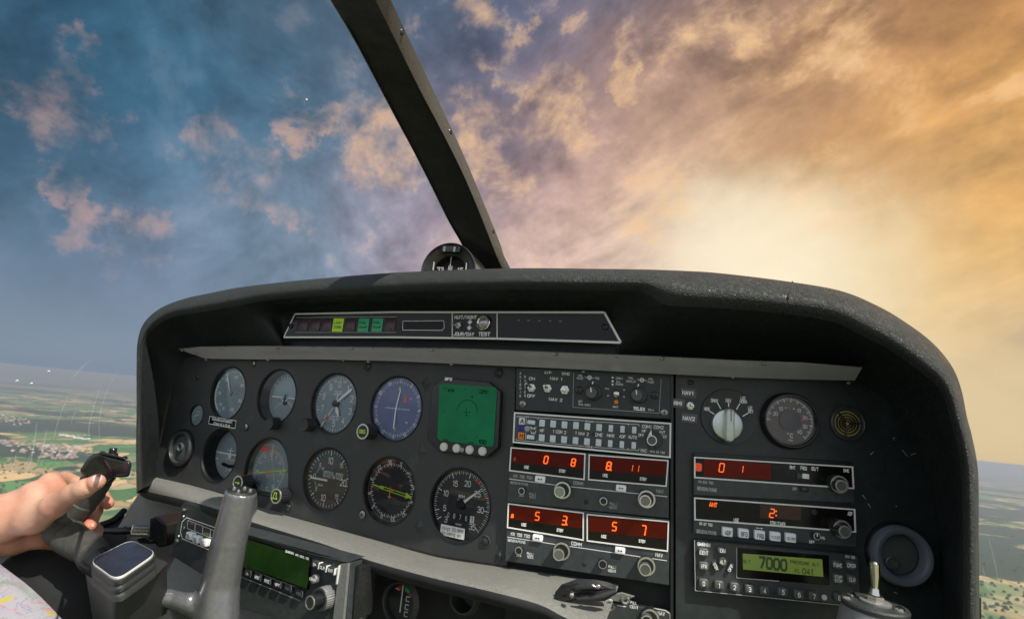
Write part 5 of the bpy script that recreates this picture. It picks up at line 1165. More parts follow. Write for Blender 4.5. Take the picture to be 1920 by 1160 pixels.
for s,t_,x,y in ((1,'STBY',238,856),(-1,'OFF',346,866)):
    m=MB(); c=I.at(x,y,.010); a_=-s*62 if s>0 else 62
    bx=MB(); bx.rbox(-34*k,34*k,-16*k,16*k,.006,.0105,.0018,.0008); ca,sa=math.cos(R_(a_)),math.sin(R_(a_)); m.add([(c[0]+ca*p[0]-sa*p[1],c[1]+sa*p[0]+ca*p[1],p[2]) for p in bx.v],bx.f); o=m.build('key',M['btnd'],I.e)
    m=MB(); m.text(t_,c[0],c[1],19*k,.0108,a_,fit=50*k); m.build('key_lettering',M['print'],o,smooth=0)
for x,y,mt_,rr in ((663,1048,'ink',14),(1028,1080,'paper',20)): c=I.at(x,y,.0072); m=MB(); m.lathe(*c,[(rr*k,.0066),(rr*k*.95,.0072)],20); m.build('light_sensor',M[mt_],I.e)
# big vents
def vent(name,label,P,bb,inn,ballx,bally,h,rim):
    cx,cy,r,_=hole(P,bb); I=Inst(name,label,'air vent',P,cx,cy,group='round air vents at both ends of the panel')
    m=MB(); m.lathe(0,0,[(r*1.10,.0),(r*1.08,.004),(r*1.02,h*.4)],56,False); m.build('base',M['bezel'],I.e)
    m=MB(); m.lathe(0,0,[(r*1.02,h*.3),(r*.99,h*.85),(r*.93,h),(r*.80,h*.98),(r*inn,h*.8),(r*(inn-.02),h*.2)],64,False); m.build('ring',M[rim],I.e,smooth=50)
    m=MB(); rb=r*inn
    rings=[[(rb*math.cos(t_)*math.cos(2*math.pi*j/40),rb*math.cos(t_)*math.sin(2*math.pi*j/40),h*.1+rb*.16*math.sin(t_)) for j in range(40)] for t_ in [i*math.pi/2/9 for i in range(9)]]; m.loft(rings,cap1=True); o=m.build('eyeball',M['disc'],I.e,smooth=60)
    m=MB(); c=(rb*ballx,rb*bally); zz=h*.1+rb*.16*math.sqrt(max(0,1-ballx**2-bally**2)); m.lathe(c[0],c[1],[(rb*.33,zz-.004),(rb*.32,zz+.002),(rb*.26,zz+.0028),(rb*.22,zz-.001),(.0001,zz-.004)],28,False); m.build('nozzle',M['disc'],o)
vent('air_vent','large round air vent with a slate grey ring at the right end of the panel',PR,(1634,1727,973,1101),.72,-.38,-.42,.014,'vring')
vent('air_vent','small black round air vent beside the hand at the left end of the panel',PL,(322,362,806,874),.78,.1,.1,.007,'radio')
# ---------------------------------------------------------------- padded ledge under the gauges
TP=[(258,880,0),(276,890,0),(340,905,0),(421,927,0),(481,950,0),(602,984,0),(698,1010,0),(819,1044,0),(947,1064,0),(1010,1072,1),(1080,1082,1),(1160,1095,1)]
BT=[(262,914),(276,921),(340,935),(414,956),(476,979),(600,1017),(690,1049),(800,1080),(920,1108),(1010,1132),(1060,1157),(1130,1185)]
rows=[]
for (x,y,k_),(a,b_) in zip(TP,BT):
    zt=(PL if x<950 else PM).Z(x,y,-.001 if x<950 else -.008); zb=(PL if x<950 else PM).Z(a,b_)-(.03+.075*min(1,max(0,(x-260)/150)) if x<950 else .09)
    p=W(x,y,zt); q=W(a,b_,zb); up=Vector((0,0,1)); bk=Vector((.0,1,0))
    m1=p.lerp(q,.35)+Vector((0,-.004,.004)); m2=p.lerp(q,.75)+Vector((0,-.003,.004)); rows.append([p+Vector((0,.01,.0)),p,m1,m2,q,q+Vector((0,.006,-.012)),q+Vector((0,.05,-.02))])
cols=[catmull([r[j] for r in rows],4) for j in range(7)]
I=Inst('padded_ledge','pale grey padded ledge running along the foot of the gauge panel in sunlight','ledge',PL,700,1040); inv=I.e.matrix_world.inverted()
m=MB(); rr=[catmull([cols[j][i] for j in range(7)],3) for i in range(len(cols[0]))]; m.loft([r[:13] for r in rr],closed=False); m.v=[tuple(inv@Vector(p)) for p in m.v]; o=m.build('pad',M['ledge'],I.e,smooth=70)
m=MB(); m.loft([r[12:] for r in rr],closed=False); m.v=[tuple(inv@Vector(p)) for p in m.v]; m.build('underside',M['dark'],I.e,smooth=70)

# ---------------------------------------------------------------- lower left: autopilot box and gps in a console
PH=Plane(-800,380,1030,PL.Z(380,1030)-.09)
zH=(320,930,5.0444)
I=Inst('autopilot_controller','black box with small white keys and lamp windows, left of the grey grip','autopilot box',PH,200,330,0,zH)
m=MB(); f=[(92,95),(130,48),(700,200),(700,760),(300,745),(2,560)]
fr=[I.at(x,y,0) for x,y in f]; m.poly(fr,-.055,.0); m.build('case',M['panel_r'],I.e,smooth=0,bevel=.0015)
m=MB(); I.line(m,[(520,330),(150,200),(108,240),(92,340),(112,400),(520,570)],7,.0006); 
for x in (163,235,307,379): I.line(m,[(x,225+(x-163)*.40),(x+68,250+(x-163)*.40),(x+62,330+(x-163)*.40),(x-5,302+(x-163)*.40),(x,225+(x-163)*.40)],4,.0006)
m.build('outline',M['print'],I.e,smooth=0)
lbl(I,[('NAV',200,254,20,34)],.0007,'orange','amber_letters'); lbl(I,[('AUTO',334,353,20,46)],.0007,'yellowg','green_letters')
for a_,b_,x,y in (('ROL','SPD',168,374),('GPS','APR',232,408),('GPS','NAV',307,438)):
    m=MB(); I.rect(m,x,y,60,70,0,.006,.0016,.0008); o=m.build('push_key',M['btnw'],I.e); lbl(I,[(a_,x-6,y-8,15,30),(b_,x-6,y+14,15,30)],.0063,'ink','key_lettering',o)
for x,y,r in ((128,133,.0034),(123,192,.0024),(78,378,.0024),(66,426,.0036)): screw(I,x,y,r,'screw',.0003)
q=I.at(127,298,.0006); m=MB(); m.lathe(*q,[(.002,.0004),(.0018,.001)],12); m.build('light_sensor',M['vring'],I.e)
q=I.at(360,464,.0006); m=MB(); m.lathe(*q,[(.0012,.0004),(.001,.001)],12); m.build('lock_hole',M['screw'],I.e)
zG=(440,1000,7.25)
I=Inst('satellite_navigator','console unit with dark green screen and double knob, right of the grey grip','navigation unit',PG,900,500,0,zG)
m=MB(); f=[(-30,-55),(1580,385),(1510,1400),(-60,980)]
cs_=[I.at(x,y,0) for x,y in f]; m.poly(cs_,-.016,.0); m.build('case',M['radio'],I.e,smooth=0,bevel=.001)
m=MB(); tp=[(-420,-125),(1580,385),(1655,290),(150,-110),(-380,-240)]
A_=[I.at(-30,-55,0),I.at(1580,385,0)]
m.add([(A_[0][0],A_[0][1]+.0005,.002),(A_[1][0],A_[1][1]+.0005,.002),(A_[1][0]+.002,A_[1][1]+.003,-.016),(A_[0][0],A_[0][1]+.003,-.016)],[(0,1,2,3)]); m.build('top_cover',M['radio'],I.e,smooth=0)
m=MB(); I.line(m,[(-20,-50),(150,-5),(1050,275),(1560,385)],10,.0012); I.line(m,[(1540,400),(1480,1200)],9,.0012); m.build('bright_edges',M['knobr'],I.e,smooth=0)
m=MB(); I.quad(m,[(1425,415),(1545,400),(1475,1200),(1330,1160)],.0005,.0035); m.build('side_rail',M['grey'],I.e,smooth=0,bevel=.0006)
m=MB(); I.quad(m,[(-10,-20),(1030,330),(985,760),(-30,390)],.0004,.003); m.build('screen_surround',M['radio_dark'],I.e,smooth=0)
m=MB(); I.quad(m,[(10,40),(1015,335),(978,745),(0,390)],.002,.0036); o=m.build('screen',M['gps'],I.e,smooth=0)
m=MB(); p=I.at(720,320,.0037); q=I.at(706,575,.0037); m.line(*p,*q,.0006,.0038); m.build('screen_divider',M['ink'],o,smooth=0)
a0=math.degrees(math.atan2(I.at(1010,340)[1]-I.at(690,230)[1],I.at(1010,340)[0]-I.at(690,230)[0]))
m=MB(); I.text(m,'GARMIN',746,252,28,.0042,w=112,off=.05); I.text(m,'GPS 155XL TSO',915,312,26,.0042,w=188,off=.03); m.build('maker_lettering',M['print'],I.e,smooth=0)
m=MB(); I.line(m,[(80,430),(500,600),(820,715)],5,.002); I.line(m,[(60,575),(500,750),(890,910)],6,.002); m.build('border_lines',M['print_dim'],I.e,smooth=0)
for t_,x,y,lit_ in (('',40,495,0),('△',168,540,1),('NRST',302,595,1),('RTE',436,645,1),('WPT',576,695,1),('NAV',715,745,0),('MSG',868,815,0)):
    m=MB(); I.rect(m,x,y,92,92,.001,.0045,.0010,.0005); o=m.build('soft_key',M['blackpl'],I.e)
    if t_ and t_!='△': lbl(I,[(t_,x+2,y,38,66)],.0048,'print' if lit_ else 'vring','key_lettering',o,off=.03)
    if t_=='△': m=MB(); I.line(m,[(150,550),(186,560),(168,526),(150,550)],5,.0048); m.build('key_lettering',M['print'],o,smooth=0)
    m=MB(); I.line(m,[(x+52,y-40),(x+56,y),(x+46,y+52)],5,.0048); m.build('key_edge',M['print_dim'],o,smooth=0)
for t_,x,y in (('D',1088,420),('CLR',1190,462),('ENT',1302,500)):
    m=MB(); I.rect(m,x,y,92,96,.001,.0060,.0010,.0005); o=m.build('side_key',M['radio'],I.e); 
    lbl(I,[(t_ if t_!='D' else 'D>',x,y,36,62 if t_!='D' else 40)],.0063,'print','key_lettering',o,off=.03)
    m=MB(); I.rect(m,x+50,y+18,6,96,.001,.0062,.0002); m.build('key_edge',M['trim'],o)
m=MB(); I.rect(m,1395,560,20,270,.001,.005,.0008,.0004); m.build('pull_bar',M['paper'],I.e)
c=I.at(1070,620,.006); k=I.k(1070,620); m=MB(); m.lathe(*c,[(66*k,.001),(64*k,.005),(56*k,.0062)],30); o=m.build('round_key',M['grey'],I.e); lbl(I,[('CRSR',1060,622,34,84)],.0066,'print','key_lettering',o,off=.03)
o,c=knob(I,1150,895,.0108,.012,.0,'grey',knurl=1,seg=60,kd=.04,name='outer_knob',rimm='radio',rim=.96); 
o2,c2=knob(I,1025,935,.0062,.024,.0,'blackpl',seg=40,name='inner_knob',rimm='knobr',rim=1.,cap='ink')
m=MB(); I.rect(m,1625,800,90,760,-.03,-.006,.001,.0005); m.build('mounting_side',M['gloss'],I.e)
# ---------------------------------------------------------------- vertical pipe and lower engine gauge
m=MB(); m.tube([W(696,1040,.60),(W(692,1060,.60)),W(680,1110,.59),W(660,1200,.57)],.0095,20); tag(m.build('support_tube',M['grey']),'grey metal tube standing beside the console unit under the ledge','tube')
PQ=Plane(-1090,750,1125,.56)
cx,cy=750,1128; I=Inst('engine_gauge','half seen black gauge with coloured arc and strips below the padded ledge','gauge',PQ,cx,cy); r=36*I.k(cx,cy); I.R=r*.96; I.d=-.004; I.r=r
m=MB(); m.lathe(0,0,[(r*1.35,.0),(r*1.1,.004),(r*1.02,.003),(r*1.0,0),(I.R,-.004)],56,False); m.build('bezel',M['panel'],I.e)
m=MB(); m.lathe(0,0,[(I.R,-.0040)],56); m.build('dial',M['dial'],I.e,smooth=0); m=MB(); m.lathe(0,0,[(I.R,-.0005)],56); m.build('cover_glass',M['glass'],I.e,smooth=0,recalc=False)
for c_,a,b_ in (('red',-38,-14),('green',8,38),('red',42,60)):
    m=MB(); m.ring(0,0,I.R*.62,I.R*.88,-.0035,40,a,b_); m.build('coloured_arc',M[c_],I.e,smooth=0)
m=MB(); m.line(.0,-.6*I.R,0,.92*I.R,.09*I.R,-.002); 
for i,y in enumerate((.1,-.35,-.75)): m.line(.3*I.R,y*I.R,.55*I.R,y*I.R,.05*I.R,-.003); m.line(.3*I.R,y*I.R+.25*I.R,.55*I.R,y*I.R+.25*I.R,.05*I.R,-.003); m.line(.3*I.R,y*I.R,.3*I.R,y*I.R+.25*I.R,.05*I.R,-.003)
m.line(-.3*I.R,.62*I.R,-.6*I.R,.62*I.R,.06*I.R,-.003); m.build('pointer',M['print'],I.e,smooth=0)
def surf(name,pts,Zs,mt,label=None,cat=None,kind=None,th=Vector((0,.004,0)),sub=6):
    """bilinear patch between four picture points at given distances, with thickness"""
    c=[W(p[0],p[1],z) for p,z in zip(pts,Zs)]; m=MB(); g=[]
    for i in range(sub+1):
        for j in range(sub+1):
            u,v=i/sub,j/sub; g.append((c[0]*(1-u)+c[1]*u)*(1-v)+(c[3]*(1-u)+c[2]*u)*v)
    n=sub+1; vs=[tuple(p) for p in g]+[tuple(p+th) for p in g]
    fs=[(i*n+j,i*n+j+1,(i+1)*n+j+1,(i+1)*n+j) for i in range(sub) for j in range(sub)]; fs+=[tuple(k+n*n for k in f[::-1]) for f in fs]
    for i in range(sub): fs+=[(i*n,(i+1)*n,(i+1)*n+n*n,i*n+n*n),(i*n+sub,i*n+sub+n*n,(i+1)*n+sub+n*n,(i+1)*n+sub),(i,i+n*n,i+1+n*n,i+1),(sub*n+i,sub*n+i+1,sub*n+i+1+n*n,sub*n+i+n*n)]
    m.add(vs,fs); o=m.build(name,mt,smooth=40); tag(o,label,cat,kind=kind); return o
# dark footwell behind and below everything
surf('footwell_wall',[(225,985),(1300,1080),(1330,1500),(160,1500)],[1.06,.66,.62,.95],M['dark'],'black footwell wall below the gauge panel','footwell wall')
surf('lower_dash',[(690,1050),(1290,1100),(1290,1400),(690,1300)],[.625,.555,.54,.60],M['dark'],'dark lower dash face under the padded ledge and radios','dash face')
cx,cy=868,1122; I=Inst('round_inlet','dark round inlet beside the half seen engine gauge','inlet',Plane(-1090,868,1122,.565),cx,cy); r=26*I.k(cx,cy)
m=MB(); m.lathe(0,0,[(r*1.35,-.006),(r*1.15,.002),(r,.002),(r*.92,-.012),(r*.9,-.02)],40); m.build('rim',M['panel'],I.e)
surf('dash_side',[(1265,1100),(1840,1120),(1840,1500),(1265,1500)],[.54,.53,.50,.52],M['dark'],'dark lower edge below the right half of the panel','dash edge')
# grey side structure left of the panel
m=MB(); z=1.0
side=[(273,905,1.03),(245,948,.99),(219,990,.95),(190,1004,.92),(176,1040,.86),(165,1100,.80),(150,1200,.72)]
side2=[(430,935,1.03),(430,975,1.01),(420,1010,1.0),(380,1050,.96),(420,1090,.9),(480,1130,.82),(560,1230,.74)]
A_=[W(*p) for p in side]; B_=[W(*p) for p in side2]
m.loft([[a,a.lerp(b,.33)+Vector((0,0,.004)),a.lerp(b,.66)+Vector((0,0,.004)),b] for a,b in zip(catmull(A_,4),catmull(B_,4))],closed=False)
m.loft([[a,a+Vector((-.012,.02,-.05))] for a in catmull(A_,4)],closed=False); m2=M['ledge']
tag(m.build('side_console',m2,smooth=60),'pale grey speckled side moulding sweeping down from the left end of the panel','side moulding')
# ledge-like speckled floor cover under the console unit
surf('console_cover',[(330,1040),(700,1130),(640,1260),(250,1200)],[.80,.63,.55,.66],M['ledge'],'pale grey speckled cover lying under the console unit','cover',sub=8)
# window sill and dark door lining at the left
SL=[(-160,1075,.62),(0,1040,.72),(70,1022,.8),(130,1008,.86),(180,990,.93),(212,978,.97),(232,960,1.0)]
SB=[(-160,1400,.42),(0,1300,.46),(70,1260,.50),(130,1230,.55),(180,1200,.6),(212,1190,.66),(250,1170,.70)]
A_=catmull([W(*p) for p in SL],4); B_=catmull([W(*p) for p in SB],4)
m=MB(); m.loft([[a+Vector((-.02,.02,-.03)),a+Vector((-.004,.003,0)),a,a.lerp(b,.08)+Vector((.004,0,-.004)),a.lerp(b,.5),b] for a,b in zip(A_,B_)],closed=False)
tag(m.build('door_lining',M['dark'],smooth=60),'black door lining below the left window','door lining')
m=MB(); m.tube([a+Vector((0,0,.003)) for a in A_],.006,12); tag(m.build('window_seal',M['gloss']),'glossy black rubber seal along the sill of the left window','window seal')
# soft black bag on the lap side
b0=[(W(60,1085,.52),.030),(W(110,1110,.52),.040),(W(150,1150,.50),.036)]
sdf_mesh('flight_bag',M['dark'],[(b0[0][0],b0[0][1],b0[1][0],b0[1][1]),(b0[1][0],b0[1][1],b0[2][0],b0[2][1])],W(60,1200,.52)-Vector((.1,.1,.03)),W(150,1050,.5)+Vector((.1,.12,.04)),.003,.01)
tag(bpy.data.objects['flight_bag'],'black soft bag in the shade under the pilot\'s hand','bag')
# push-pull rod with knurled collar and black block
k=lambda x,y,z:W(x,y,z)
e=bpy.data.objects.new('throttle_rod',None); COL.objects.link(e); e.location=k(245,993,.90); tag(e,'black rod with a knurled steel collar entering a black block at the left','control rod')
iv=-k(245,993,.90)
m=MB(); m.tube([k(176,995,.88)+iv,k(212,995,.885)+iv,k(214,995,.885)+iv,k(248,994,.90)+iv],[.0045,.0045,.0055,.0060],16); m.build('rod',M['gloss'],e)
a=k(245,993,.90)+iv; b=k(279,994,.915)+iv; m=MB(); seg=30; rings=[]
for t_,r in ((0,.0085),(.05,.0098),(.95,.0100),(1,.0085)):
    c=a.lerp(b,t_); ax=(b-a).normalized(); u=Vector((0,0,1)); u=(u-ax*u.dot(ax)).normalized(); v=ax.cross(u); rings.append([c+(u*math.cos(2*math.pi*j/seg)+v*math.sin(2*math.pi*j/seg))*r*(.92 if j%2 else 1) for j in range(seg)])
m.loft(rings,True,True); m.build('knurled_collar',M['knobr'],e,smooth=25)
def pboxm(m,pts,za,zb):
    n=len(pts); A=[W(x,y,za)+iv for x,y in pts]; B=[W(x,y,za)+iv+Vector((.004,zb-za,0)) for x,y in pts]; m.add(A+B,[tuple(range(n)),tuple(range(2*n-1,n-1,-1))]+[(i,(i+1)%n,n+(i+1)%n,n+i) for i in range(n)])
m=MB(); pboxm(m,[(280,972),(292,967),(311,983),(312,1024),(296,1026),(279,1008)],.905,.97); m.build('block',M['gloss'],e,smooth=0,bevel=.002)
m=MB(); pboxm(m,[(255,1010),(270,1006),(287,1014),(284,1020),(262,1018)],.90,.91); m.build('latch_plate',M['gloss'],e,smooth=0,bevel=.001)
# ---------------------------------------------------------------- map on the lap
mm=bpy.data.materials.new('printed_map'); mm.use_nodes=True; t=NT(mm.node_tree); b_=t.n['Principled BSDF']; b_.inputs['Roughness'].default_value=.6
co=t.node('ShaderNodeTexCoord').outputs['Object']; w1=t.noise(co,30,5,.6,1.5)
c=t.ramp(t.noise(co,22,6,.6,.8),[(.30,(.16,.22,.16,1)),(.42,(.34,.34,.35,1)),(.55,(.33,.30,.37,1)),(.68,(.22,.27,.20,1))])
c=t.mix(t.sm(t.m('ABSOLUTE',t.m('SUBTRACT',t.noise(co,38,5,.6,1.2),.5)),.012,.004),c,(.22,.20,.32,1))
c=t.mix(t.sm(t.m('ABSOLUTE',t.m('SUBTRACT',t.noise(co,26,3,.5,.8),.47)),.008,.003),c,(.60,.16,.14,1))
c=t.mix(t.sm(t.noise(co,34,2,.5),.66,.70),c,(.42,.36,.05,1)); c=t.mix(t.sm(t.noise(co,160,3,.7),.60,.66),c,(.25,.25,.36,1)); t.l.new(c,b_.inputs['Base Color'])
MP=[(-60,1010,.50),(0,1057,.47),(60,1103,.445),(118,1162,.42),(160,1215,.40)]; MQ=[(-260,1010,.44),(-200,1120,.40),(-120,1200,.38),(-40,1260,.36),(40,1340,.34)]
A_=catmull([W(*p) for p in MP],4); B_=catmull([W(*p) for p in MQ],4)
def mapsheet(dz): return [[a.lerp(b,u/8)+Vector((0,0,.003*math.sin(u*1.3)+dz)) for u in range(9)] for a,b in zip(A_,B_)]
m=MB(); s1=mapsheet(0); s2=mapsheet(-.0012); n=len(s1); 
m.loft(s1,closed=False); m.loft(s2,closed=False); m.loft([[s1[i][0],s2[i][0]] for i in range(n)],closed=False)
mo=m.build('folded_map',mm,smooth=60); tag(mo,'folded paper map with coloured lines lying at the lower left corner','map')
for (p,q,mt_) in (((5,1128,.447),(20,1146,.44),'red'),((33,1120,.445),(52,1146,.435),'red'),((48,1150,.43),(62,1143,.43),'blue')):
    pass
# ---------------------------------------------------------------- levers at the bottom centre
I=Inst('lever_cluster','glossy dark lever cap with steel studs at the bottom, before the ledge','lever',PM,650,350,.05,zK); iv=I.e.matrix_world.inverted()
def K(x,y,z): return iv@W(zK[0]+x/zK[2],zK[1]+y/zK[2],z)
m=MB(); zc_=.47
topv=[(130,400),(210,300),(420,225),(640,235),(800,265),(925,310),(880,365),(740,400),(600,405),(460,400),(330,440),(200,450)]
A_=[K(x,y,zc_) for x,y in topv]; cm=sum(A_,Vector())/len(A_); 
m.loft([[p+Vector((0,.002,-.007)) for p in A_],[p+Vector((0,-.002,-.003)) for p in A_],A_,[cm+(p-cm)*.6+Vector((0,.004,.004)) for p in A_],[cm+(p-cm)*.2+Vector((0,.005,.006)) for p in A_]],cap1=True); m.build('lever_cap',M['gloss'],I.e,smooth=60)
for x,y in ((360,370),(700,260)):
    p=K(x,y,zc_-.012); m=MB(); m.tube([p+Vector((0,0,-.003)),p,p+Vector((0,0,.0022)),p+Vector((0,0,.003))],[.0022,.0022,.0018,.0008],12); m.build('stud',M['chrome'],I.e)
m=MB(); m.tube([K(420,425,.462),K(600,415,.462),K(760,385,.462),K(930,325,.462)],[.0012,.003,.0042,.0018],10); m.build('steel_blade',M['screwb'],I.e)
I=Inst('spare_keys','two steel key bows hanging below the centre radio','keys',PM,900,470,.05,zK); iv=I.e.matrix_world.inverted()
for (x,y,r,a0_) in ((840,505,66,20),(1045,440,42,-60)):
    pts=[K(x+r*math.cos(R_(a0_+a)),y+r*.95*math.sin(R_(a0_+a)),.485) for a in range(0,300,15)]; m=MB(); m.tube(pts,.0013,8); m.build('key_bow',M['knobr'],I.e)
m=MB(); pts=[(770,420),(860,370),(1000,345),(1170,395),(1080,440),(960,470),(840,440)]; q=[K(x,y,.487) for x,y in pts]; m.add([tuple(p) for p in q]+[tuple(p+Vector((0,0,-.003))) for p in q],[tuple(range(7)),tuple(range(13,6,-1))]+[(i,(i+1)%7,7+(i+1)%7,7+i) for i in range(7)]); m.build('key_blade',M['grey'],I.e,smooth=0,bevel=.0008)
# ---------------------------------------------------------------- toggle housing at bottom right
zL=(1540,1060,8.727)
e=bpy.data.objects.new('trim_switch_housing',None); COL.objects.link(e); o0=W(1640,1125,.42); e.location=o0; tag(e,'domed grey housing with a steel toggle on its top plate, bottom right','switch housing')
up=Vector((0,-.04,1)).normalized(); c0=W(1640,1133,.42)-o0
ax=Vector((1,0,0)); ay=up.cross(ax).normalized()
def disc(m,c,rs,prof,seg=48,cap=True,dr=1.,knurl=0):
    rings=[[c+up*h+(ax*math.cos(2*math.pi*j/seg)*r+ay*math.sin(2*math.pi*j/seg)*r*dr) for j in range(seg)] for r,h in prof]; m.loft(rings,cap1=cap)
m=MB(); disc(m,c0,0,[(.0310,-.075),(.0275,-.030),(.0245,-.010),(.0222,-.003)],cap=True); m.build('dome',M['grey'],e,smooth=60)
m=MB(); disc(m,c0,0,[(.0228,-.003),(.0231,.0),(.0222,.0014)],dr=1.); m.build('top_plate',M['panel'],e,smooth=30)
c1=c0+ax*.0005-ay*.0; m=MB(); disc(m,c1,0,[(.0108,.0014),(.0108,.0028),(.0095,.0034)]); m.build('washer',M['grey'],e,smooth=30)
m=MB(); disc(m,c1,0,[(.0062,.0036),(.0062,.0070),(.0048,.0078)],seg=6); disc(m,c1,0,[(.0042,.0078),(.0032,.0125),(.002,.0135)],seg=20); m.build('nut',M['chrome'],e,smooth=20)
m=MB(); m.tube([c1+up*.011,c1+up*.022+ax*.0002,c1+up*.031-ax*.0003,c1+up*.032],[.0024,.0032,.0036,.0025],18); m.build('toggle_lever',M['chrome'],e)
for dx,dy in ((-.0185,.006),(-.010,.013),(.011,-.012)):
    m=MB(); disc(m,c0+ax*dx+ay*dy,0,[(.0035,.001),(.0033,.0030),(.0018,.0042)],seg=18); m.build('screw',M['chrome'],e)
# ---------------------------------------------------------------- windscreen
def wpt(az,el,R=1.): 
    return Vector((math.sin(az)*math.cos(el)*1.15,math.cos(az)*math.cos(el)*1.1,math.sin(el)*.95))
m=MB(); g=[[wpt(R_(a),R_(e_))+Vector((-.05,-.05,-.12)) for a in range(-80,81,8)] for e_ in range(-35,64,7)]
m.loft(g,closed=False); ws=m.build('windscreen',M['canopy'],smooth=80,recalc=False); tag(ws,'clear curved acrylic windscreen with fine arc scratches all round the hood','windscreen')
b=bmesh.new(); b.from_mesh(ws.data)
for f in b.faces:
    if f.normal.dot(f.calc_center_median())>0: f.normal_flip()
b.to_mesh(ws.data); b.free()
scm=bpy.data.materials.new('scratch'); scm.use_nodes=True; t=NT(scm.node_tree); t.n.clear(); tr=t.node('ShaderNodeBsdfTransparent'); df=t.node('ShaderNodeBsdfDiffuse',{'Color':(.8,.85,.9,1)}); mx=t.node('ShaderNodeMixShader',{0:.10}); t.l.new(tr.outputs[0],mx.inputs[1]); t.l.new(df.outputs[0],mx.inputs[2]); o_=t.node('ShaderNodeOutputMaterial'); t.l.new(mx.outputs[0],o_.inputs[0])
def onglass(px,py):
    r=ray(px,py).normalized(); o=Vector((-.05,-.05,-.12)); s=Vector((1.15,1.1,.95))
    rr=Vector((r.x/s.x,r.y/s.y,r.z/s.z)); oo=Vector((-o.x/s.x,-o.y/s.y,-o.z/s.z)); A=rr.dot(rr); B=2*rr.dot(oo); C=oo.dot(oo)-1
    t_=(-B+math.sqrt(B*B-4*A*C))/(2*A); return r*(t_*.992)
z6=lambda x,y:(x/3.2233,560+y/3.2233)
SCR=[([(0,612),(28,572)],.0007),([(75,640),(115,588)],.0006),([(428,765),(442,712),(460,672)],.0008),([(430,495),(490,420),(550,370)],.0011),([(640,925),(606,850),(600,740),(625,620),(680,490),(740,400)],.0007),([(560,940),(540,860),(540,760),(570,640),(610,520)],.0010),([(45,1085),(80,1010),(100,930)],.0011),([(130,1095),(180,1000),(205,880),(225,740)],.0012),([(195,1060),(240,960),(270,860),(280,780)],.0012),([(220,1045),(262,960)],.0009),([(320,900),(340,780),(380,660),(430,560)],.0008),([(160,1000),(190,930)],.0009)]
for L,wd in SCR:
    p=catmull([onglass(*z6(x,y)) for x,y in L],4); n=len(p); m=MB(); m.tube(p,[max(.0001,wd*.6*math.sin(math.pi*(i+.3)/(n+.3))) for i in range(n)],6); o=m.build('scratch',scm,ws)
for L,wd in (([(1851,995),(1862,1040),(1872,1085)],.0012),([(1838,1050),(1855,1110),(1868,1160)],.0012),([(705,500),(712,470),(722,440)],.0008)):
    p=catmull([onglass(x,y) for x,y in L],4); n=len(p); m=MB(); m.tube(p,[max(.0001,wd*.6*math.sin(math.pi*(i+.3)/(n+.3))) for i in range(n)],6); o=m.build('scratch',scm,ws)
for x,y in ((98,497),(185,513),(290,440)): m=MB(); q=onglass(*z6(x,y)); m.tube([q,q+Vector((.002,0,.0015))],.0011,8); m.build('speck',M['print'],ws)
m=MB(); q=onglass(575,186); m.tube([q,q+Vector((0.0005,0,-.0022))],.0012,8); m.build('speck',M['print'],ws)
# ---------------------------------------------------------------- control yoke
def z8(x,y,Z): return W(0+x/4.1417,880+y/4.1417,Z)
def z2(x,y,Z): return W(x/3.4118,820+y/3.4118,Z)
zf=lambda x,y,Z:W(240+x/4.1435,880+y/4.1435,Z)
ye=bpy.data.objects.new('control_yoke',None); COL.objects.link(ye); yo=W(225,1050,.42); ye.location=yo; tag(ye,'black control yoke with taped left grip and bare grey right grip','control yoke'); YI=Matrix.Translation(-yo)
def yb(m): m.v=[tuple(Vector(p)-yo) for p in m.v]; return m
# centre hub: rings of rounded quads
def rq4(c,r,n=7):
    out=[]
    for i in range(4):
        p,q,s=c[i-1],c[i],c[(i+1)%4]; a=q.lerp(p,r); b=q.lerp(s,r)
        for k in range(n): t_=k/(n-1); out.append(a*(1-t_)**2+q*2*t_*(1-t_)+b*t_*t_)
    return out
C=[z2(556,798,.425),z2(842,655,.465),z2(1018,745,.435),z2(742,936,.385)]
nrm=(C[1]-C[0]).cross(C[3]-C[0]).normalized()
if nrm.dot(-C[0])<0: nrm=-nrm
def ring(c,s,h,r=.22): cc=sum(c,Vector())/4; return [p+nrm*h for p in rq4([cc+(q-cc)*s for q in c],r)]
def shrink(L,s,h): cc=sum(C,Vector())/4; return [cc+(p-nrm*0-cc)*s+nrm*h for p in L]
base_=rq4(C,.24)
m=MB(); m.loft([shrink(base_,.93,-.001),shrink(base_,.93,.0012),shrink(base_,.915,.0016)],cap1=True); m.build
yb(m).build('badge_plate',mat('badge_blue_black',(.035,.04,.06),.3,.3,var=.3,vscale=80),ye,smooth=0)
m=MB(); m.loft([shrink(base_,.945,-.001),shrink(base_,.945,.0015),shrink(base_,.932,.0017),shrink(base_,.930,.0005)]); yb(m).build('badge_border',M['trim'],ye,smooth=0)
bot=[z2(520,860,.435),z2(860,730,.50),z2(1095,800,.46),z2(742,985,.392)]
lowb=[z2(590,1260,.45),z2(880,1200,.53),z2(1100,1100,.49),z2(738,1330,.41)]
prof=[shrink(base_,.90,.0004),shrink(base_,1.0,-.0003),shrink(base_,1.0,-.003),shrink(base_,.965,-.0045),shrink(base_,1.01,-.006),shrink(base_,1.01,-.0085),shrink(base_,.975,-.010),shrink(base_,1.02,-.0115),shrink(base_,1.03,-.015)]
b1=rq4(bot,.2); b2=rq4(lowb,.2)
prof+= [b1,[p.lerp(q,.5) for p,q in zip(b1,b2)],b2]
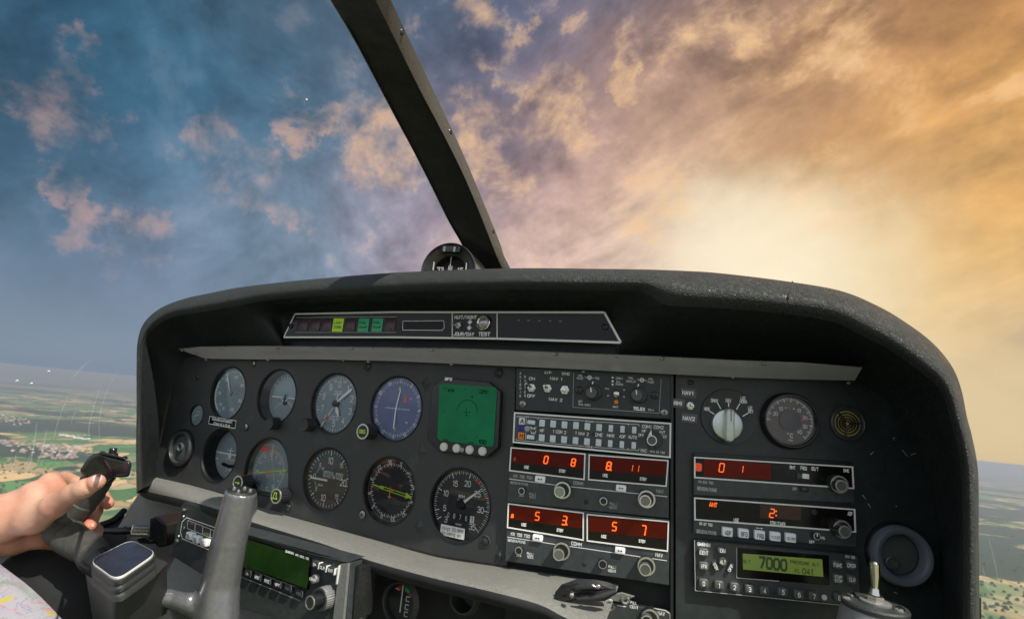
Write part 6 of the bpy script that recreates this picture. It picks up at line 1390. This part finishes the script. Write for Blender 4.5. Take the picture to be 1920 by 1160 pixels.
m=MB(); m.loft(prof,cap0=True,cap1=True); yb(m).build('hub',mat('hub_black_crinkle',(.038,.040,.040),.45,bump=(900,.4),var=.3,vscale=500),ye,smooth=40)
# right grip and its arm, one casting
Zg=.50
pr=[(z2(820,1010,.452),.0075,zf(310,995,.475),.0068,.002),(zf(310,995,.475),.0068,zf(480,1040,.49),.0080,.002),(zf(480,1040,.49),.0085,zf(640,1060,.50),.016,.003),
    (zf(700,1200,.49),.0176,zf(712,900,.497),.0172,.010),(zf(712,900,.497),.0172,zf(785,560,.50),.0154,.0006),(zf(785,560,.50),.0154,zf(884,160,.505),.0140,.0006)]
pr+=[(zf(950,250,.512),.0062,zf(945,300,.512),.0068,.004)]
topc=zf(882,170,.505); axg=(zf(882,170,.505)-zf(780,600,.50)).normalized()
def cut(P,D):
    h=(P-np.array(topc,np.float32))@np.array(axg,np.float32); return np.maximum(D,h-.0)
pts=[Vector(p) for q in pr for p in (q[0],q[2])]
lo=Vector([min(p[i] for p in pts)-.03 for i in range(3)]); hi=Vector([max(p[i] for p in pts)+.03 for i in range(3)])
o=sdf_mesh('right_grip',M['stick'],pr,lo,hi,.0013,.006,post=cut); 
for v in o.data.vertices: v.co=v.co-yo
o.parent=ye
u_=axg; a_=Vector((1,0,0)); a_=(a_-u_*a_.dot(u_)).normalized(); b_=u_.cross(a_)
def gcyl(c,prof,seg=28): return [[c+u_*h+(a_*math.cos(2*math.pi*j/seg)+b_*math.sin(2*math.pi*j/seg))*r for j in range(seg)] for r,h in prof]
m=MB(); m.loft(gcyl(topc,[(.0128,-.001),(.0128,.0010),(.0118,.0016)]),cap1=True); yb(m).build('grip_cap',M['screw'],ye,smooth=30)
for dx,dy in ((-.007,.0),(.0,-.006),(.007,.003),(.0,.006)):
    m=MB(); m.loft(gcyl(topc+a_*dx+b_*dy,[(.0020,.001),(.0019,.0030),(.0012,.0036)],14),cap1=True); yb(m).build('cap_screw',M['chrome'],ye,smooth=30)
# left grip: taped tube
GA=[(800,745,.468,24),(735,692,.47,25),(690,612,.475,25.5),(592,566,.485,26.5),(500,478,.494,29),(482,420,.497,29),(545,350,.50,26.5),(632,262,.503,24.5),(705,170,.505,24),(752,80,.507,24.5),(790,20,.509,25)]
ax_=[z8(x,y,Z) for x,y,Z,r in GA]; rd=[r*Z/1000 for x,y,Z,r in GA]
axs=catmull(ax_,10); rds=[float(v) for v in catmull([Vector((r,0,0)) for r in rd],10) for v in [v.x]]
# tape windings: small overlapping steps
n=len(axs); prf=[]
for i in range(n): prf.append(rds[i]*(1+.07*((i%9)/9.)))
m=MB(); m.tube(axs[8:],prf[8:],36); yb(m).build('taped_grip',M['rubber'],ye,smooth=18)
m=MB(); m.tube(axs[:11],[r*1.045 for r in rds[:11]],36); yb(m).build('grip_collar',M['gloss'],ye,smooth=30)

# head of the left grip with push to talk button
def prism(pts,Z,back,m,dx=0): 
    A=[z2(x,y,Z) for x,y in pts]; cen=sum(A,Vector())/len(A); vd=cen.normalized(); B=[p+vd*back for p in A]; k=len(A)
    A2=[cen+(p-cen)*.93-vd*.003 for p in A]
    m.loft([[*B],[*A],[*A2]],True,True)
m=MB(); prism([(555,140),(600,97),(660,96),(700,130),(722,215),(735,262),(700,300),(620,270),(540,262),(505,215)],.487,.030,m); yb(m).build('head_body',M['gloss'],ye,smooth=30,bevel=.003)
m=MB(); prism([(655,108),(838,150),(842,175),(828,250),(735,256),(700,205),(668,150)],.484,.026,m); yb(m).build('head_box',M['gloss'],ye,smooth=30,bevel=.0022)
m=MB(); prism([(628,96),(668,92),(800,128),(812,138),(790,140),(660,108)],.483,.024,m); yb(m).build('head_lid',M['gloss'],ye,smooth=30,bevel=.001)
ub=Vector((.0,-.1,1)).normalized()
def vcyl(m,c,prof,seg=24): 
    e1=Vector((1,0,0)); e2=ub.cross(e1).normalized(); m.loft([[c+ub*h+(e1*math.cos(2*math.pi*j/seg)+e2*math.sin(2*math.pi*j/seg))*r for j in range(seg)] for r,h in prof],cap1=True)
c_=z2(718,112,.495); m=MB(); vcyl(m,c_,[(.0046,-.002),(.0044,.0016),(.0034,.002)]); yb(m).build('button_collar',M['screw'],ye,smooth=30)
m=MB(); vcyl(m,c_,[(.0031,.0),(.0031,.0058),(.0027,.0064)]); yb(m).build('talk_button',M['gloss'],ye,smooth=30)
for x,y in ((655,98),(798,130)): m=MB(); vcyl(m,z2(x,y,.487),[(.0022,-.001),(.0020,.0012),(.001,.0016)],12); yb(m).build('screw',M['gloss'],ye,smooth=30)
# bolts on the bracket under the hub
m=MB(); m.tube([z2(790,1160,.40),z2(850,1130,.41)],.0,6) if False else None
m=MB(); cc=[z2(720,1085,.462),z2(1090,1100,.485),z2(1140,1280,.49),z2(700,1280,.46)]; m.loft([[p for p in cc],[p+Vector((0,.03,0)) for p in cc]],True,True); yb(m).build('bracket',M['grey'],ye,smooth=0,bevel=.003)
q=z2(828,1148,.460); m=MB(); m.tube([q,q+Vector((.0,-.006,.001)),q+Vector((0,-.0075,.001))],[.0052,.0052,.004],6); yb(m).build('bolt',M['chrome'],ye,smooth=20)

# ---------------------------------------------------------------- the pilot's arm and hand
def sk():
    m=bpy.data.materials.new('skin'); m.use_nodes=True; t=NT(m.node_tree); b=t.n['Principled BSDF']
    co=t.node('ShaderNodeTexCoord').outputs['Object']
    c=t.mix(t.sm(t.noise(co,28,4,.6),.3,.7),(.52,.28,.19,1),(.66,.42,.30,1)); c=t.mix(t.sm(t.noise(co,70,5,.65),.52,.75),c,(.60,.26,.18,1))
    at=t.node('ShaderNodeAttribute',attribute_name='flush').outputs['Fac']; c=t.mix(t.m('MULTIPLY',at,.75),c,(.66,.20,.13,1))
    t.l.new(c,b.inputs['Base Color']); b.inputs['Roughness'].default_value=.42; b.inputs['Subsurface Weight'].default_value=.25; b.inputs['Subsurface Radius'].default_value=(.008,.003,.0015); b.inputs['Subsurface Scale'].default_value=.6
    v=t.vor(t.vm('MULTIPLY',co,(1,1,1)),900,'DISTANCE_TO_EDGE'); w_=t.noise(t.vm('MULTIPLY',co,(1,3,3)),110,5,.65,.5)
    h=t.m('ADD',t.m('MULTIPLY',t.sm(v,0,.2),.25),w_); bn=t.node('ShaderNodeBump',{'Strength':.45,'Distance':.0009}); t.l.new(h,bn.inputs['Height']); t.l.new(bn.outputs[0],b.inputs['Normal']); return m
SK=sk()
def R8(r,Z): return r/4.1417*Z/1000
def cp(x0,y0,Z0,r0,x1,y1,Z1,r1,k=None):
    q=(z8(x0,y0,Z0),R8(r0,Z0),z8(x1,y1,Z1),R8(r1,Z1)); return q+((k,) if k else ())
prims=[cp(-560,470,.50,195,-200,420,.495,185),cp(-200,420,.495,185,60,370,.490,150,.012),
 cp(-200,560,.50,130,90,560,.500,88,.012),                       # underside of wrist
 cp(60,340,.492,150,250,230,.497,110,.010),                      # metacarpus, thumb side
 cp(60,400,.488,130,270,380,.482,100,.010),                      # thenar eminence
 cp(270,360,.482,112,420,285,.475,92,.010),
 cp(90,560,.503,84,330,520,.512,72,.010), cp(330,520,.512,72,470,590,.525,44,.008), # heel of the hand
 cp(250,230,.505,100,390,95,.515,62,.008),                       # towards the index knuckle
 cp(430,268,.472,88,560,185,.468,70,.006), cp(560,185,.468,70,650,148,.466,70,.004), cp(650,148,.466,69,752,96,.466,60,.003), # thumb
 cp(385,92,.515,64,500,82,.535,60,.004), cp(500,82,.535,60,690,140,.548,50,.003), cp(690,140,.548,48,800,215,.540,46,.002), cp(800,215,.540,46,836,262,.526,45,.002),  # index
 cp(300,190,.498,95,450,165,.512,66,.010), # web of the thumb
 cp(300,250,.530,70,430,300,.548,56,.004), cp(430,300,.548,56,690,285,.552,52,.002), cp(690,285,.552,50,742,325,.528,47,.002), cp(742,325,.528,47,694,440,.500,46,.002), # middle
 cp(300,380,.535,70,450,460,.552,52,.004), cp(450,460,.552,52,700,420,.554,48,.002), cp(700,420,.554,46,750,475,.532,44,.002), cp(750,475,.532,44,742,520,.516,42,.0015), # ring
 cp(330,500,.535,60,470,560,.550,46,.004), cp(470,560,.550,46,710,500,.554,42,.002), cp(710,500,.554,42,775,585,.536,36,.002)] # little
pts=[Vector(p) for q in prims for p in (q[0],q[2])]
lo=Vector([min(p[i] for p in pts)-.035 for i in range(3)]); hi=Vector([max(p[i] for p in pts)+.035 for i in range(3)])
nail_c=z8(762,62,.452)
def crease(P,D):
    # knuckle creases of the thumb and the fold of the palm, cut slightly into the surface
    for (x,y,Z,dx,dy,dep,wd,rad) in ((632,150,.455,.35,1.,.0020,.0011,.010),(645,150,.455,.35,1.,.0013,.0009,.010),(700,110,.455,.35,1.,.0005,.0008,.008)):
        c=np.array(z8(x,y,Z),np.float32); t_=np.array((z8(x+10*1.,y-10*.55,Z)-z8(x,y,Z)).normalized(),np.float32)
        q=P-c; al=q@t_; dist=np.linalg.norm(q,axis=-1); D=D+dep*np.exp(-(al/wd)**2)*np.exp(-(dist/rad)**4)
    # tendon hollow
    return D
o=sdf_mesh('person',SK,prims,lo,hi,.0014,.007,post=crease)
tag(o,'left forearm and bare hand of a person holding the taped grip, thumb on top','person')
co_=np.array([v.co for v in o.data.vertices]); fl=np.zeros(len(co_))
for x,y,Z,r,s in ((755,90,.455,.014,.8),(836,262,.52,.016,1.),(684,430,.50,.016,1.),(762,572,.54,.02,1.),(730,480,.53,.018,.9),(330,540,.50,.03,.7),(450,590,.52,.03,.9),(120,600,.49,.04,.5),(480,60,.51,.02,.5),(380,330,.465,.016,.25)):
    c=np.array(z8(x,y,Z)); fl=np.maximum(fl,s*np.exp(-(np.linalg.norm(co_-c,axis=1)/r)**2))
at=o.data.attributes.new('flush','FLOAT','POINT'); at.data.foreach_set('value',fl.astype(np.float32))
# thumbnail hugging the thumb tip
from mathutils.bvhtree import BVHTree
bv=BVHTree.FromPolygons([v.co for v in o.data.vertices],[tuple(p.vertices) for p in o.data.polygons])
def shell(name,outline_c,ax_t,L,Wd,mt,lift=.00045,n=9):
    g=[];fs=[]
    for i in range(n):
        for j in range(n):
            u=-1+2*i/(n-1); v=-1+2*j/(n-1)
            uu=u*math.sqrt(max(0,1-v*v*.5)); vv=v*math.sqrt(max(0,1-u*u*.5))
            x=outline_c[0]+ax_t[0]*uu*L-ax_t[1]*vv*Wd; y=outline_c[1]+ax_t[1]*uu*L+ax_t[0]*vv*Wd
            d=ray(x/4.1417,880+y/4.1417).normalized(); h=bv.ray_cast(Vector((0,0,0)),d)
            p=h[0] if h[0] is not None else d*.46
            edge=max(abs(u),abs(v)); g.append(p-d*(lift*(1-edge**4)+.00005))
    for i in range(n-1):
        for j in range(n-1): fs.append((i*n+j,i*n+j+1,(i+1)*n+j+1,(i+1)*n+j))
    m=MB(); m.add(g,fs); q=m.build(name,mt,o,smooth=80); return q
shell('thumbnail',(756,70),(.86,-.5),44,34,mat('nail',(.78,.50,.45),.25,coat=.2),.0007)
shell('fingernail',(722,432),(-.2,1),16,11,mat('nail_pale',(.74,.46,.40),.25))
# ---------------------------------------------------------------- land far below
GZ=-650.
def G(px,py): r=ray(px,py); return r*(GZ/r.z)
gm=bpy.data.materials.new('fields'); gm.use_nodes=True; t=NT(gm.node_tree); b=t.n['Principled BSDF']; b.inputs['Roughness'].default_value=.95; b.inputs['Specular IOR Level'].default_value=.1
co=t.node('ShaderNodeNewGeometry').outputs['Position']
wp=t.vm('ADD',co,t.scale(t.vm('SUBTRACT',t.noise(co,.0006,4,.55,0,1),(.5,.5,.5)),900))
rot=t.node('ShaderNodeMapping',{'Rotation':(0,0,.5),'Scale':(1.,.55,1)}); t.put(rot.inputs['Vector'],wp)
cell=t.vor(rot.outputs[0],.0055,'F1','Color',.9)
sp_=t.node('ShaderNodeSeparateColor'); t.put(sp_.inputs[0],cell)
fc=t.ramp(sp_.outputs[0],[(0,(.72,.56,.34,1)),(.22,(.50,.39,.22,1)),(.38,(.08,.22,.07,1)),(.55,(.14,.33,.11,1)),(.70,(.52,.46,.30,1)),(.86,(.07,.13,.055,1)),(1,(.30,.27,.17,1))],'CONSTANT')
fc=t.mix(.5,fc,t.mix(t.noise(co,.02,4,.6),(.08,.10,.04,1),(.5,.42,.28,1)),'OVERLAY')
rw=t.vor(rot.outputs[0],.0055,'DISTANCE_TO_EDGE'); fc=t.mix(t.sm(rw,.035,.0),fc,(.055,.085,.035,1))
wood=t.noise(t.vm('MULTIPLY',wp,(.7,1.25,1)),.00045,7,.60)
wm=t.sm(wood,.505,.525)
wc=t.mix(t.noise(co,.012,5,.7),(.018,.034,.022,1),(.045,.070,.036,1))
fc=t.mix(wm,fc,wc)
grn=t.sm(t.noise(co,.0011,4,.6),.50,.58); fc=t.mix(t.m('MULTIPLY',t.m('MULTIPLY',grn,t.m('SUBTRACT',1,wm)),.7),fc,(.10,.20,.06,1))
t.l.new(fc,b.inputs['Base Color'])
s_=160000
me=MB(); me.add([(-s_,-20000,GZ),(s_,-20000,GZ),(s_,s_,GZ),(-s_,s_,GZ)],[(0,1,2,3)])
tag(me.build('ground',gm,smooth=0),kind='structure')
# low wooded hills on the far horizon
for k,(x0,x1,dy_,hh,sd) in enumerate([(-60000,60000,52000,420,1),(-70000,20000,40000,260,2)]):
    m=MB(); n=160; vs=[]; 
    for i in range(n+1):
        x=x0+(x1-x0)*i/n; y=dy_+2500*mnoise.noise(Vector((x*.00003,sd,0))); z=hh*(.45+.55*mnoise.fractal(Vector((x*.00009,sd*3.3,0)),.9,2.,4))*math.sin(math.pi*i/n)**.4
        z=max(z,5)
        vs+=[(x,y-4000,GZ-2),(x,y-1500,GZ+z*.7),(x,y,GZ+z),(x,y+4000,GZ-2)]
    m.add(vs,[(4*i+j,4*i+4+j,4*i+5+j,4*i+1+j) for i in range(n) for j in range(3)])
    tag(m.build('hills',gm),kind='structure')
# tree clumps in one mass
rnd=random.Random(3)
tm=mat('tree_crowns',(.045,.080,.038),.9,var=.4,vscale=.05,spec=.1)
m=MB()
def clump(p,s):
    vs=[(p.x+s*rnd.uniform(.7,1.2)*math.cos(a),p.y+s*rnd.uniform(.7,1.2)*math.sin(a),GZ+s*rnd.uniform(.1,.5)) for a in [i*math.pi/3 for i in range(6)]]
    top=[(p.x+s*.5*rnd.uniform(.7,1.2)*math.cos(a),p.y+s*.5*math.sin(a),GZ+s*rnd.uniform(1.,1.3)) for a in [i*math.pi/3 for i in range(6)]]
    m.loft([vs,top],cap1=True)
for i in range(800):
    x=rnd.uniform(-60,270); y=rnd.uniform(745,1000)
    q=G(x,y)
    if mnoise.fractal(Vector((q.x*.0012,q.y*.0012,0)),.9,2.,3)>.02: clump(q,rnd.uniform(5,9))
for i in range(160):
    q=G(rnd.uniform(1830,1960),rnd.uniform(960,1180))
    if mnoise.fractal(Vector((q.x*.0016,q.y*.0016,0)),.9,2.,3)>.02: clump(q,rnd.uniform(7,13))
tag(m.build('woodland',tm,smooth=0),kind='stuff')
# village houses, each a thing
wallm=mat('render_wall',(.55,.50,.44),.9,var=.1,vscale=.3); roofm=[mat('clay_roof',(.42,.20,.14),.85,var=.2,vscale=.5),mat('brown_roof',(.33,.22,.17),.85,var=.2,vscale=.5),mat('pale_roof',(.62,.55,.50),.7)]
protos=[]
for k in range(3):
    L,Wd,H,rf=((13,9,6,4.5),(18,10,6.5,5),(12,11,7,5))[k]
    a=MB().box(-L,L,-Wd,Wd,0,H*1.3)
    r=MB().add([(-L-1,-Wd-1,H*1.3),(L+1,-Wd-1,H*1.3),(L+1,Wd+1,H*1.3),(-L-1,Wd+1,H*1.3),(-L-1,0,H*1.3+rf*1.3),(L+1,0,H*1.3+rf*1.3)],[(0,1,5,4),(2,3,4,5),(1,2,5),(3,0,4),(3,2,1,0)])
    protos.append((a,r,k))
meshes=[]
for a,r,k in protos:
    oa=a.build('house',wallm,smooth=0); orf=r.build('roof',roofm[k],oa,smooth=0); meshes.append((oa,orf))
used=[False]*3
def house(q,rz,k,s,label,group):
    oa,orf=meshes[k]
    if used[k]: 
        n=oa.copy(); COL.objects.link(n); c=orf.copy(); COL.objects.link(c); c.parent=n; oa=n
    used[k]=True
    oa.location=(q.x,q.y,GZ); oa.rotation_euler=(0,0,rz); oa.scale=(s,s,s); tag(oa,label,'house',group)
zc=(0,560,3.2233)
def zp(x,y): return zc[0]+x/zc[2],zc[1]+y/zc[2]
pl_=[]
for i in range(110):
    x=rnd.uniform(0,545); y=862+.085*x+rnd.gauss(0,11); pl_.append((x,y,0))
for i in range(95):
    x=rnd.uniform(235,465); y=rnd.uniform(900,968)-abs(x-350)*.06; pl_.append((x,y,0))
for i in range(12):
    pl_.append((rnd.uniform(60,200),rnd.uniform(908,935),0))
for i in range(42):
    x=rnd.uniform(0,180); pl_.append((x,715+.18*x+rnd.gauss(0,12),1))
LB=['small house with a pale wall and tiled roof in the village behind the hand','small house with a tiled roof in the farther village by the left edge']
GR=['houses of the near village','houses of the farther village']
for x,y,g in pl_:
    q=G(*zp(x,y)); house(q,rnd.uniform(0,3.1),rnd.choice((0,0,1,1,2)),rnd.uniform(.55,.95),LB[g],GR[g])
hall=mat('pale_metal_roof',(.7,.72,.74),.6)
for i,(x,y) in enumerate(((385,825),(425,832),(470,842),(515,848))):
    q=G(*zp(x,y)); o=MB().add([(-38,-14,0),(38,-14,0),(38,14,0),(-38,14,0),(-38,-14,8),(38,-14,8),(38,14,8),(-38,14,8),(-38,0,12),(38,0,12)],[(0,1,5,4),(2,3,7,6),(1,2,6,9,5),(3,0,4,8,7),(4,5,9,8),(6,7,8,9)]).build('farm_hall',hall,smooth=0)
    o.location=(q.x,q.y,GZ); o.rotation_euler=(0,0,.4+.2*i); tag(o,'long pale hall in a green field above the near village','hall','pale halls above the village')
# air
hb=MB().box(-170000,170000,-21000,170000,GZ-1,3.0); hm=bpy.data.materials.new('haze'); hm.use_nodes=True; t=NT(hm.node_tree); t.n.clear()
pv=t.node('ShaderNodeVolumePrincipled',{'Color':(.72,.82,.96,1),'Density':8e-5,'Anisotropy':.3}); o_=t.node('ShaderNodeOutputMaterial'); t.l.new(pv.outputs[0],o_.inputs['Volume'])
hz_=hb.build('haze',hm,smooth=0); tag(hz_,kind='stuff')
